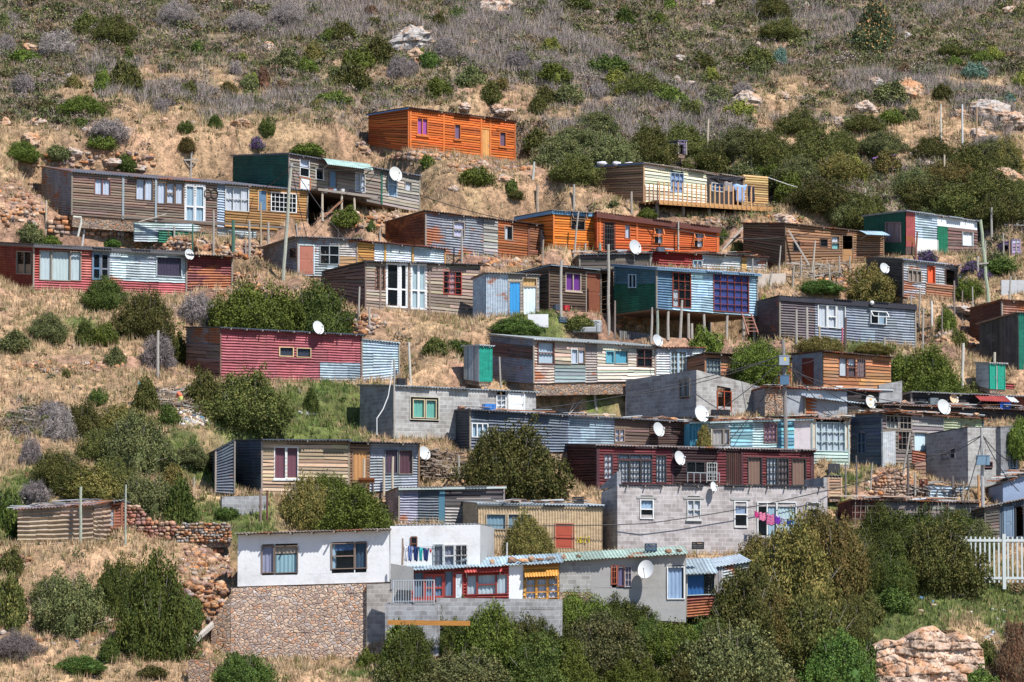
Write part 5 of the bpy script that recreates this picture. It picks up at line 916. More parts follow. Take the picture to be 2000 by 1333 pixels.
def bush(px, py, wpx, hpx, kind, tree=False, yoff=0, desc=None, stem=0, key=None, off=1.5):
    p = list(near(key, px, py, off) if key else hit(px, py)); k = p[1]/F; W, Hh = wpx*k, hpx*k; size = 's' if wpx < 34 else ('m' if wpx < 85 else 'l'); NB[0] += 1
    big = wpx >= 60; me = arch(kind, size, NB[0] % (3 if size != 'l' else 2))
    d = desc or ('%s %s' % (KN[kind], 'tree' if tree else ('bush' if wpx > 60 else 'shrub')))
    if size == 'l': d = 'big '+d
    rot = random.uniform(-.5, .5)+(pi if random.random() < .5 else 0); s = (W/2*1.02, W/2*.9, (Hh-stem*k)/1.02)
    lab = ulabel(d, px, py-hpx/2); g = 'shrubs and bushes on the hillside'
    if big:
        root = empty('tree' if tree else 'bush', p, 0, lab, 'tree' if tree else 'bush', g)
        o = bpy.data.objects.new('crown', me); COL.objects.link(o); o.parent = root; o.scale = s; o.rotation_euler = (0, 0, rot); o.location = (0, 0, stem*k)
        t = bpy.data.objects.new('trunk', trunkmesh()); COL.objects.link(t); t.parent = root; t.scale = (s[0], s[1], s[2]*1.0+stem*k*.9); t.rotation_euler = (0, 0, rot)
    else:
        o = bpy.data.objects.new('shrub', me); COL.objects.link(o); o.location = p; o.scale = s; o.rotation_euler = (0, 0, rot); tag(o, lab, 'shrub', g)
for b in [(203, 598, 100, 58, 'dark'), (283, 657, 120, 95, 'olive'), (385, 628, 80, 64, 'twig'), (500, 655, 190, 112, 'green'), (618, 658, 150, 108, 'dark'), (402, 795, 70, 75, 'olive'), (485, 828, 180, 108, 'olive'), (608, 806, 36, 46, 'dark'), (95, 660, 88, 52, 'grey'), (28, 682, 70, 36, 'grey'), (165, 672, 46, 42, 'dark'), (205, 672, 52, 46, 'green'),
          (225, 712, 44, 34, 'grey'), (310, 712, 80, 56, 'twig'), (345, 705, 50, 60, 'dark'), (160, 860, 100, 80, 'olive'), (260, 912, 150, 110, 'grey'), (235, 845, 130, 60, 'tan'), (115, 858, 70, 66, 'twig'), (110, 945, 110, 70, 'olive'), (190, 972, 190, 60, 'tan'), (285, 1010, 150, 92, 'grey'), (352, 1020, 70, 80, 'dark'), (15, 1040, 70, 95, 'bright'), (375, 905, 88, 38, 'grey'), (60, 905, 50, 50, 'twig'), (70, 978, 60, 44, 'twig'),
          (600, 1032, 115, 112, 'tan'), (690, 1040, 190, 92, 'green'), (640, 985, 100, 66, 'green'), (1005, 968, 210, 145, 'olive'), (960, 930, 100, 90, 'olive'), (1027, 1086, 100, 82, 'tan'), (130, 1235, 160, 128, 'grey'), (305, 1275, 165, 195, 'dark'), (225, 1195, 90, 110, 'dark'), (370, 1215, 60, 50, 'dark'), (20, 1215, 80, 90, 'olive'), (30, 1278, 110, 44, 'twig'), (470, 1350, 130, 84, 'bright'),
          (800, 1345, 130, 120, 'dark'), (890, 1260, 100, 90, 'dark'), (960, 1300, 150, 120, 'green'), (1130, 1235, 130, 85, 'green'), (1050, 1240, 120, 70, 'green'), (1225, 1230, 110, 80, 'dark'), (1180, 1310, 190, 115, 'grey'), (900, 1352, 200, 88, 'grey'), (1050, 1350, 180, 110, 'dark'), (1320, 1300, 130, 90, 'green'), (1390, 1255, 70, 50, 'bright'),
          (1430, 1360, 230, 150, 'grey'), (1550, 1210, 200, 190, 'tan'), (1640, 1160, 150, 160, 'tan'), (1450, 1265, 170, 150, 'olive'), (1590, 1310, 190, 150, 'olive'), (1640, 1352, 150, 120, 'bright'), (1530, 1120, 110, 90, 'tan'), (1720, 1080, 120, 95, 'dark'), (1790, 1075, 150, 85, 'dark'), (1835, 1145, 180, 135, 'olive'), (1740, 1160, 100, 80, 'dark'), (1910, 1085, 100, 70, 'grey'), (1690, 1215, 70, 60, 'olive'), (1745, 1190, 80, 40, 'bright'),
          (1480, 1130, 110, 90, 'tan'), (1600, 1090, 130, 95, 'tan'), (1660, 1120, 110, 100, 'olive'), (1350, 1345, 150, 90, 'olive'), (1270, 1270, 90, 70, 'dark'), (1230, 1345, 130, 80, 'green'), (1400, 1300, 110, 90, 'olive'), (1520, 1280, 150, 120, 'tan'), (780, 1290, 80, 70, 'green'), (820, 1270, 110, 60, 'dark'), (1020, 1300, 130, 100, 'olive'), (1120, 1345, 140, 90, 'green'), (760, 1345, 80, 60, 'grey'), (1000, 1220, 110, 50, 'green'), (1660, 1260, 90, 100, 'olive'), (1680, 1330, 80, 90, 'bright'), (1860, 1050, 110, 60, 'dark'), (1750, 1125, 120, 80, 'dark'), (1690, 1150, 90, 80, 'dark'), (1470, 1200, 150, 100, 'olive'), (1840, 1090, 90, 60, 'twig'), (1180, 1270, 130, 80, 'dark'), (1080, 1290, 120, 90, 'dark'),
          (1330, 300, 110, 60, 'olive'), (1400, 330, 100, 60, 'olive'), (1450, 300, 110, 56, 'grey'), (1640, 350, 110, 56, 'tan'), (1560, 352, 100, 50, 'grey'), (1810, 400, 140, 60, 'olive'), (1930, 390, 140, 60, 'olive'), (1985, 400, 90, 56, 'olive'), (1640, 430, 110, 50, 'grey'), (1850, 360, 110, 50, 'tan'), (1940, 330, 110, 60, 'grey'), (1730, 335, 60, 40, 'tan'), (1495, 345, 90, 40, 'green'), (1230, 350, 120, 46, 'grey'), (1120, 350, 110, 50, 'olive'),
          (1735, 1338, 80, 50, 'olive'), (1900, 1345, 80, 50, 'bright'), (1925, 1300, 60, 50, 'olive'), (1700, 1290, 50, 40, 'dark'), (1850, 1245, 50, 16, 'rusty'),
          (250, 1150, 70, 50, 'tan'), (100, 1180, 90, 60, 'grey'), (20, 1120, 60, 50, 'olive'), (215, 950, 90, 60, 'olive'), (300, 900, 70, 60, 'grey'), (200, 900, 90, 70, 'olive'), (150, 960, 90, 50, 'tan'), (340, 950, 50, 40, 'tan'), (100, 820, 60, 40, 'twig'),
          (1380, 695, 80, 54, 'green'), (1498, 645, 50, 66, 'yellow'), (1700, 594, 135, 84, 'tan'), (1815, 772, 150, 96, 'green'), (1760, 745, 60, 50, 'green'), (1890, 790, 60, 40, 'olive'), (1600, 690, 100, 36, 'tan'), (1700, 690, 90, 20, 'tan'), (1130, 640, 60, 26, 'olive'), (1000, 650, 120, 30, 'bright'), (1880, 590, 100, 52, 'green'), (1850, 645, 36, 48, 'green'), (1870, 672, 40, 30, 'olive'),
          (1100, 335, 130, 72, 'grey'), (1190, 330, 130, 78, 'grey'), (1265, 312, 110, 72, 'olive'), (1050, 292, 66, 40, 'olive'), (1165, 262, 110, 46, 'grey'), (1130, 285, 120, 40, 'grey'), (1290, 348, 80, 30, 'green'), (1500, 322, 110, 74, 'olive'), (1590, 325, 120, 76, 'olive'), (1560, 262, 90, 50, 'olive'), (1685, 255, 90, 34, 'olive'), (1640, 300, 90, 50, 'olive'), (1720, 300, 110, 44, 'grey'), (1600, 402, 140, 58, 'olive'), (1690, 440, 110, 66, 'olive'), (1545, 385, 70, 50, 'green'),
          (1785, 378, 110, 50, 'grey'), (1665, 350, 60, 46, 'yellow'), (1820, 310, 90, 46, 'olive'), (1900, 345, 130, 70, 'olive'), (1960, 330, 90, 60, 'tan'), (1870, 420, 170, 66, 'olive'), (1960, 432, 120, 60, 'olive'), (1810, 440, 120, 40, 'grey'), (1420, 360, 60, 34, 'olive'), (1480, 370, 80, 44, 'grey'), (1450, 345, 60, 30, 'grey'), (1340, 345, 50, 30, 'olive'),
          (222, 78, 90, 52, 'olive'), (112, 105, 80, 44, 'twig'), (170, 62, 60, 36, 'olive'), (45, 120, 60, 26, 'green'), (245, 175, 70, 60, 'olive'), (200, 180, 40, 44, 'green'), (160, 222, 100, 36, 'green'), (195, 142, 26, 18, 'dark'), (250, 118, 26, 22, 'dark'), (460, 145, 26, 30, 'twig', 0), (515, 175, 26, 46, 'rusty'), (45, 180, 60, 34, 'twig'), (215, 268, 80, 40, 'twig'), (200, 285, 60, 26, 'green'), (40, 310, 90, 34, 'green'), (110, 308, 52, 28, 'grey'),
          (245, 330, 44, 30, 'bright'), (420, 250, 34, 24, 'dark'), (520, 262, 34, 34, 'dark'), (500, 288, 36, 20, 'purple'), (370, 190, 46, 30, 'olive'), (385, 100, 26, 20, 'bright'), (560, 130, 60, 34, 'grey'), (600, 140, 50, 26, 'green'), (670, 80, 60, 40, 'olive'), (700, 130, 70, 40, 'green'), (740, 118, 66, 44, 'olive'), (650, 205, 70, 30, 'green'), (688, 172, 80, 54, 'olive'), (855, 185, 60, 34, 'green'), (840, 128, 40, 30, 'bright'), (920, 165, 60, 36, 'grey'), (960, 195, 50, 34, 'olive'),
          (1080, 160, 80, 42, 'green'), (1110, 200, 60, 38, 'grey'), (1065, 205, 50, 36, 'olive'), (1190, 145, 80, 40, 'dark'), (1200, 170, 60, 34, 'yellow'), (1255, 185, 100, 46, 'olive'), (1310, 200, 70, 34, 'green'), (1130, 18, 60, 30, 'dark'), (1220, 50, 50, 34, 'dark'), (895, 40, 34, 30, 'dark'), (1510, 40, 100, 52, 'olive', 0), (1535, 62, 40, 26, 'olive'), (1520, 72, 90, 34, 'olive'), (1480, 128, 70, 38, 'olive'), (1523, 128, 36, 32, 'teal'), (1902, 152, 50, 30, 'teal'), (1373, 132, 50, 30, 'olive'), (1400, 200, 60, 34, 'grey'), (1445, 228, 56, 34, 'yellow'), (1390, 160, 40, 28, 'yellow'),
          (1712, 72, 80, 62, 'protea'), (1692, 98, 84, 52, 'protea'), (1730, 90, 40, 52, 'protea'), (1740, 200, 80, 40, 'grey'), (1860, 110, 90, 24, 'olive'), (1970, 200, 30, 16, 'teal'), (1840, 195, 50, 30, 'olive'), (1740, 240, 50, 30, 'green'), (1935, 300, 90, 40, 'twig'), (1450, 185, 50, 24, 'twig'), (480, 60, 90, 40, 'twig'), (560, 45, 90, 44, 'twig'), (340, 45, 90, 46, 'twig'), (1010, 130, 60, 34, 'twig'), (1060, 150, 50, 34, 'twig'), (870, 110, 50, 36, 'twig'), (1165, 190, 44, 34, 'twig'), (1345, 225, 60, 30, 'olive'), (780, 150, 60, 40, 'twig'),
          (930, 360, 66, 38, 'green'), (835, 325, 30, 24, 'green'), (600, 300, 80, 20, 'green'), (835, 325, 30, 22, 'green'), (725, 452, 18, 22, 'dark'), (1000, 372, 30, 20, 'dark'), (1005, 385, 40, 16, 'olive'), (60, 470, 52, 36, 'grey'), (95, 478, 60, 18, 'green'), (220, 482, 40, 18, 'bright'), (70, 480, 40, 16, 'bright'), (1265, 425, 46, 18, 'green'), (1410, 475, 36, 30, 'dark'), (1440, 492, 36, 22, 'olive'), (1600, 570, 110, 24, 'bright'),
          (1740, 502, 36, 16, 'purple'), (1810, 510, 48, 20, 'purple'), (1900, 530, 50, 20, 'purple'), (1925, 545, 34, 20, 'purple'), (1950, 530, 80, 24, 'bright'), (850, 690, 60, 30, 'olive'), (890, 685, 60, 24, 'bright'), (130, 735, 18, 16, 'olive'), (285, 800, 60, 60, 'olive'), (190, 790, 40, 34, 'dark'), (330, 830, 50, 40, 'bright'), (530, 860, 50, 22, 'grey'), (1995, 870, 40, 60, 'green'), (1978, 920, 30, 40, 'green'), (290, 1260, 60, 30, 'dark'), (160, 1310, 110, 30, 'bright'),
          (720, 1310, 60, 40, 'green'), (1985, 1330, 90, 120, 'rusty'), (1915, 1300, 60, 40, 'green'), (1370, 1340, 100, 40, 'green'), (1030, 560, 20, 14, 'olive'), (440, 1010, 50, 22, 'bright'), (300, 1320, 60, 20, 'olive'), (215, 1290, 50, 40, 'bright')]:
    if b[4] in PALS: bush(*b[:5])
bush(1480, 757, 118, 100, 'green', True, stem=24, desc='round leafy tree', key='plank house behind the tree', off=1.3)
bush(1470, 760, 60, 24, 'green', key='plank house behind the tree', off=1.5)
bush(1374, 874, 34, 40, 'tan', key='turquoise patched house', off=.7)
bush(1992, 880, 44, 66, 'green', key='recessed block annex', off=.5)
bush(677, 452, 60, 48, 'green', True, stem=16, desc='little round tree')
nr = 0; rr = random.Random(21)
while nr < 75:
    px, py = rr.uniform(0, 2000), rr.uniform(5, 300)
    if py > 200 and 680 < px < 1040: continue
    if py > 240 and px > 400: continue
    q = rr.choice(['olive', 'grey', 'green', 'dark', 'twig', 'olive', 'rusty', 'yellow', 'tan', 'grey']); wd = rr.uniform(14, 44); bush(px, py, wd, wd*rr.uniform(.5, .8), q); nr += 1

# ================================================================ OBJECTS ON AND AROUND THE HOUSES
def dish(key, px, py, wpx, hpx, desc, off=.45, mount='wall', c=(.60, .61, .61), az=30, el=18, spots=False):
    p = near(key, px, py, off); k = p[1]/F; R = hpx*k/2; root = empty('satellite_dish', p, 0, desc, 'satellite dish', 'satellite dishes')
    a = radians(az); e = radians(el); n = Vector((sin(a)*cos(e), -cos(a)*cos(e), sin(e))); u = n.cross(Vector((0, 0, 1))).normalized(); v = u.cross(n); f = min(1, wpx/hpx/max(.3, cos(a)))
    mb = MB(); vs = []; fs = []; m, q = 6, 28
    for j in range(m+1):
        for i in range(q): t = 2*pi*i/q; r = R*j/m; vs.append(u*cos(t)*r*f+v*sin(t)*r-n*(.22*R*(1-(j/m)**2)))
    for j in range(m):
        for i in range(q): fs.append((j*q+i, j*q+(i+1) % q, (j+1)*q+(i+1) % q, (j+1)*q+i))
    mb.add(vs, fs); o = len(vs)
    b = [x-n*.015 for x in vs]; mb.add(b, [f_[::-1] for f_ in fs])
    for i in range(q): mb.quad(vs[m*q+i], vs[m*q+(i+1) % q], b[m*q+(i+1) % q], b[m*q+i])
    rf = mb.build('reflector', paint(c, .45, .15), root, True)
    if spots:
        m2 = MB()
        for (uu, vv) in ((-.1, .5), (.2, -.45)): m2.tube([u*uu*R+v*vv*R-n*.17*R, u*uu*R+v*vv*R-n*.155*R], .1, 8)
        m2.build('rust_spots', paint((.6, .3, .05)), rf)
    m2 = MB(); fp_ = n*R*.95-v*R*.25; m2.tube([-v*R*.98-n*.02, -v*R*.8+n*R*.4, fp_], .018, 6); m2.build('feed_arm', paint((.5, .5, .5)), root)
    m2 = MB(); m2.tube([fp_-n*.05, fp_+n*.07], .04, 8); m2.build('receiver', paint((.6, .6, .6)), root)
    m2 = MB(); H = FR[key]; nn = Vector((sin(H['th']), -cos(H['th']), 0)); back = -n*.24*R
    if mount == 'wall': m2.tube([back, back-nn*.15, -nn*(off-.02)-Vector((0, 0, R*.55))], .022, 6)
    else: m2.tube([back, back-Vector((0, 0, R*.5)), back-Vector((0, 0, R+.35))], .025, 6)
    m2.build('mount', paint((.3, .3, .32)), root)
DS = [('green tin and plank house', 773, 340, 24, 31, 'big pale grey satellite dish on the end wall of the grey plank house'), ('pink tin house', 622, 640, 20, 28, 'white satellite dish on the roof edge of the pink house'),
      ('red and pale blue tin house', 370, 497, 17, 23, 'white satellite dish at the right corner of the red and pale blue house'), ('dark red tin shack', 1241, 483, 23, 31, 'white satellite dish in front of the long orange house', .5, 'post'), ('tin house with the orange panel', 1728, 524, 24, 22, 'half hidden grey dish behind the brown-tipped bush at right', .5),
      ('patchwork cream house', 1285, 665, 19, 25, 'white satellite dish at the right end of the patchwork cream house', .35), ('lower plank house with maroon blinds', 829, 885, 22, 28, 'white satellite dish beside the veranda with maroon blinds', .3), ('dark blue long shack', 1287, 839, 21, 30, 'white satellite dish on the dark brown wall above the maroon house', .6),
      ('turquoise patched house', 1371, 808, 27, 35, 'big white satellite dish above the left end of the turquoise house', .5), ('maroon house', 1328, 895, 20, 30, 'white satellite dish on the maroon veranda behind a pole', .3), ('big grey block house', 1394, 951, 12, 21, 'small white dish on a tall mount of the big grey block house', .35),
      ('grey cement house', 1261, 1112, 30, 38, 'largest white satellite dish on the grey cement wall', .6), ('rusty orange tin shed', 1702, 785, 22, 28, 'white satellite dish with orange rust spots', .8), ('dark timber house with heaped roof', 1844, 795, 27, 32, 'big white satellite dish on the junk covered roof', .2, 'post'), ('low junk covered shack', 1864, 779, 21, 20, 'peach coloured satellite dish behind a big white one', -.6, 'post')]
for i, d in enumerate(DS):
    key, px, py, wp, hp, lab = d[:6]; off = d[6] if len(d) > 6 else .45; mt = d[7] if len(d) > 7 else 'wall'
    dish(key, px, py, wp, hp, lab, off, mt, (.62, .42, .26) if 'peach' in lab else ((.55, .62, .62) if 'grey' in lab[:12] else random.choice(((.60, .62, .63), (.52, .54, .54), (.56, .56, .53), (.48, .5, .51)))), az=-15 if 'cement' in lab else random.uniform(24, 40), spots='spots' in lab)
# ---------------------------------------------------------------- posts and poles
WG, WS = (.40, .37, .33), (.55, .47, .36)
def post(x, yt, yb, wpx, c=WG, dx=0, desc=None, cat='post', name='wooden_post', key=None, off=.5, extra=None, group='wooden posts around the shacks'):
    p = Vector(near(key, x, yb, off)) if key else Vector(hit(x, yb)); k = p[1]/F; h = (yb-yt)*k; r = wpx*k/2; mb = MB(); z = Vector((dx*k, 0, h))
    if h < .1: return
    nn = max(2, int(h/.8)); pts = [Vector((0, 0, -.15))]+[z*(i/nn)+Vector((random.uniform(-.25, .25)*r, random.uniform(-.25, .25)*r, 0)) for i in range(1, nn+1)]
    mb.tube(pts, [r*(1.08-.2*i/nn) for i in range(nn+1)], 7); cn = 'grey' if c == WG else ('pale' if c == WS else 'weathered')
    lab = ulabel(desc or ('%s wooden post' % cn), x+dx/2, (yt+yb)/2); m = wood(c, .3)
    if not extra: o = mb.build(name, m); o.location = p; tag(o, lab, cat, group); return o
    root = empty(name, p, 0, desc, cat); mb.build('pole', m, root); extra(root, z, k); return root
def crossarm(root, z, k):
    mb = MB(); mb.box((-.42, -.05, z[2]*.62), (.42, .05, z[2]*.62+.1)); mb.build('crossarm', wood(WG), root); m2 = MB(); m2.bar((-.35, -.04, z[2]*.6), (0, -.04, z[2]*.42), .04); m2.bar((.35, -.04, z[2]*.6), (0, -.04, z[2]*.42), .04); m2.build('brace', wood(WG), root)
def boxes(root, z, k, ys=((.8, .55, (.30, .36, .44)), (.62, .5, (.08, .16, .26)))):
    for f, s, c in ys:
        mb = MB(); h = z[2]*f; x = z[0]*f; mb.box((x-s/2, -.42, h-.25), (x+s/2, -.12, h+.25)); mb.box((x-s/2-.03, -.44, h+.25), (x+s/2+.03, -.1, h+.28)); b = mb.build('junction_box', paint(c, .5), root)
        if f > .75:
            m2 = MB(); m2.box((x-.02, -.426, h-.02), (x+.1, -.423, h+.16)); m2.build('warning_sticker', paint((.75, .6, .05)), b)
        m3 = MB(); m3.box((x-.1, -.14, h-.1), (x+.1, 0, h+.1)); m3.build('bracket', paint((.2, .2, .2)), root)
def boxes2(root, z, k): boxes(root, z, k, ((.70, .72, (.16, .26, .36)),))
post(553, 317, 548, 7, (.42, .43, .36), 15, 'tall greenish utility pole leaning right before the row of plank houses', 'utility pole', 'utility_pole', extra=lambda r, z, k: crossarm(r, z, k) if False else (lambda mb: mb.build('iron_strap', paint((.3, .3, .3)), r))((lambda m: (m.tube([z*.99, z*.99-Vector((0, 0, .12))], .12, 7), m)[1])(MB())))
post(372, 288, 356, 4, WG, 2, 'short utility pole with a crossarm behind the long weathered house', 'utility pole', 'utility_pole', extra=crossarm)
for q in [(1652, 905, 975, 4, (.2, .18, .17), 0), (1700, 905, 965, 3, WG, 4), (1750, 920, 975, 3, (.15, .13, .12), -3), (1788, 925, 980, 4, WG, 0), (1830, 960, 990, 4, (.2, .18, .17), 0), (1892, 960, 1000, 3, WG, 0), (1880, 940, 985, 3, WG, 2), (1470, 505, 545, 3, WG, 0), (1548, 520, 565, 3, WG, 3), (1590, 520, 560, 3, WG, 0), (1622, 515, 560, 3, WG, -3), (1660, 500, 545, 3, WG, 0), (1780, 575, 620, 3, WG, 0), (1795, 560, 640, 3, WG, 3), (1840, 600, 660, 3, (.24, .2, .17), 0), (1900, 560, 610, 3, WG, 0), (1960, 455, 500, 3, WG, 0), (1925, 470, 520, 4, WG, 0), (990, 1060, 1100, 4, (.6, .6, .6), 0), (1200, 560, 620, 4, WG, 0), (700, 560, 625, 4, WG, 2), (722, 600, 650, 4, WG, 0), (620, 500, 560, 4, WG, 3), (480, 470, 500, 3, WG, 0), (340, 440, 470, 4, WG, 0), (300, 436, 470, 4, WG, 0)]: post(*q)
post(1535, 662, 876, 8, (.24, .22, .21), -4, 'dark utility pole carrying two electrical boxes with a yellow sticker', 'utility pole', 'utility_pole', key='turquoise patched house', off=.5, extra=boxes)
post(1920, 836, 1050, 7, (.40, .40, .40), 0, 'grey utility pole with one blue-grey box before the square block house', 'utility pole', 'utility_pole', extra=boxes2)
post(1934, 428, 622, 7, (.36, .42, .30), -17, 'greenish leaning utility pole right of the green and white house', 'utility pole', 'utility_pole', extra=lambda r, z, k: (lambda mb: mb.build('crosspiece', wood(WG), r))((lambda m: (m.bar(z*.55+Vector((-.4, -.12, 0)), z*.55+Vector((.2, -.12, .06)), .09), m)[1])(MB())))
for q in [(1189, 476, 650, 6, WG, 0), (1096, 508, 626, 6, WG, 0), (1201, 587, 660, 4, (.25, .2, .18), 0), (1200, 830, 952, 5, WG, 0), (1336, 846, 945, 6, (.35, .28, .24), 0), (1166, 705, 806, 5, WG, -14), (770, 700, 858, 4, WG, 0), (157, 951, 1063, 6, (.38, .42, .34), 0), (245, 947, 1066, 4, (.38, .42, .36), 0), (308, 645, 740, 6, WG, 0),
          (802, 668, 752, 5, (.6, .57, .5), -4), (1040, 316, 352, 5, (.55, .56, .5), 4), (1050, 362, 412, 6, (.4, .32, .25), 0), (1121, 360, 410, 5, WG, 0), (1380, 232, 330, 4, WS, 4), (1838, 203, 285, 4, (.62, .58, .5), 0), (1816, 226, 281, 3, (.42, .3, .22), 0), (1880, 203, 286, 4, (.65, .66, .66), 0), (1908, 208, 277, 4, (.42, .28, .18), 0), (1845, 302, 362, 4, WS, 0),
          (1690, 368, 422, 3, WS, 0), (1555, 330, 366, 3, WG, 0), (1468, 304, 345, 3, WG, 0), (1838, 390, 422, 3, WG, 0), (1937, 405, 475, 5, WG, 0), (1234, 374, 420, 5, (.4, .34, .28), 0), (90, 391, 462, 4, WS, 0), (231, 425, 486, 4, (.42, .3, .2), 0), (246, 396, 432, 3, WS, 0), (160, 412, 478, 4, (.62, .62, .6), 9), (376, 438, 494, 3, (.03, .14, .1), 0), (417, 410, 500, 4, WG, 0),
          (455, 430, 503, 7, (.06, .15, .11), 0), (487, 430, 503, 5, WG, 0), (509, 395, 500, 4, (.42, .33, .22), 0), (524, 434, 478, 5, WG, 0), (584, 436, 490, 3, WG, -6), (661, 424, 472, 4, (.36, .26, .2), 0), (742, 447, 478, 3, WG, 0), (778, 447, 482, 3, WS, 0), (902, 450, 512, 4, WG, 0), (1120, 411, 512, 4, WG, 10), (1059, 468, 520, 4, (.35, .28, .22), 2), (1144, 475, 527, 4, WG, 0), (1172, 475, 500, 5, (.2, .3, .25), 0),
          (1328, 586, 662, 6, WG, 5), (1353, 632, 676, 6, WG, -2), (1386, 576, 652, 7, (.3, .27, .24), 0), (1271, 600, 672, 5, WG, 4), (1393, 562, 600, 3, WG, 0), (1556, 604, 678, 5, WG, 0), (1576, 600, 682, 6, WG, 0), (1601, 637, 690, 4, (.5, .4, .25), 0), (1641, 690, 692, 4, WG, 0), (1645, 640, 692, 4, (.5, .12, .2), 1), (1651, 620, 695, 6, (.13, .09, .09), 1), (1728, 660, 690, 4, WG, 0), (1803, 600, 692, 4, WG, 1), (1820, 588, 640, 5, (.7, .68, .64), 0),
          (1864, 548, 635, 4, (.25, .2, .17), 0), (1880, 568, 632, 3, (.25, .2, .17), 0), (1879, 670, 785, 6, (.6, .58, .52), 3), (1943, 688, 762, 6, (.48, .45, .36), 0), (58, 862, 906, 4, WG, -3), (267, 880, 924, 5, WG, 2), (446, 866, 968, 7, (.45, .42, .34), 2), (379, 932, 952, 5, WG, 0), (509, 956, 1022, 5, (.25, .17, .15), 0), (522, 958, 1026, 4, (.14, .04, .04), 0), (1673, 890, 974, 4, (.14, .12, .12), 0), (1774, 888, 972, 5, (.13, .11, .11), 0),
          (1762, 845, 940, 4, WG, 16), (1912, 928, 1000, 5, (.5, .26, .1), 0), (1861, 930, 975, 5, (.15, .13, .13), 0), (896, 890, 940, 5, WG, 0), (1795, 970, 985, 3, WG, 0), (1985, 470, 500, 3, WG, 0), (1972, 455, 520, 3, (.42, .28, .16), 0), (349, 1040, 1052, 3, WG, 0), (420, 495, 545, 3, WS, 0), (446, 800, 803, 2, WG, 0), (978, 697, 752, 4, WG, -3), (1050, 718, 766, 4, WG, -1), (1108, 790, 812, 3, WS, 12), (1268, 560, 590, 3, WG, 0),
          (1885, 540, 590, 4, WG, 3), (1970, 540, 600, 4, WG, 5), (1608, 550, 590, 3, WG, -6), (1502, 530, 560, 3, WG, 6), (1565, 500, 545, 3, WG, 0), (1585, 470, 540, 4, (.5, .44, .36), 8), (1521, 480, 535, 3, WG, 4), (1640, 500, 545, 3, WG, 0), (1788, 452, 520, 4, (.24, .1, .07), 4), (1812, 500, 518, 4, WG, 0), (1910, 500, 535, 5, WG, 0), (1700, 470, 505, 4, WG, -6)]:
    post(*q)
for (x, yt, yb, k_, of) in ((711, 896, 962, 'grey tin veranda house', .9), (750, 894, 964, 'grey tin veranda house', .9), (767, 892, 962, 'grey tin veranda house', .9), (630, 375, 428, 'green tin and plank house', 1.3), (667, 378, 420, 'green tin and plank house', 1.3), (692, 386, 416, 'green tin and plank house', 1.3)):
    post(x, yt, yb, 5, WS, 0, key=k_, off=of)
for (x, yt, yb) in ((1284, 604, 664), (1345, 612, 672), (1305, 608, 660), (1420, 614, 672), (1375, 612, 660), (1474, 618, 684), (1452, 617, 676)):
    post(x, yt, yb, 6, (.30, .34, .28) if x == 1284 else WG, 0, 'stilt post', key='blue stilt house', off=-.1)
# ---------------------------------------------------------------- poles bracing, cables
def pt_at(px, py, g): y = hit(px, g)[1]; return Vector(at(px, py, y))
def plank(a, b, w_, t_, c, desc, cat='plank', name='plank'):
    mb = MB(); m = (a+b)/2; mb.bar(a-m, b-m, w_, t_); o = mb.build(name, wood(c)); o.location = m; return tag(o, desc, cat)
plank(pt_at(1410, 490, 492), pt_at(1455, 440, 500), .11, .09, (.5, .45, .4), 'pale pole leaning against the left corner of the brown slatted shack', 'brace pole', 'brace_pole')
plank(near('brown slatted shack', 1540, 450, .3), near('brown slatted shack', 1582, 520, 1.2), .12, .1, (.5, .45, .4), 'long pale pole leaning across the front of the brown slatted shack', 'brace pole', 'brace_pole')
plank(near('green tin and plank house', 632, 425, 1.3), near('green tin and plank house', 668, 392, 1.3), .3, .06, (.35, .17, .1), 'brown stair board rising to the porch of the green and plank house', 'stair board', 'stair_board')
plank(pt_at(365, 1265, 1270), pt_at(418, 1218, 1262), .22, .2, (.5, .46, .42), 'bleached log lying on the slope left of the stone wall', 'log', 'fallen_log')
plank(near('long weathered plank house', 236, 424, 1.0), near('long weathered plank house', 600, 448, 1.0), .12, .12, (.18, .15, .13), 'long dark rail running in front of the weathered plank house', 'rail', 'rail')
plank(near('red framed house', 757, 1216, 3), near('red framed house', 918, 1218, 3), .06, .24, (.45, .2, .04), 'orange-brown beam lying below the terrace wall', 'beam', 'beam')
plank(near('long weathered plank house', 270, 434, 1.2), near('long weathered plank house', 325, 418, 1.2), .1, .05, (.5, .44, .38), 'loose grey plank lying before the weathered house', 'plank')
plank(pt_at(1110, 810, 815), pt_at(1137, 780, 806), .16, .04, (.45, .4, .35), 'loose board standing in the grass above the dark blue shack', 'plank')
def cable(a, b, sag, desc, r=.024, c=(.02, .02, .025)):
    mb = MB(); n = 18; m = (a+b)/2; mb.tube([a.lerp(b, i/n)-m-Vector((0, 0, sag*4*(i/n)*(1-i/n))) for i in range(n+1)], r, 4); o = mb.build('overhead_cable', paint(c, .6)); o.location = m; tag(o, desc, 'cable')
tp = pt_at(1533, 690, 884); tp2 = pt_at(1919, 850, 1048)
cable(near('green tin and plank house', 818, 381, 0), near('long orange plank house', 1310, 445, .8), .9, 'long black cable from the plank house to the orange house')
cable(near('long orange plank house', 1310, 445, .8), near('brown slatted shack', 1580, 456, .5), .5, 'black cable from the orange house to the slatted shack')
cable(pt_at(1500, 347, 420), pt_at(1839, 391, 440), .7, 'pale cable across the dark bushes above the green and white house', c=(.5, .5, .5)); cable(pt_at(1839, 391, 440), pt_at(2010, 440, 470), .5, 'pale cable from the post down to the right edge', c=(.5, .5, .5))
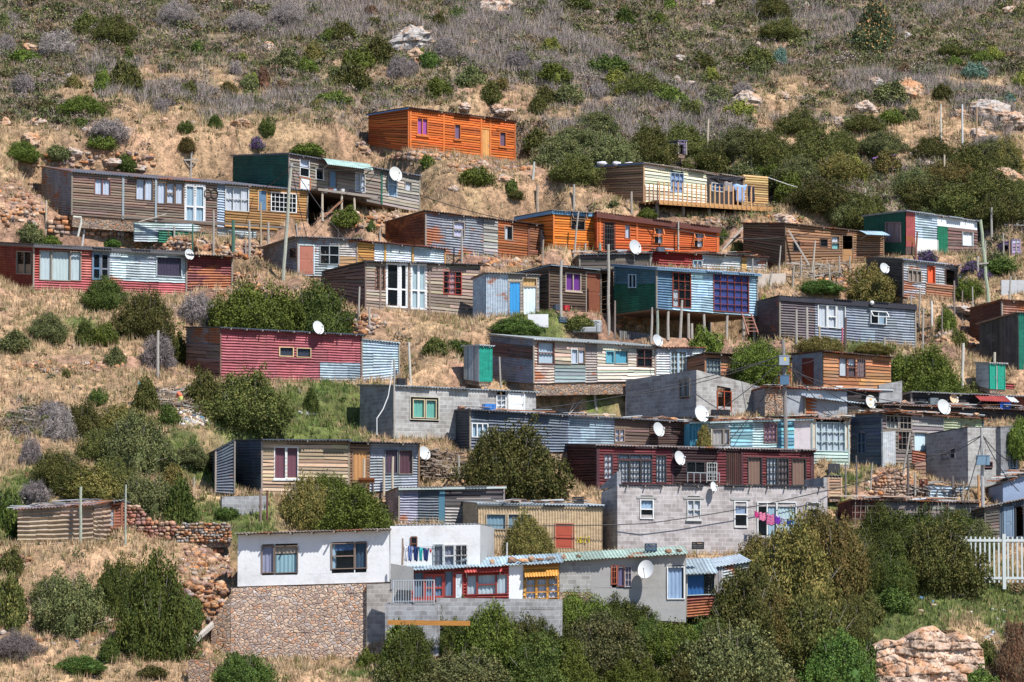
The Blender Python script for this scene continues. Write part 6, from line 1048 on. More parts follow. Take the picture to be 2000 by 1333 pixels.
cable(near('cream corrugated house', 900, 1024, .3), near('big grey block house', 1260, 1023, .4), .1, 'thin cable across the cream corrugated house'); cable(near('big grey block house', 1260, 1023, .4), near('big grey block house', 1615, 958, .4), .15, 'thin cable slanting up across the big grey block house')
for i, (k_, x, y, o_) in enumerate((('roofless dark block house', 1240, 770, 0), ('grey block house with teal curtains', 1040, 800, 0), ('turquoise patched house', 1350, 830, .3), ('house with the wide turquoise grid window', 1650, 830, .3), ('orange plank house with brown windows', 1610, 692, .3), ('dark timber house with heaped roof', 1722, 812, .2), ('maroon house', 1400, 885, .5), ('patchwork cream house', 1270, 672, .3), ('low junk covered shack', 1800, 792, .5), ('rough stone house', 1500, 760, .4))):
    cable(tp+Vector((0, 0, -.1*i)), near(k_, x, y, o_), .35, 'dark cable from the boxed utility pole to the '+SHORT.get(k_, k_), .022)
for k_, x, y, o_ in (('square grey block house', 1812, 890, 0), ('low ruined pole shack', 1880, 985, .2), ('dark plank house with tarpaulin roof', 1990, 960, .3), ('recessed block annex', 1985, 905, .1), ('big grey block house', 1610, 960, .3)):
    cable(tp2, near(k_, x, y, o_), .3, 'dark cable from the grey boxed pole to the '+SHORT.get(k_, k_), .024)
pl5 = pt_at(569, 322, 545)
for k_, x, y, o_ in (('long weathered plank house', 500, 372, .3), ('grey plank house with glass doors', 716, 515, .4), ('green tin and plank house', 740, 325, .3), ('grey tin hut with the red door', 600, 466, .3)):
    cable(pl5, near(k_, x, y, o_), .3, 'thin cable from the leaning utility pole to the '+SHORT.get(k_, k_), .02)
mb = MB(); q = [near('grey block house with teal curtains', 768+dx, y, .5) for dx, y in ((-2, 703), (-4, 740), (-10, 775), (-20, 800), (-32, 818), (-32, 850))]; m = q[0].copy(); mb.tube([a-m for a in q], .03, 5); o = mb.build('white_hose', paint((.7, .7, .7))); o.location = m; tag(o, 'white hose hanging at the corner of the grey block house', 'hose')
mb = MB(); q = [near('long weathered plank house', x, y, 1.1) for x, y in ((143, 424), (158, 425), (158, 437), (152, 463))]; m = q[0].copy(); mb.tube([a-m for a in q], .07, 7); o = mb.build('drain_pipe', paint((.6, .58, .5))); o.location = m; tag(o, 'cream drain pipe bending down in front of the tin end wall', 'pipe')
mb = MB(); q = [near('long orange plank house', 1325, y, .35) for y in (433, 460, 488)]; m = q[0].copy(); mb.tube([a-m for a in q], .045, 6); o = mb.build('drain_pipe', paint((.4, .42, .36))); o.location = m; o.parent = None; tag(o, 'greenish drain pipe on the long orange house', 'pipe')
# ---------------------------------------------------------------- deck of the cream house
H = FR['cream plank house with the deck']; R_ = H['root']; dk = empty('deck', H['O'], H['th'], 'orange timber deck with picket railing before the cream plank house', 'deck')
W = H['fp'].px(1508, 423)[0]; d0 = 1.7; zb = H['zlf'](0)[0]; s_ = (H['zlf'](H['W'])[0]-zb)/H['W']; DC = (.52, .27, .10)
mb = MB()
for i in range(10): y0 = -d0+i*d0/10; mb.hexa([(-.1, y0, zb-.06), (W, y0, zb+s_*W-.06), (W, y0+d0/10-.012, zb+s_*W-.06), (-.1, y0+d0/10-.012, zb-.06), (-.1, y0, zb), (W, y0, zb+s_*W), (W, y0+d0/10-.012, zb+s_*W), (-.1, y0+d0/10-.012, zb)], rc(.8, 1.15))
mb.build('deck_boards', wood(DC, .15), dk)
mb = MB(); mb.hexa([(-.1, -d0-.06, zb-.28), (W, -d0-.06, zb+s_*W-.28), (W, -d0-.005, zb+s_*W-.28), (-.1, -d0-.005, zb-.28), (-.1, -d0-.06, zb-.0), (W, -d0-.06, zb+s_*W-.0), (W, -d0-.005, zb+s_*W-.0), (-.1, -d0-.005, zb-.0)]); mb.build('edge_beam', wood(DC, .1), dk)
Wp = H['fp'].px(1436, 400)[0]
for i in range(21):
    u = -.1+Wp*i/20; z = zb+s_*u; mb = MB(); hh = 1.15+random.uniform(-.04, .04); mb.box((u-.045, -d0-.10, z-.2), (u+.045, -d0-.065, z+hh), rc(.8, 1.2)); mb.build('picket', wood((.56, .33, .16), .1), dk)
for i in range(4):
    mb = MB(); y = -d0+.1+i*d0/4; mb.box((-.13, y-.035, zb-.2), (-.095, y+.045, zb+1.1), rc(.8, 1.2)); mb.build('picket', wood((.56, .33, .16), .1), dk)
for i in range(5):
    u = .2+W*i/5; mb = MB(); mb.box((u-.07, -d0+.5, zb+s_*u-1.2), (u+.07, -d0+.64, zb+s_*u-.06)); mb.build('support_post', wood(GREYW), dk)
mb = MB()
for i in range(4): mb.box((W+.02+i*.3, -d0+.1, zb+s_*W-.12-i*.16), (W+.33+i*.3, -.5, zb+s_*W-.06-i*.16), rc())
mb.build('steps', wood(DC), dk)
# porch of the green and plank house
H = FR['green tin and plank house']; pr = empty('porch', H['O'], H['th'], 'raised grey plank porch on posts before the green and plank house', 'porch'); ua = H['fp'].px(600, 375)[0]; ub = H['fp'].px(716, 385)[0]; za, zz = H['fp'].px(600, 372)[1], H['fp'].px(716, 388)[1]
mb = MB()
for i in range(8): y0 = -1.4+i*.17; mb.hexa([(ua, y0, za-.06), (ub, y0, zz-.06), (ub, y0+.15, zz-.06), (ua, y0+.15, za-.06), (ua, y0, za), (ub, y0, zz), (ub, y0+.15, zz), (ua, y0+.15, za)], rc(.7, 1.2))
mb.build('porch_boards', wood(GREYW), pr); mb = MB(); mb.hexa([(ua, -1.46, za-.16), (ub, -1.46, zz-.16), (ub, -1.41, zz-.16), (ua, -1.41, za-.16), (ua, -1.46, za-.01), (ub, -1.46, zz-.01), (ub, -1.41, zz-.01), (ua, -1.41, za-.01)]); mb.build('edge_beam', wood(GREYW), pr)
# canopies
def canopy(key, x0, x1, ytop, ybot, out, c, rust, label, curve=.1, dy=0):
    H = FR[key]; root = empty('awning', H['O'], H['th'], label, 'awning'); u0, zt = H['fp'].px(x0, ytop); u1, zt1 = H['fp'].px(x1, ytop+dy); zb_ = H['fp'].px(x0, ybot)[1]; n = 6
    mb = MB(); m = int((u1-u0)/.14)*4; vs = []; fs = []
    for i in range(m+1):
        t = i/m
        for j in range(n+1):
            f = j/n; y = -out*f-.04; z = zt+(zt1-zt)*t-(zt-zb_)*(f**(1+curve*6))+.02*cos(2*pi*i/4+.3); vs.append((u0+(u1-u0)*t, y, z))
    for i in range(m):
        for j in range(n): a = i*(n+1)+j; fs.append((a, a+1, a+n+2, a+n+1))
    mb.add(vs, fs); mb.build('awning_sheet', tin(c, rust), root)
    m2 = MB()
    for u in (u0+.1, u1-.1): m2.bar((u, -.05, zb_+(zt1-zt)*(u-u0)/(u1-u0)-.25), (u, -out*.9, zb_+(zt1-zt)*(u-u0)/(u1-u0)-.03), .05)
    m2.build('bracket', wood(GREYW), root)
canopy('green tin and plank house', 623, 712, 310, 325, 1.1, (.40, .55, .50), .05, 'mint green curved tin awning over the porch', .25, 11)
canopy('brown slatted shack', 1674, 1720, 451, 461, .9, (.42, .58, .70), .2, 'small torn blue tin awning on the slatted shack', .05, 2)
canopy('long dark roofed shack', 1899, 1958, 771, 786, 1.2, (.42, .08, .07), .2, 'red striped tin awning under the dark roof at right', .02, 2)
canopy('long dark roofed shack', 1959, 1975, 773, 788, 1.2, (.68, .7, .7), .1, 'white strip awning next to the red one', .02, 1)
canopy('red framed house', 1024, 1090, 1113, 1128, .35, (.60, .28, .05), .05, 'ochre painted awning above the orange window', .05, -3)
canopy('red framed house', 907, 980, 1106, 1119, .3, (.48, .07, .06), .05, 'red sloping board awning above the red window', .05, -2)
# ---------------------------------------------------------------- free standing walls
def slab(label, name, L, R, th, kind, c, rust, thick=.3, cat='wall', off=None, key=None, stones=None, bottom_extra=.3, holes_px=()):
    x0, yt0, yb0 = L; x1, yt1, yb1 = R; th = radians(th); P0 = Vector(near(key, x0, yb0, off)) if key else Vector(hit(x0, yb0)); fp = Plane((P0[0], P0[1], P0[2]), (cos(th), sin(th)), (0, 0), (1, 0)); W = fp.px(x1, yb1)[0]
    fp.L, fp.rev = W, False
    zt0 = fp.px(x0, yt0)[1]; zt1 = fp.px(x1, yt1)[1]; zb1 = fp.px(x1, yb1)[1]; e = bottom_extra; root = empty(name, P0, th, label, cat); hs = []
    for (a, b_, c_, d_) in holes_px:
        u0, z1 = fp.px(a, b_); u1, z0 = fp.px(c_, d_); hs.append((u0, u1, (z0+e)/(zt0+e), (z1+e)/(zt0+e)))
    mat = cladmat(kind, c, rust)
    mb = MB(); clad(mb, (0, 0), (W, 0), -e, zt0, zb1-e, zt1, kind, 0, W, 0, 1, hs); mb.build('wall_face', mat, root)
    mb = MB(); clad(mb, (0, thick), (0, 0), -e, zt0, -e, zt0, kind, 0, thick, 0, 1, []); clad(mb, (W, 0), (W, thick), zb1-e, zt1, zb1-e, zt1, kind, 0, thick, 0, 1, []); clad(mb, (W, thick), (0, thick), zb1-e, zt1, -e, zt0, kind, 0, W, 0, 1, [])
    mb.quad((0, 0, zt0), (W, 0, zt1), (W, thick, zt1), (0, thick, zt0)); mb.build('wall_body', mat, root)
    return root, fp, W
def stones(root, fp, W, poly, size, cols, seed, depth=.12, mat=None, off=0):
    """irregular stones laid in courses over the area between two pixel polylines; poly = [(x, ytop, ybot)...]"""
    r = np.random.default_rng(seed); U = []; 
    ks = [(fp.px(x, yt), fp.px(x, yb)) for x, yt, yb in poly]; us = [k[0][0] for k in ks]; zt = [k[0][1] for k in ks]; zb_ = [k[1][1] for k in ks]
    z = min(zb_)
    C_ = []; S_ = []
    while z < max(zt):
        h = size*r.uniform(.6, .95); u = us[0]+r.uniform(-.1, .1)
        while u < us[-1]:
            w_ = size*r.uniform(.7, 1.6); uc = u+w_/2; a, b = np.interp(uc, us, zb_), np.interp(uc, us, zt)
            if a-.05 < z+h/2 < b+.03 and uc < us[-1]+.05: C_.append((uc, off-depth*.2*r.random(), z+h/2+r.uniform(-.04, .04))); S_.append((w_*.55, depth*r.uniform(.7, 1.3), h*.56))
            u += w_*.97
        z += h*.93
    n = len(C_); V = np.concatenate([np.array([(-1, -1, -1), (1, -1, -1), (1, 1, -1), (-1, 1, -1), (-1, -1, 1), (1, -1, 1), (1, 1, 1), (-1, 1, 1)])*.72, np.array([(0, 0, 1), (0, 0, -1), (1, 0, 0), (-1, 0, 0), (0, 1, 0), (0, -1, 0)])*.98])[None]*r.uniform(.8, 1.15, (n, 14, 3))
    V = V*np.array(S_)[:, None]+np.array(C_)[:, None]; Fc = (RF[None]+14*np.arange(n)[:, None, None]).reshape(-1, 3); cols = np.array(cols); C = np.repeat(cols[r.integers(0, len(cols), n)]*r.uniform(.75, 1.25, (n, 1)), 14, 0)
    o = npmesh('stones', V.reshape(-1, 3), Fc, C, mat or rockm(), root); return o
H = FR['white plastered house']; nn = .16
def planeoff(key, off):
    H = FR[key]; th = H['th']; n = (sin(th), -cos(th)); p = Plane((H['O'][0]+n[0]*off, H['O'][1]+n[1]*off, H['O'][2]), (cos(th), sin(th)), None, None); r = empty('x', p.O, th); return p, r
MCOL = [(.46, .31, .19), (.40, .29, .22), (.50, .38, .28), (.34, .27, .24), (.52, .28, .13), (.42, .34, .29), (.30, .19, .15)]
p, r = planeoff('white plastered house', .12); r.name = 'retaining_wall'; tag(r, 'tall mortared stone retaining wall under the white plastered house', 'retaining wall')
a, b = p.px(452, 1148), p.px(756, 1139); c_, d_ = p.px(450, 1300), p.px(756, 1280)
mb = MB(); clad(mb, (c_[0], 0), (d_[0], 0), c_[1], a[1], d_[1], b[1], 'stone', 0, d_[0]-c_[0], 0, 1, []); mb.quad((a[0], 0, a[1]), (b[0], 0, b[1]), (b[0], .4, b[1]), (a[0], .4, a[1])); mb.quad((c_[0], .4, c_[1]), (c_[0], 0, c_[1]), (a[0], 0, a[1]), (a[0], .4, a[1])); mb.build('masonry', stonem((.66, .50, .39), 4.4, (.60, .52, .45)), r)
r2, f2, w2 = slab('stepped grey block wall right of the stone retaining wall', 'block_wall', (716, 1141, 1262), (806, 1137, 1258), -8, 'block', (.42, .40, .38), 0, .3, key='white plastered house', off=.32)
r3, f3, w3 = slab('grey concrete block terrace wall below the red framed house', 'terrace_wall', (752, 1180, 1262), (856, 1180, 1250), -12, 'block', (.38, .39, .41), 0, .3, key='red framed house', off=1.5, bottom_extra=.8)
r4, f4, w4 = slab('pierced grey block terrace wall with a row of small openings', 'terrace_wall', (852, 1168, 1262), (1098, 1171, 1262), -4, 'block', (.36, .37, .38), 0, .22, key='red framed house', off=1.4, bottom_extra=.8, holes_px=[(889+23*i, 1180, 895+23*i, 1188) for i in range(6)])
H = FR['red framed house']; mb = MB(); z = H['zlf'](0)[0]; W = H['W']; mb.box((-1.2, -1.4, z-.35), (W*.95, -.05, z-.12)); o = mb.build('terrace_floor', plaster(CEM), None); o.location = H['O']; o.rotation_euler = (0, 0, H['th']); tag(o, 'cement terrace floor before the red framed house', 'terrace')
mb = MB(); hh = MB(); root = empty('terrace_railing', near('red framed house', 768, 1178, 1.65), radians(-12), 'light grey vertical bar railing on the terrace before the red doors', 'railing')
for i in range(17): mb.tube([(.13*i, 0, 0), (.13*i, 0, 1.12)], .014 if i % 8 else .03, 6)
mb.build('bars', paint((.45, .52, .58)), root); hh.box((0, -.02, 1.1), (2.1, .02, 1.14)); hh.box((0, -.02, .06), (2.1, .02, .1)); hh.build('rails', paint((.45, .52, .58)), root)
slab('weathered grey board wall between the white annex and the red house', 'board_wall', (763, 1101, 1140), (806, 1108, 1142), -12, 'plaster', (.34, .34, .34), .5, .2, key='red framed house', off=.5)
slab('short grey block wall below the dark shed end', 'block_wall', (433, 970, 1008), (520, 968, 1006), 18, 'block', (.30, .31, .32), 0, .3)
r5, f5, w5 = slab('ruined reddish stone wall right of the striped shed', 'stone_wall', (160, 1025, 1056), (340, 1020, 1056), -8, 'stone', 0, 0, .4)
stones(r5, f5, w5, [(160, 1026, 1056), (247, 1024, 1056), (248, 984, 1056), (268, 988, 1056), (283, 1004, 1055), (300, 1018, 1055), (340, 1022, 1055)], .26, [(.34, .18, .15), (.42, .24, .17), (.30, .17, .15), (.45, .32, .24)], 4, .16, off=-.05)
r6, f6, w6 = slab('low ruined wall of pale and grey flat stones', 'stone_wall', (345, 1030, 1058), (450, 1024, 1058), -4, 'stone', 0, 0, .4); stones(r6, f6, w6, [(342, 1032, 1058), (360, 1022, 1058), (448, 1020, 1060)], .2, [(.46, .34, .25), (.33, .31, .30), (.42, .24, .15)], 5, .16, off=-.05)
r7, f7, w7 = slab('dry stone wall of orange boulders before the long weathered house', 'dry_stone_wall', (92, 432, 458), (245, 436, 458), 20, 'stone', 0, 0, .3); stones(r7, f7, w7, [(92, 432, 458), (120, 422, 459), (250, 434, 459)], .34, [(.46, .27, .16), (.44, .32, .24), (.36, .20, .13), (.38, .30, .27)], 6, .25, off=-.05)
r8, f8, w8 = slab('low mortared orange and white stone wall below the plank houses', 'stone_wall', (262, 466, 490), (520, 474, 498), 22, 'stone', 0, 0, .3); stones(r8, f8, w8, [(262, 464, 490), (300, 462, 490), (520, 472, 498)], .26, [(.55, .34, .18), (.58, .46, .36), (.50, .28, .13)], 7, .12, off=-.02)
r9, f9, w9 = slab('rough dry stone bank right of the turquoise house', 'stone_wall', (1712, 942, 972), (1760, 936, 972), 10, 'stone', 0, 0, .3); stones(r9, f9, w9, [(1706, 948, 974), (1725, 938, 974), (1740, 932, 974), (1765, 930, 974)], .2, [(.48, .36, .28), (.40, .30, .24), (.34, .24, .19)], 9, .16)
r10, f10, w10 = slab('pale stone base column at the bottom left', 'stone_wall', (368, 1288, 1340), (408, 1288, 1340), 0, 'stone', 0, 0, .5)
# rock outcrop bottom right
def outcrop(px0, px1, prof, yb, label, seed):
    p0 = Vector(hit((px0+px1)/2, yb)); pl = Plane((p0[0], p0[1]-.3, p0[2]), (1, 0), None, None); rr = np.random.default_rng(seed); nu, nv = 120, 70
    us = [pl.px(px0+(px1-px0)*i/(len(prof)-1), y) for i, y in enumerate(prof)]; u = np.linspace(us[0][0], us[-1][0], nu); zt = np.interp(u, [q[0] for q in us], [q[1] for q in us]); z0 = pl.px(px0, yb)[1]
    U, Vv = np.meshgrid(u, np.linspace(0, 1, nv), indexing='ij'); Z = z0+(zt[:, None]-z0)*Vv+.0*U; ZZ_ = Z+.35*fbm(U, Z, .6, seed); lay = np.floor(ZZ_/.42); cell = np.floor(U/1.1+lay*.37+.9*fbm(U, lay*3, .7, seed+4))
    hsh = np.modf(np.sin(lay*12.9898+cell*78.233)*43758.5453)[0]; fr_ = ZZ_/.42-lay; n_ = -.7+Vv*1.2+.42*np.abs(hsh)+.30*fbm(U, Z, 2.2, seed+9)+.10*(np.abs(fr_-.5) > .44)+.6*((2*(U-u[0])/(u[-1]-u[0])-1)**4)
    X = U+.05*fbm(U, Z, 3, seed+2); P_ = np.stack([X, n_, Z], -1); col = np.array([.50, .38, .30])*(1+.45*(np.abs(hsh)-.4))[..., None]*(1+.5*fbm(U, Z, 1.5, seed+7))[..., None]
    top = P_[:, -1].copy(); top[:, 1] += 1.6; top[:, 2] += .1; P_ = np.concatenate([P_, top[:, None]], 1); col = np.concatenate([col, col[:, -1:]], 1).clip(.05, .75); nv += 1
    ix = np.arange(nu*nv).reshape(nu, nv); Fq_ = np.stack([ix[:-1, :-1], ix[1:, :-1], ix[1:, 1:], ix[:-1, 1:]], -1).reshape(-1, 4)
    o = npmesh('rock_outcrop', P_.reshape(-1, 3), Fq_, col.reshape(-1, 3), rockm()); o.location = pl.O; tag(o, label, 'rock outcrop')
outcrop(1712, 1925, (1262, 1250, 1254, 1240, 1228, 1224, 1242, 1236, 1244, 1268), 1352, 'layered pale pink rock face at the bottom right corner', 12)
# green and pale tin fence under the weathered house
slab('pale blue tin fence panels under the weathered plank house', 'tin_fence', (262, 434, 462), (420, 438, 464), 28, 'cor', (.5, .58, .6), .2, .06, key='long weathered plank house', off=.7)
slab('dark green tin sheet leaning below the weathered plank house', 'tin_fence', (310, 450, 464), (410, 455, 467), 28, 'cor', (.02, .16, .1), .05, .06, key='long weathered plank house', off=1.0)
slab('pale and green tin fence under the yellow planks', 'tin_fence', (425, 446, 470), (500, 452, 472), 28, 'cor', (.45, .52, .54), .3, .06, key='long weathered plank house', off=.8)
slab('blue corrugated fence below the square block house', 'tin_fence', (1812, 949, 976), (1912, 951, 980), 12, 'cor', (.40, .52, .62), .1, .06)
slab('grey weathered board lying in front of the stilts', 'board', (1210, 646, 668), (1272, 653, 670), 5, 'vplank', (.22, .2, .2), .4, .06)
slab('white sheet of board lying on the grass bank', 'board', (1031, 614, 628), (1071, 614, 630), 0, 'paint', (.72, .72, .74), .1, .05)
slab('pale cement garden wall at the right edge', 'garden_wall', (1956, 547, 578), (2020, 548, 580), 5, 'plaster', (.52, .53, .55), .3, .2)
slab('blue-grey tin trough wall by the purple flowers', 'low_wall', (1873, 537, 548), (1958, 537, 548), 5, 'cor', (.28, .32, .38), .2, .3)
slab('stub of grey block wall on the stone house roof', 'block_wall', (1717, 752, 778), (1762, 744, 782), 15, 'block', (.30, .31, .32), 0, .25, key='rough stone house', off=.1)
slab('rust stained red sheet lying by the leaning pole', 'tin_sheet', (1880, 575, 590), (1955, 582, 596), 10, 'cor', (.4, .22, .2), .5, .05)
slab('patchwork cloth fence of orange and white panels', 'cloth_fence', (1479, 536, 566), (1535, 534, 566), 10, 'paint', (.6, .5, .42), .6, .04)
slab('white and green fabric strip fence beside it', 'cloth_fence', (1462, 538, 575), (1482, 538, 575), 10, 'paint', (.5, .6, .5), .5, .04)
slab('rough pale left shoulder of the stone retaining wall', 'stone_wall', (412, 1222, 1300), (454, 1152, 1300), -8, 'stone', 0, 0, .5, key='white plastered house', off=.1)
slab('dented white tin sheet with rust holes on the dark timber house', 'tin_sheet', (1724, 844, 908), (1748, 842, 910), 38, 'corv', (.60, .63, .65), .35, .04, key='dark timber house with heaped roof', off=.12)
slab('black board leaning by the turquoise window house', 'board', (1618, 906, 930), (1640, 906, 932), 12, 'paint', (.03, .03, .04), .1, .05)
slab('long dark red tin sheets lying below the green outhouse', 'tin_sheet', (1948, 748, 768), (2020, 752, 774), 10, 'cor', (.30, .04, .04), .2, .06)
slab('rusty tin sheet standing right of the dark timber house', 'tin_sheet', (1782, 880, 900), (1808, 884, 905), 20, 'cor', (.32, .12, .08), .6, .05, key='dark timber house with heaped roof', off=.9)
slab('brown board stack beside the square block house', 'boards', (1786, 905, 940), (1808, 903, 942), 20, 'lap', (.34, .2, .14), .4, .2, key='dark timber house with heaped roof', off=1.0)
slab('rusty red tin door leaning by the square block house', 'tin_door', (1797, 936, 975), (1811, 936, 976), 12, 'corv', (.2, .08, .06), .5, .05)
# palisade fence
p0 = Vector(hit(1870, 1140)); k = p0[1]/F; fr = empty('palisade_fence', p0, radians(3), 'white palisade fence with two thick posts at the right edge', 'fence'); pc_ = (.55, .60, .60); mb = MB(); h = 92*k
for i in range(20):
    u = (9+i*9.1)*k
    if i in (9, ): continue
    mb.box((u-.045, -.02, .05), (u+.045, .02, h-.0-(i % 9)*.006), rc(.93, 1.05, .01))
mb.build('pales', paint(pc_, .5, .1), fr)
for u in (3*k, 92*k, 181*k): m2 = MB(); m2.box((u-.09, -.09, -.3), (u+.09, .09, h+.12)); m2.build('post', paint(pc_, .5, .1), fr)
for z in (h-.28, .22): m2 = MB(); m2.box((0, -.05, z), (186*k, -.024, z+.13)); m2.build('rail', paint(pc_, .5, .1), fr)
# maroon picket gate
p0 = near('lower plank house with maroon blinds', 523, 1028, .9); k = p0[1]/F; gr = empty('garden_gate', p0, radians(15), 'dark maroon picket gate below the lower plank house', 'gate'); mb = MB()
for i in range(6): u = i*4.4*k; mb.box((u, -.02, 0), (u+.1, .02, (40+8*sin(i*.6))*k), rc(.8, 1.1))
mb.build('gate_pickets', wood((.12, .035, .04), .1), gr); mb = MB(); mb.box((0, -.05, 26*k), (25*k, -.022, 29*k)); mb.build('gate_rail', wood((.12, .035, .04), .1), gr)
# ladder
a0, a1 = near('blue stilt house', 1449, 613, .2), near('blue stilt house', 1462, 654, .9); mb = MB(); dx = Vector((.55, .1, 0)); m = a0.copy()
mb.bar(a0-m, a1-m, .07); mb.bar(a0-m+dx, a1-m+dx*1.1, .07)
for i in range(1, 6): f = i/6; q = a0.lerp(a1, f)-m; mb.bar(q, q+dx*(1+.1*f), .05)
o = mb.build('ladder', wood((.34, .16, .12))); o.location = m; tag(o, 'short brown ladder leaning at the right end of the stilt house', 'ladder')
# ---------------------------------------------------------------- washing
def garment(key, x0, y0, x1, y1, c, desc, off=.7, shape='sheet', cat='clothing', name='garment', c2=None):
    p = near(key, (x0+x1)/2, y0, off); k = p[1]/F; w_, h = (x1-x0)*k, (y1-y0)*k; mb = MB(); nu, nv = 8, 8; vs = []; fs = []; cs = []
    for j in range(nv+1):
        for i in range(nu+1):
            u = i/nu-.5; v = j/nv; wd = 1
            if shape == 'shirt': wd = 1.0 if v < .3 else .62
            if shape == 'taper': wd = 1-.35*v
            vs.append((u*w_*wd, .05*sin(i*1.7+j*.6)+.03*sin(i*3.1), -v*h+.04*sin(i*.9))); cs.append(c2 if c2 and (j % 2) else c)
    for j in range(nv):
        for i in range(nu):
            if shape == 'trousers' and i in (3, 4) and j > 1: continue
            a = j*(nu+1)+i; fs.append((a, a+1, a+nu+2, a+nu+1))
    mb.add(vs, fs, cs); o = mb.build(name, flatm(.95), None, True); o.location = p; o.rotation_euler = (0, 0, FR[key]['th']*.5); md = o.modifiers.new('thickness', 'SOLIDIFY'); md.thickness = .012
    tag(o, desc, cat, 'washing hung out to dry')
K1 = 'cream plank house with the deck'
garment(K1, 1431, 361, 1460, 396, (.30, .42, .68), 'pale blue shirt hanging spread on the deck washing line', 1.2, 'shirt'); garment(K1, 1460, 364, 1474, 396, (.025, .03, .05), 'dark trousers hanging at the end of the deck washing line', 1.2, 'trousers'); garment(K1, 1414, 356, 1431, 376, (.28, .26, .26), 'grey cloth hanging on the deck washing line', 1.2)
garment(K1, 1382, 345, 1448, 352, (.04, .04, .05), 'black sheet strung under the eave beside the deck', .3, cat='cloth', name='black_sheet')
cable(near(K1, 1385, 344, 1.2), near(K1, 1494, 360, 1.2), .1, 'washing line on the deck', .014)
K2 = 'white block of the plastered house'
for i, (x, w_, c, d) in enumerate(((788, 9, (.72, .73, .78), 'white cloth'), (796, 10, (.14, .20, .42), 'blue patterned cloth'), (807, 11, (.02, .04, .14), 'navy shorts'), (818, 8, (.05, .45, .48), 'turquoise cloth'), (826, 12, (.03, .05, .16), 'second navy garment'), (839, 4, (.55, .03, .03), 'narrow red cloth'), (843, 5, (.5, .6, .68), 'pale sock'))):
    garment(K2, x, 1066+i*1.5, x+w_, (1096 if i < 5 else 1080), c, d+' on the line before the white annex', .9, 'taper')
cable(near(K2, 786, 1064, .9), near(K2, 850, 1072, .9), .05, 'washing line before the white annex', .012); post(786, 1052, 1098, 4, (.3, .22, .17), 0, 'thin brown washing post', key=K2, off=.9, cat='post')
K3 = 'big grey block house'
for i, (x, w_, hh, c, d, c2) in enumerate(((1474, 7, 12, (.62, .06, .25), 'small hot pink garment', None), (1482, 13, 16, (.6, .1, .15), 'pink and red flowered garment', (.7, .3, .5)), (1496, 16, 21, (.42, .08, .22), 'striped maroon and pink shirt', (.6, .2, .32)), (1513, 11, 15, (.17, .04, .36), 'purple garment', None), (1525, 10, 13, (.5, .52, .6), 'striped grey and white garment', (.1, .1, .2)), (1537, 8, 14, (.03, .07, .28), 'dark blue garment', None), (1547, 12, 10, (.08, .28, .55), 'bright blue garment', None))):
    garment(K3, x, 1000+(x-1474)*.24, x+w_, 1000+(x-1474)*.24+hh, c, d+' on the line of the big grey block house', .8, 'sheet', c2=c2)
cable(near(K3, 1472, 999, .8), near(K3, 1600, 1026, .8), .08, 'washing line before the big grey block house', .012)
# ---------------------------------------------------------------- crates, roof stones and clutter
def crate(key, px, py, wpx, hpx, c, desc, off=-.6, full=None):
    p = near(key, px, py, off); k = p[1]/F; w_, h = wpx*k, hpx*k; r = empty('plastic_crate', p, FR[key]['th'], desc, 'crate', 'plastic crates on the roofs'); mb = MB(); t = .03; d = w_*.8
    mb.box((-w_/2, -d/2, 0), (w_/2, d/2, .03))
    for a, b in (((-w_/2, -d/2), (w_/2, -d/2+t)), ((-w_/2, d/2-t), (w_/2, d/2)), ((-w_/2, -d/2+t), (-w_/2+t, d/2-t)), ((w_/2-t, -d/2+t), (w_/2, d/2-t))):
        for j in range(4): mb.box((a[0], a[1], .03+j*h/4), (b[0], b[1], .03+j*h/4+h/4*.68))
        for q in range(4): pass
    for sx in (-1, 1):
        for sy in (-1, 1): mb.box((sx*w_/2-.03*(sx > 0)-.0, sy*d/2-.03*(sy > 0), .0), (sx*w_/2+.03*(sx < 0), sy*d/2+.03*(sy < 0), h))
    mb.build('crate_body', paint(c, .45, .1), r)
    if full:
        m2 = MB(); m2.add([tuple(v*np.array((w_*.42, d*.4, h*.35))+np.array((0, 0, h*.8))) for v in rockverts(np.random.default_rng(2), 1)[0]], [tuple(f) for f in RF], full); m2.build('crate_contents', rockm(), r)
crate('dark blue long shack', 955, 802, 23, 12, (.03, .18, .55), 'blue crate with a yellow rim on the dark blue shack roof'); crate('grey block house with teal curtains', 783, 752, 20, 12, (.015, .015, .02), 'black crate on the grey block house roof'); crate('grey cement house', 1271, 1077, 23, 15, (.02, .05, .10), 'dark blue crate on the mint roof', -1.2, (.6, .5, .4))
crate('grey cement house', 1363, 1073, 23, 14, (.012, .012, .015), 'black crate holding a stone on the mint roof', -1.2, (.55, .42, .32)); crate('cream corrugated house', 1129, 985, 19, 14, (.012, .015, .02), 'black crate on the cream corrugated house roof', -1); crate('low junk covered shack', 1961, 800, 22, 13, (.02, .12, .55), 'bright blue crate on the junk covered roof', .1)
crate('dark blue long shack', 1097, 812, 19, 13, (.012, .012, .015), 'black bucket-like crate above the dark blue shack roof'); crate('turquoise patched house', 1398, 812, 17, 11, (.015, .015, .02), 'left black crate on the rusty turquoise house roof'); crate('turquoise patched house', 1416, 812, 17, 11, (.015, .015, .02), 'right black crate on the rusty turquoise house roof')
crate('rust spotted tin shed', 980, 642, 19, 13, (.02, .02, .025), 'black crate on the ground below the rust spotted shed', 1.6); crate('brown shack with purple curtains', 1105, 608, 12, 11, (.5, .03, .04), 'red bucket crate by the purple curtained shack', .4); crate('brown shack with purple curtains', 1096, 630, 18, 10, (.05, .09, .14), 'dark blue crate at the foot of the pole', 1.4)
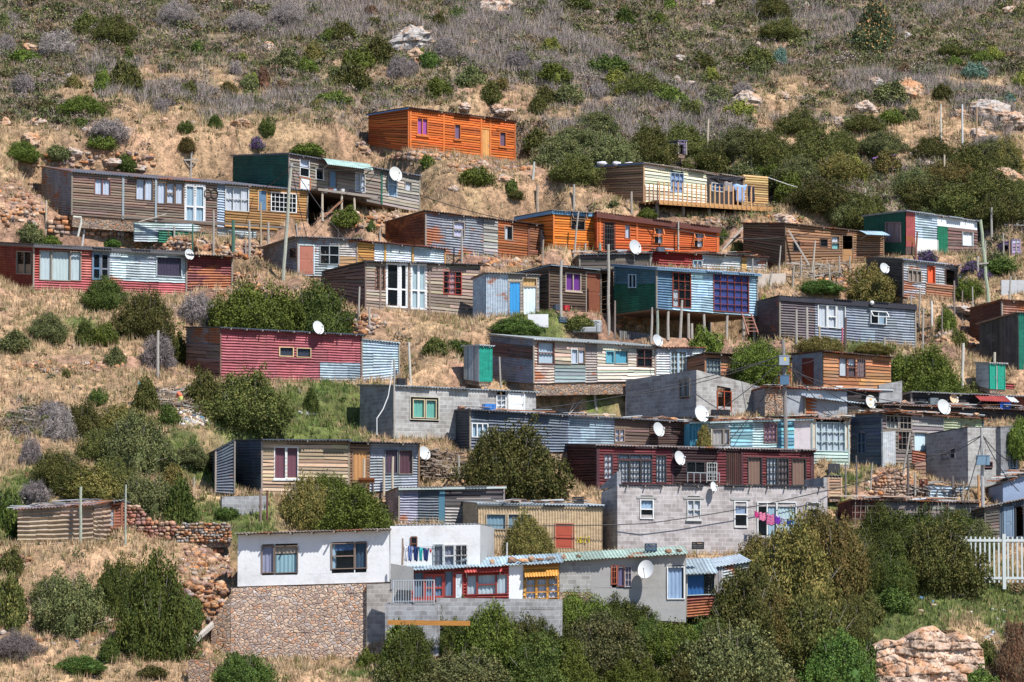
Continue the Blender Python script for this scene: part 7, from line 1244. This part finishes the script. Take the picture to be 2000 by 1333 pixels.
crate('brown shack with purple curtains', 1087, 606, 12, 10, (.06, .08, .12), 'dark crate by the purple curtained shack', .5); crate('low junk covered shack', 1800, 793, 15, 12, (.015, .02, .025), 'black crate among the junk on the flat roof', -.3); crate('low junk covered shack', 1823, 791, 17, 13, (.16, .2, .22), 'grey crate among the junk on the flat roof', -.4)
crate('dark red tin shack', 1290, 492, 14, 8, (.1, .12, .16), 'grey-blue crate under the white dish', .5)
ORD = ['first', 'second', 'third', 'fourth', 'fifth', 'sixth', 'seventh', 'eighth', 'ninth', 'tenth', 'eleventh', 'twelfth', 'thirteenth', 'fourteenth']
def roofstones(key, pts, off=-.35, cols=SCOL):
    r = np.random.default_rng(len(pts)+int(pts[0][0])); H = FR[key]; fl, fr_, br, bl = [Vector(q) for q in H['roof']]; th = H['th']
    for i, (px, wpx) in enumerate(sorted(pts)):
        y = 700; u = H['fp'].px(px, 800)[0]; k = H['O'][1]/F; f = min(1, max(0, (u-fl[0])/(fr_[0]-fl[0]))); g = r.uniform(.08, .22) if key != 'big' else .3; a = fl.lerp(fr_, f); b = bl.lerp(br, f); q = a.lerp(b, g); s = wpx*k*.55
        mb = MB(); V = rockverts(r, 1)[0]*np.array([s, s*.8, s*.75]); mb.add([tuple(v) for v in V], [tuple(f) for f in RF], tuple(cols[r.integers(0, len(cols))])); o = mb.build('roof_stone', rockm()); w_ = Matrix.Rotation(th, 4, 'Z') @ q
        o.location = (H['O'][0]+w_.x, H['O'][1]+w_.y, H['O'][2]+w_.z+s*.45); tag(o, '%s stone from the left on the roof of the %s' % (ORD[i], SHORT.get(key, key)), 'stone', 'stones weighing down the tin roofs')
roofstones('dark blue long shack', [(833, 12), (845, 14), (912, 15), (923, 9), (975, 13), (993, 15), (1077, 13), (1125, 9), (1149, 16), (1190, 18), (1248, 14), (1300, 20), (1335, 18)]); roofstones('red framed house', [(962, 15), (1000, 22), (1020, 24), (1038, 20), (1055, 16), (1075, 22)]); roofstones('grey cement house', [(1088, 16), (1105, 14), (1304, 18), (1345, 22), (1372, 14)] if False else [(1100, 18), (1130, 14), (1304, 18), (1325, 20)])
roofstones('grey block house with teal curtains', [(900, 11), (912, 9), (955, 12), (1000, 10)]); roofstones('rusty orange tin shed', [(1600, 9), (1640, 12), (1690, 10)]); roofstones('low junk covered shack', [(1745, 14), (1768, 18), (1790, 13), (1856, 12), (1880, 15), (1925, 22), (1950, 12)]); roofstones('dark timber house with heaped roof', [(1735, 10), (1795, 12), (1816, 20), (1828, 9), (1880, 16), (1905, 22)])
roofstones('turquoise patched house', [(1360, 12), (1440, 12), (1456, 14), (1478, 9), (1500, 10), (1548, 16), (1562, 14), (1578, 14)]); roofstones('cream corrugated house', [(1005, 11), (1018, 12), (1080, 10)]); roofstones('square grey block house', [(1900, 8)]); roofstones('low ruined pole shack', [(1770, 9), (1816, 16)]); roofstones('house with the wide turquoise grid window', [(1600, 14), (1618, 12), (1640, 10)])
roofstones('green tin and plank house', [(700, 8)]); roofstones('cream plank house with the deck', [(1300, 8)])
def scrap(key, px0, px1, n, seed, desc, up=.06):
    H = FR[key]; fl, fr_, br, bl = [Vector(q) for q in H['roof']]; r = random.Random(seed); mb = MB(); cols = [(.36, .30, .26), (.45, .50, .54), (.30, .13, .08), (.5, .42, .36), (.12, .12, .13), (.55, .58, .6), (.38, .2, .12)]
    for i in range(n):
        u = H['fp'].px(r.uniform(px0, px1), 800)[0]; f = min(1, max(0, (u-fl[0])/(fr_[0]-fl[0]))); q = fl.lerp(fr_, f).lerp(bl.lerp(br, f), r.uniform(.02, .55)); a = r.choice((0, 0, .2, -.2, 1.3, .5)); l = r.uniform(.25, 1.1); d = Vector((cos(a)*l, sin(a)*l*.5, r.uniform(-.03, .06))); q = q+Vector((0, 0, up+r.uniform(0, .16)))
        if r.random() < .55: mb.bar(q-d, q+d, r.uniform(.04, .1), r.uniform(.03, .07), r.choice(cols))
        else: mb.bar(q-d*.7, q+d*.7, r.uniform(.3, .6), .02, r.choice(cols))
    o = mb.build('roof_scrap', flatm(.8)); o.location = H['O']; o.rotation_euler = (0, 0, H['th']); tag(o, desc, 'scrap', kind='stuff')
scrap('low junk covered shack', 1725, 2000, 110, 1, 'offcuts of tin and timber heaped along the junk covered roof at right'); scrap('dark timber house with heaped roof', 1722, 1915, 70, 2, 'scrap boards and sheets heaped on the dark timber house roof'); scrap('turquoise patched house', 1350, 1584, 60, 3, 'rusty scrap and planks laid on the roof of the turquoise house')
scrap('house with the wide turquoise grid window', 1586, 1656, 20, 4, 'rusty scrap on the turquoise window house roof'); scrap('rough stone house', 1500, 1715, 40, 5, 'planks and scrap on the roof of the rough stone house'); scrap('low ruined pole shack', 1664, 1910, 60, 6, 'sticks and torn sheets on the ruined shack roof'); scrap('dark blue long shack', 918, 1338, 24, 7, 'few planks and sheets on the dark blue shack roof')
scrap('cream corrugated house', 936, 1174, 26, 8, 'flattened tin offcuts on the cream corrugated house roof'); scrap('dark red tin shack', 1275, 1495, 30, 9, 'scrap on the dark red tin shack roof'); scrap('dark pole shelter', 1135, 1268, 26, 10, 'scrap on the dark pole shelter'); scrap('striped tin shed by the stone walls', 34, 180, 18, 11, 'torn strips of rusty sheet on the striped shed roof'); scrap('blue-grey rendered house', 1962, 2030, 40, 12, 'dark bags and scrap heaped on the blue-grey rendered house')
# grey sofa on the bank
p = Vector(hit(1148, 655)); k = p[1]/F; sf = empty('sofa', p, radians(-8), 'old grey sofa left on the dirt bank among the shacks', 'sofa'); w_ = 54*k
def rbox(name, a, b, mat, par, bev=.06):
    mb = MB(); mb.box(a, b); o = mb.build(name, mat, par); md = o.modifiers.new('bevel', 'BEVEL'); md.width = bev; md.segments = 3; return o
sm_ = cloth((.36, .37, .38)); rbox('seat', (-w_/2+.15, -.75, .1), (w_/2-.15, 0, .42), sm_, sf); rbox('backrest', (-w_/2, -.12, .12), (w_/2, .2, .88), sm_, sf, .1); rbox('armrest', (-w_/2, -.8, .08), (-w_/2+.2, 0, .6), sm_, sf); rbox('armrest', (w_/2-.2, -.8, .08), (w_/2, 0, .6), sm_, sf)
# scrap wood pile, rubbish heap
def pile(name, label, cx, cy, rx, ry, n, cols, seed, L=(.5, 1.6)):
    r = random.Random(seed); mb = MB()
    for i in range(n):
        p = Vector(hit(cx+r.uniform(-rx, rx), cy+r.uniform(-ry, ry)))+Vector((0, 0, r.uniform(.02, .35))); a = r.uniform(-.5, .5)+(pi/2 if r.random() < .15 else 0); l = r.uniform(*L)/2; d = Vector((cos(a)*l, sin(a)*l, r.uniform(-.25, .25)*l)); c = r.choice(cols); mb.bar(p-d, p+d, r.uniform(.04, .13), r.uniform(.02, .06), c)
    tag(mb.build(name, flatm(.9)), label, 'pile', kind='stuff')
pile('scrap_wood', 'heap of scrap planks and pallets right of the veranda house', 862, 915, 42, 26, 190, [(.34, .27, .22), (.26, .19, .15), (.42, .35, .29), (.2, .15, .12)], 3)
pile('scrap_wood', 'loose scrap planks under the ruined shack at right', 1815, 962, 60, 10, 60, [(.34, .27, .22), (.3, .3, .3), (.42, .35, .29)], 5); pile('scrap_wood', 'scattered scrap wood by the green porch posts', 1600, 535, 50, 14, 60, [(.34, .27, .22), (.42, .38, .34)], 6)
pile('roof_scrap', 'sticks and tin scraps around the dark red tin shack', 1160, 522, 36, 8, 60, [(.3, .28, .26), (.2, .15, .12), (.42, .4, .38)], 8); pile('dry_branches', 'tangle of dry branches above the rubbish heap', 345, 785, 45, 18, 110, [(.34, .28, .24), (.2, .16, .13), (.5, .46, .42)], 9, (.5, 1.3)); pile('dry_branches', 'tangled dry branches on the left slope', 75, 830, 50, 22, 90, [(.34, .30, .28), (.24, .2, .19)], 10, (.6, 1.5))
rubble('litter', 'rubbish heap of pale plastic and cloth scraps beside the olive bush', [(372, 818, 26, 16, 130), (335, 795, 18, 10, 20), (395, 825, 16, 8, 40), (1790, 1165, 90, 30, 30), (1930, 1230, 50, 50, 40), (600, 806, 14, 6, 30), (200, 1210, 120, 60, 18), (700, 1300, 40, 20, 20)], 44, .06, .22, np.array([(.65, .65, .65), (.5, .52, .56), (.1, .25, .5), (.6, .58, .4), (.7, .7, .7), (.3, .32, .34)]))
for (px, py, c, d) in ((274, 756, (.02, .42, .55), 'bright turquoise plastic bag snagged on the slope bushes'), (1050, 200, (.03, .35, .5), 'blue plastic bag caught in an upper hillside bush'), (350, 775, (.62, .15, .08), 'small red cloth scrap on the rubbish heap'), (353, 783, (.5, .5, .15), 'yellow-green plastic scrap on the rubbish heap')):
    p = Vector(hit(px, py+8)); mb = MB(); vs = []; r = random.Random(px)
    for i in range(8): a = 2*pi*i/8; q = r.uniform(.14, .3); vs.append((cos(a)*q*.7, r.uniform(-.08, .08), .28+sin(a)*q))
    vs.append((0, -.12, .3)); mb.add(vs, [(i, (i+1) % 8, 8) for i in range(8)]); o = mb.build('plastic_bag', cloth(c)); o.location = p; md = o.modifiers.new('thickness', 'SOLIDIFY'); md.thickness = .02; tag(o, d, 'plastic bag')
# white sacks on the cream house roof
for px, wp, d in ((1175, 22, 'leftmost'), (1205, 30, 'middle'), (1232, 26, 'rightmost')):
    H = FR[K1]; p = near(K1, px+50, 318, -.2); p = Vector(at(px, 324, H['O'][1]+2.2)); k = p[1]/F; mb = MB(); r = np.random.default_rng(px); V = rockverts(r, 1)[0]*np.array([wp*k*.55, .4, .2]); mb.add([tuple(v) for v in V], [tuple(f) for f in RF]); o = mb.build('plastic_sheet_bundle', cloth((.7, .68, .74)), None, True); o.location = p+Vector((0, 0, .12)); tag(o, d+' white plastic bundle on the roof of the cream deck house', 'bundle', 'white bundles on the roof')
# barbecue drum
p = near('grey tin veranda house', 716, 934, 1.2); bb = empty('barbecue', p, 0, 'rusty half drum barbecue beneath the orange door curtain', 'barbecue'); mb = MB(); vs = []; fs = []
for i in range(9):
    a = pi+pi*i/8
    for x in (-.42, .42): vs.append((x, .26*cos(a), .26*sin(a)))
for i in range(8): fs.append((2*i, 2*i+1, 2*i+3, 2*i+2))
fs += [tuple(range(0, 18, 2)), tuple(range(1, 18, 2))[::-1]]; mb.add(vs, fs); mb.build('drum', tin((.2, .08, .05), .8), bb); mb = MB()
for x in (-.35, .35): mb.bar((x, -.15, -.2), (x*1.1, -.25, -.85), .035); mb.bar((x, .15, -.2), (x*1.1, .25, -.85), .035)
mb.bar((-.35, 0, -.2), (.35, 0, -.2), .03); mb.build('stand', paint((.15, .1, .08)), bb)
# wire coils on the weathered house
for px, d in ((406, 'left'), (419, 'right')):
    p = near('long weathered plank house', px, 379, .06); mb = MB(); q = [(cos(2*pi*i/16)*.21, 0, sin(2*pi*i/16)*.28) for i in range(17)]; mb.tube(q, .03, 6); o = mb.build('bicycle_tyre', paint((.03, .03, .03))); o.location = p; o.rotation_euler = (0, 0, FR['long weathered plank house']['th']); tag(o, d+' black tyre hung on the wall right of the white double door', 'tyre')
# pots on the porch
for px, c, d in ((636, (.7, .7, .7), 'white'), (645, (.4, .08, .06), 'red'), (653, (.35, .5, .7), 'blue'), (669, (.72, .72, .72), 'larger white')):
    p = near('green tin and plank house', px, 376, 1.2); mb = MB(); mb.tube([(0, 0, -.05), (0, 0, .2)], [.11, .14], 10); o = mb.build('bucket', paint(c)); o.location = p; tag(o, d+' bucket standing on the raised grey porch', 'bucket')
# wall lamp
p = near('dark grey tin house', 1703, 592, .25); mb = MB(); mb.tube([(0, 0, -.13), (0, 0, -.11), (0, 0, -.05), (0, 0, .05), (0, 0, .11), (0, 0, .13)], [.02, .08, .13, .13, .08, .02], 12); L_ = empty('wall_lamp', p, 0, 'round white lamp under the eave of the dark grey tin house', 'lamp'); mb.build('lamp_globe', paint((.7, .7, .7)), L_, True); mb = MB(); mb.bar((0, 0, .1), (.0, .25, .15), .04); mb.build('bracket', paint(DARK), L_)
# painted letters on the cream house: HBI9
H = FR['cream corrugated house']; mb = MB(); u0, z1 = H['fp'].px(1128, 1049); u1, z0 = H['fp'].px(1152, 1061); w_, h = (u1-u0)/4.3, z1-z0
G = {0: [((0, 0), (0, 1)), ((.8, 0), (.8, 1)), ((0, .5), (.8, .5))], 1: [((0, 0), (0, 1)), ((0, 1), (.7, .8)), ((.7, .8), (0, .52)), ((0, .52), (.8, .25)), ((.8, .25), (0, 0))], 2: [((.4, 0), (.4, 1)), ((.1, 0), (.8, 0)), ((.1, 1), (.7, 1)), ((.38, 1.35), (.45, 1.45))], 3: [((.7, 0), (.75, 1)), ((.75, 1), (.1, .95)), ((.1, .95), (.1, .5)), ((.1, .5), (.75, .5))]}
for i in G:
    for a, b in G[i]: f = lambda q: (u0+(i*1.1+q[0])*w_, -.03, z0+q[1]*h); mb.bar(f(a), f(b), .035, .012)
mb.build('painted_letters', paint((.75, .55, .02)), H['root'])
# barred opening and awning poles on the ruined shack etc.
mb = MB(); r = random.Random(5); H = FR['low ruined pole shack']
for i in range(26): u = H['W']*(i+.5)/26; mb.bar((u, -.1, -.1), (u+r.uniform(-.15, .15), -.12, H['zt0']*r.uniform(.6, 1.1)), .03)
for j in range(4): mb.bar((0, -.13, .3+j*.35), (H['W'], -.13, .35+j*.35), .02)
mb.build('stick_screen', wood(GREYW), H['root'])
# veranda rail on maroon house
H = FR['maroon house']; a, b = H['fp'].px(1338, 943), H['fp'].px(1400, 945); mb = MB()
for i in range(6): u = a[0]+(b[0]-a[0])*i/5; mb.box((u-.02, -.4, a[1]), (u+.02, -.36, a[1]+.55))
mb.box((a[0], -.4, a[1]+.5), (b[0], -.36, a[1]+.55)); mb.build('veranda_rail', paint((.3, .32, .34)), H['root'])
# parapet piece of big block house
slab('grey block parapet rising at the left corner of the big block house', 'parapet', (1176, 955, 975), (1206, 921, 946), 60, 'block', (.17, .185, .215), 0, .2, key='big grey block house', off=.02) if False else None
H = FR['big grey block house']; mb = MB(); zt = H['fp'].px(1206, 921)[1]; z0 = H['zt0']
mb.hexa([(-.02, .0, z0-.05), (.22, .0, z0-.05), (.22, 2.6, z0-.05), (-.02, 2.6, z0-.05), (-.02, 0, zt), (.22, 0, zt), (.22, 2.6, z0+.02), (-.02, 2.6, z0+.02)]); mb.build('parapet', block((.25, .26, .29)), H['root'])
u = H['W']; z1 = H['zt1']; mb = MB(); mb.box((u-.22, 0, z1-.05), (u+.01, 2.6, z1+.55)); mb.build('parapet', block((.34, .34, .34)), H['root'])
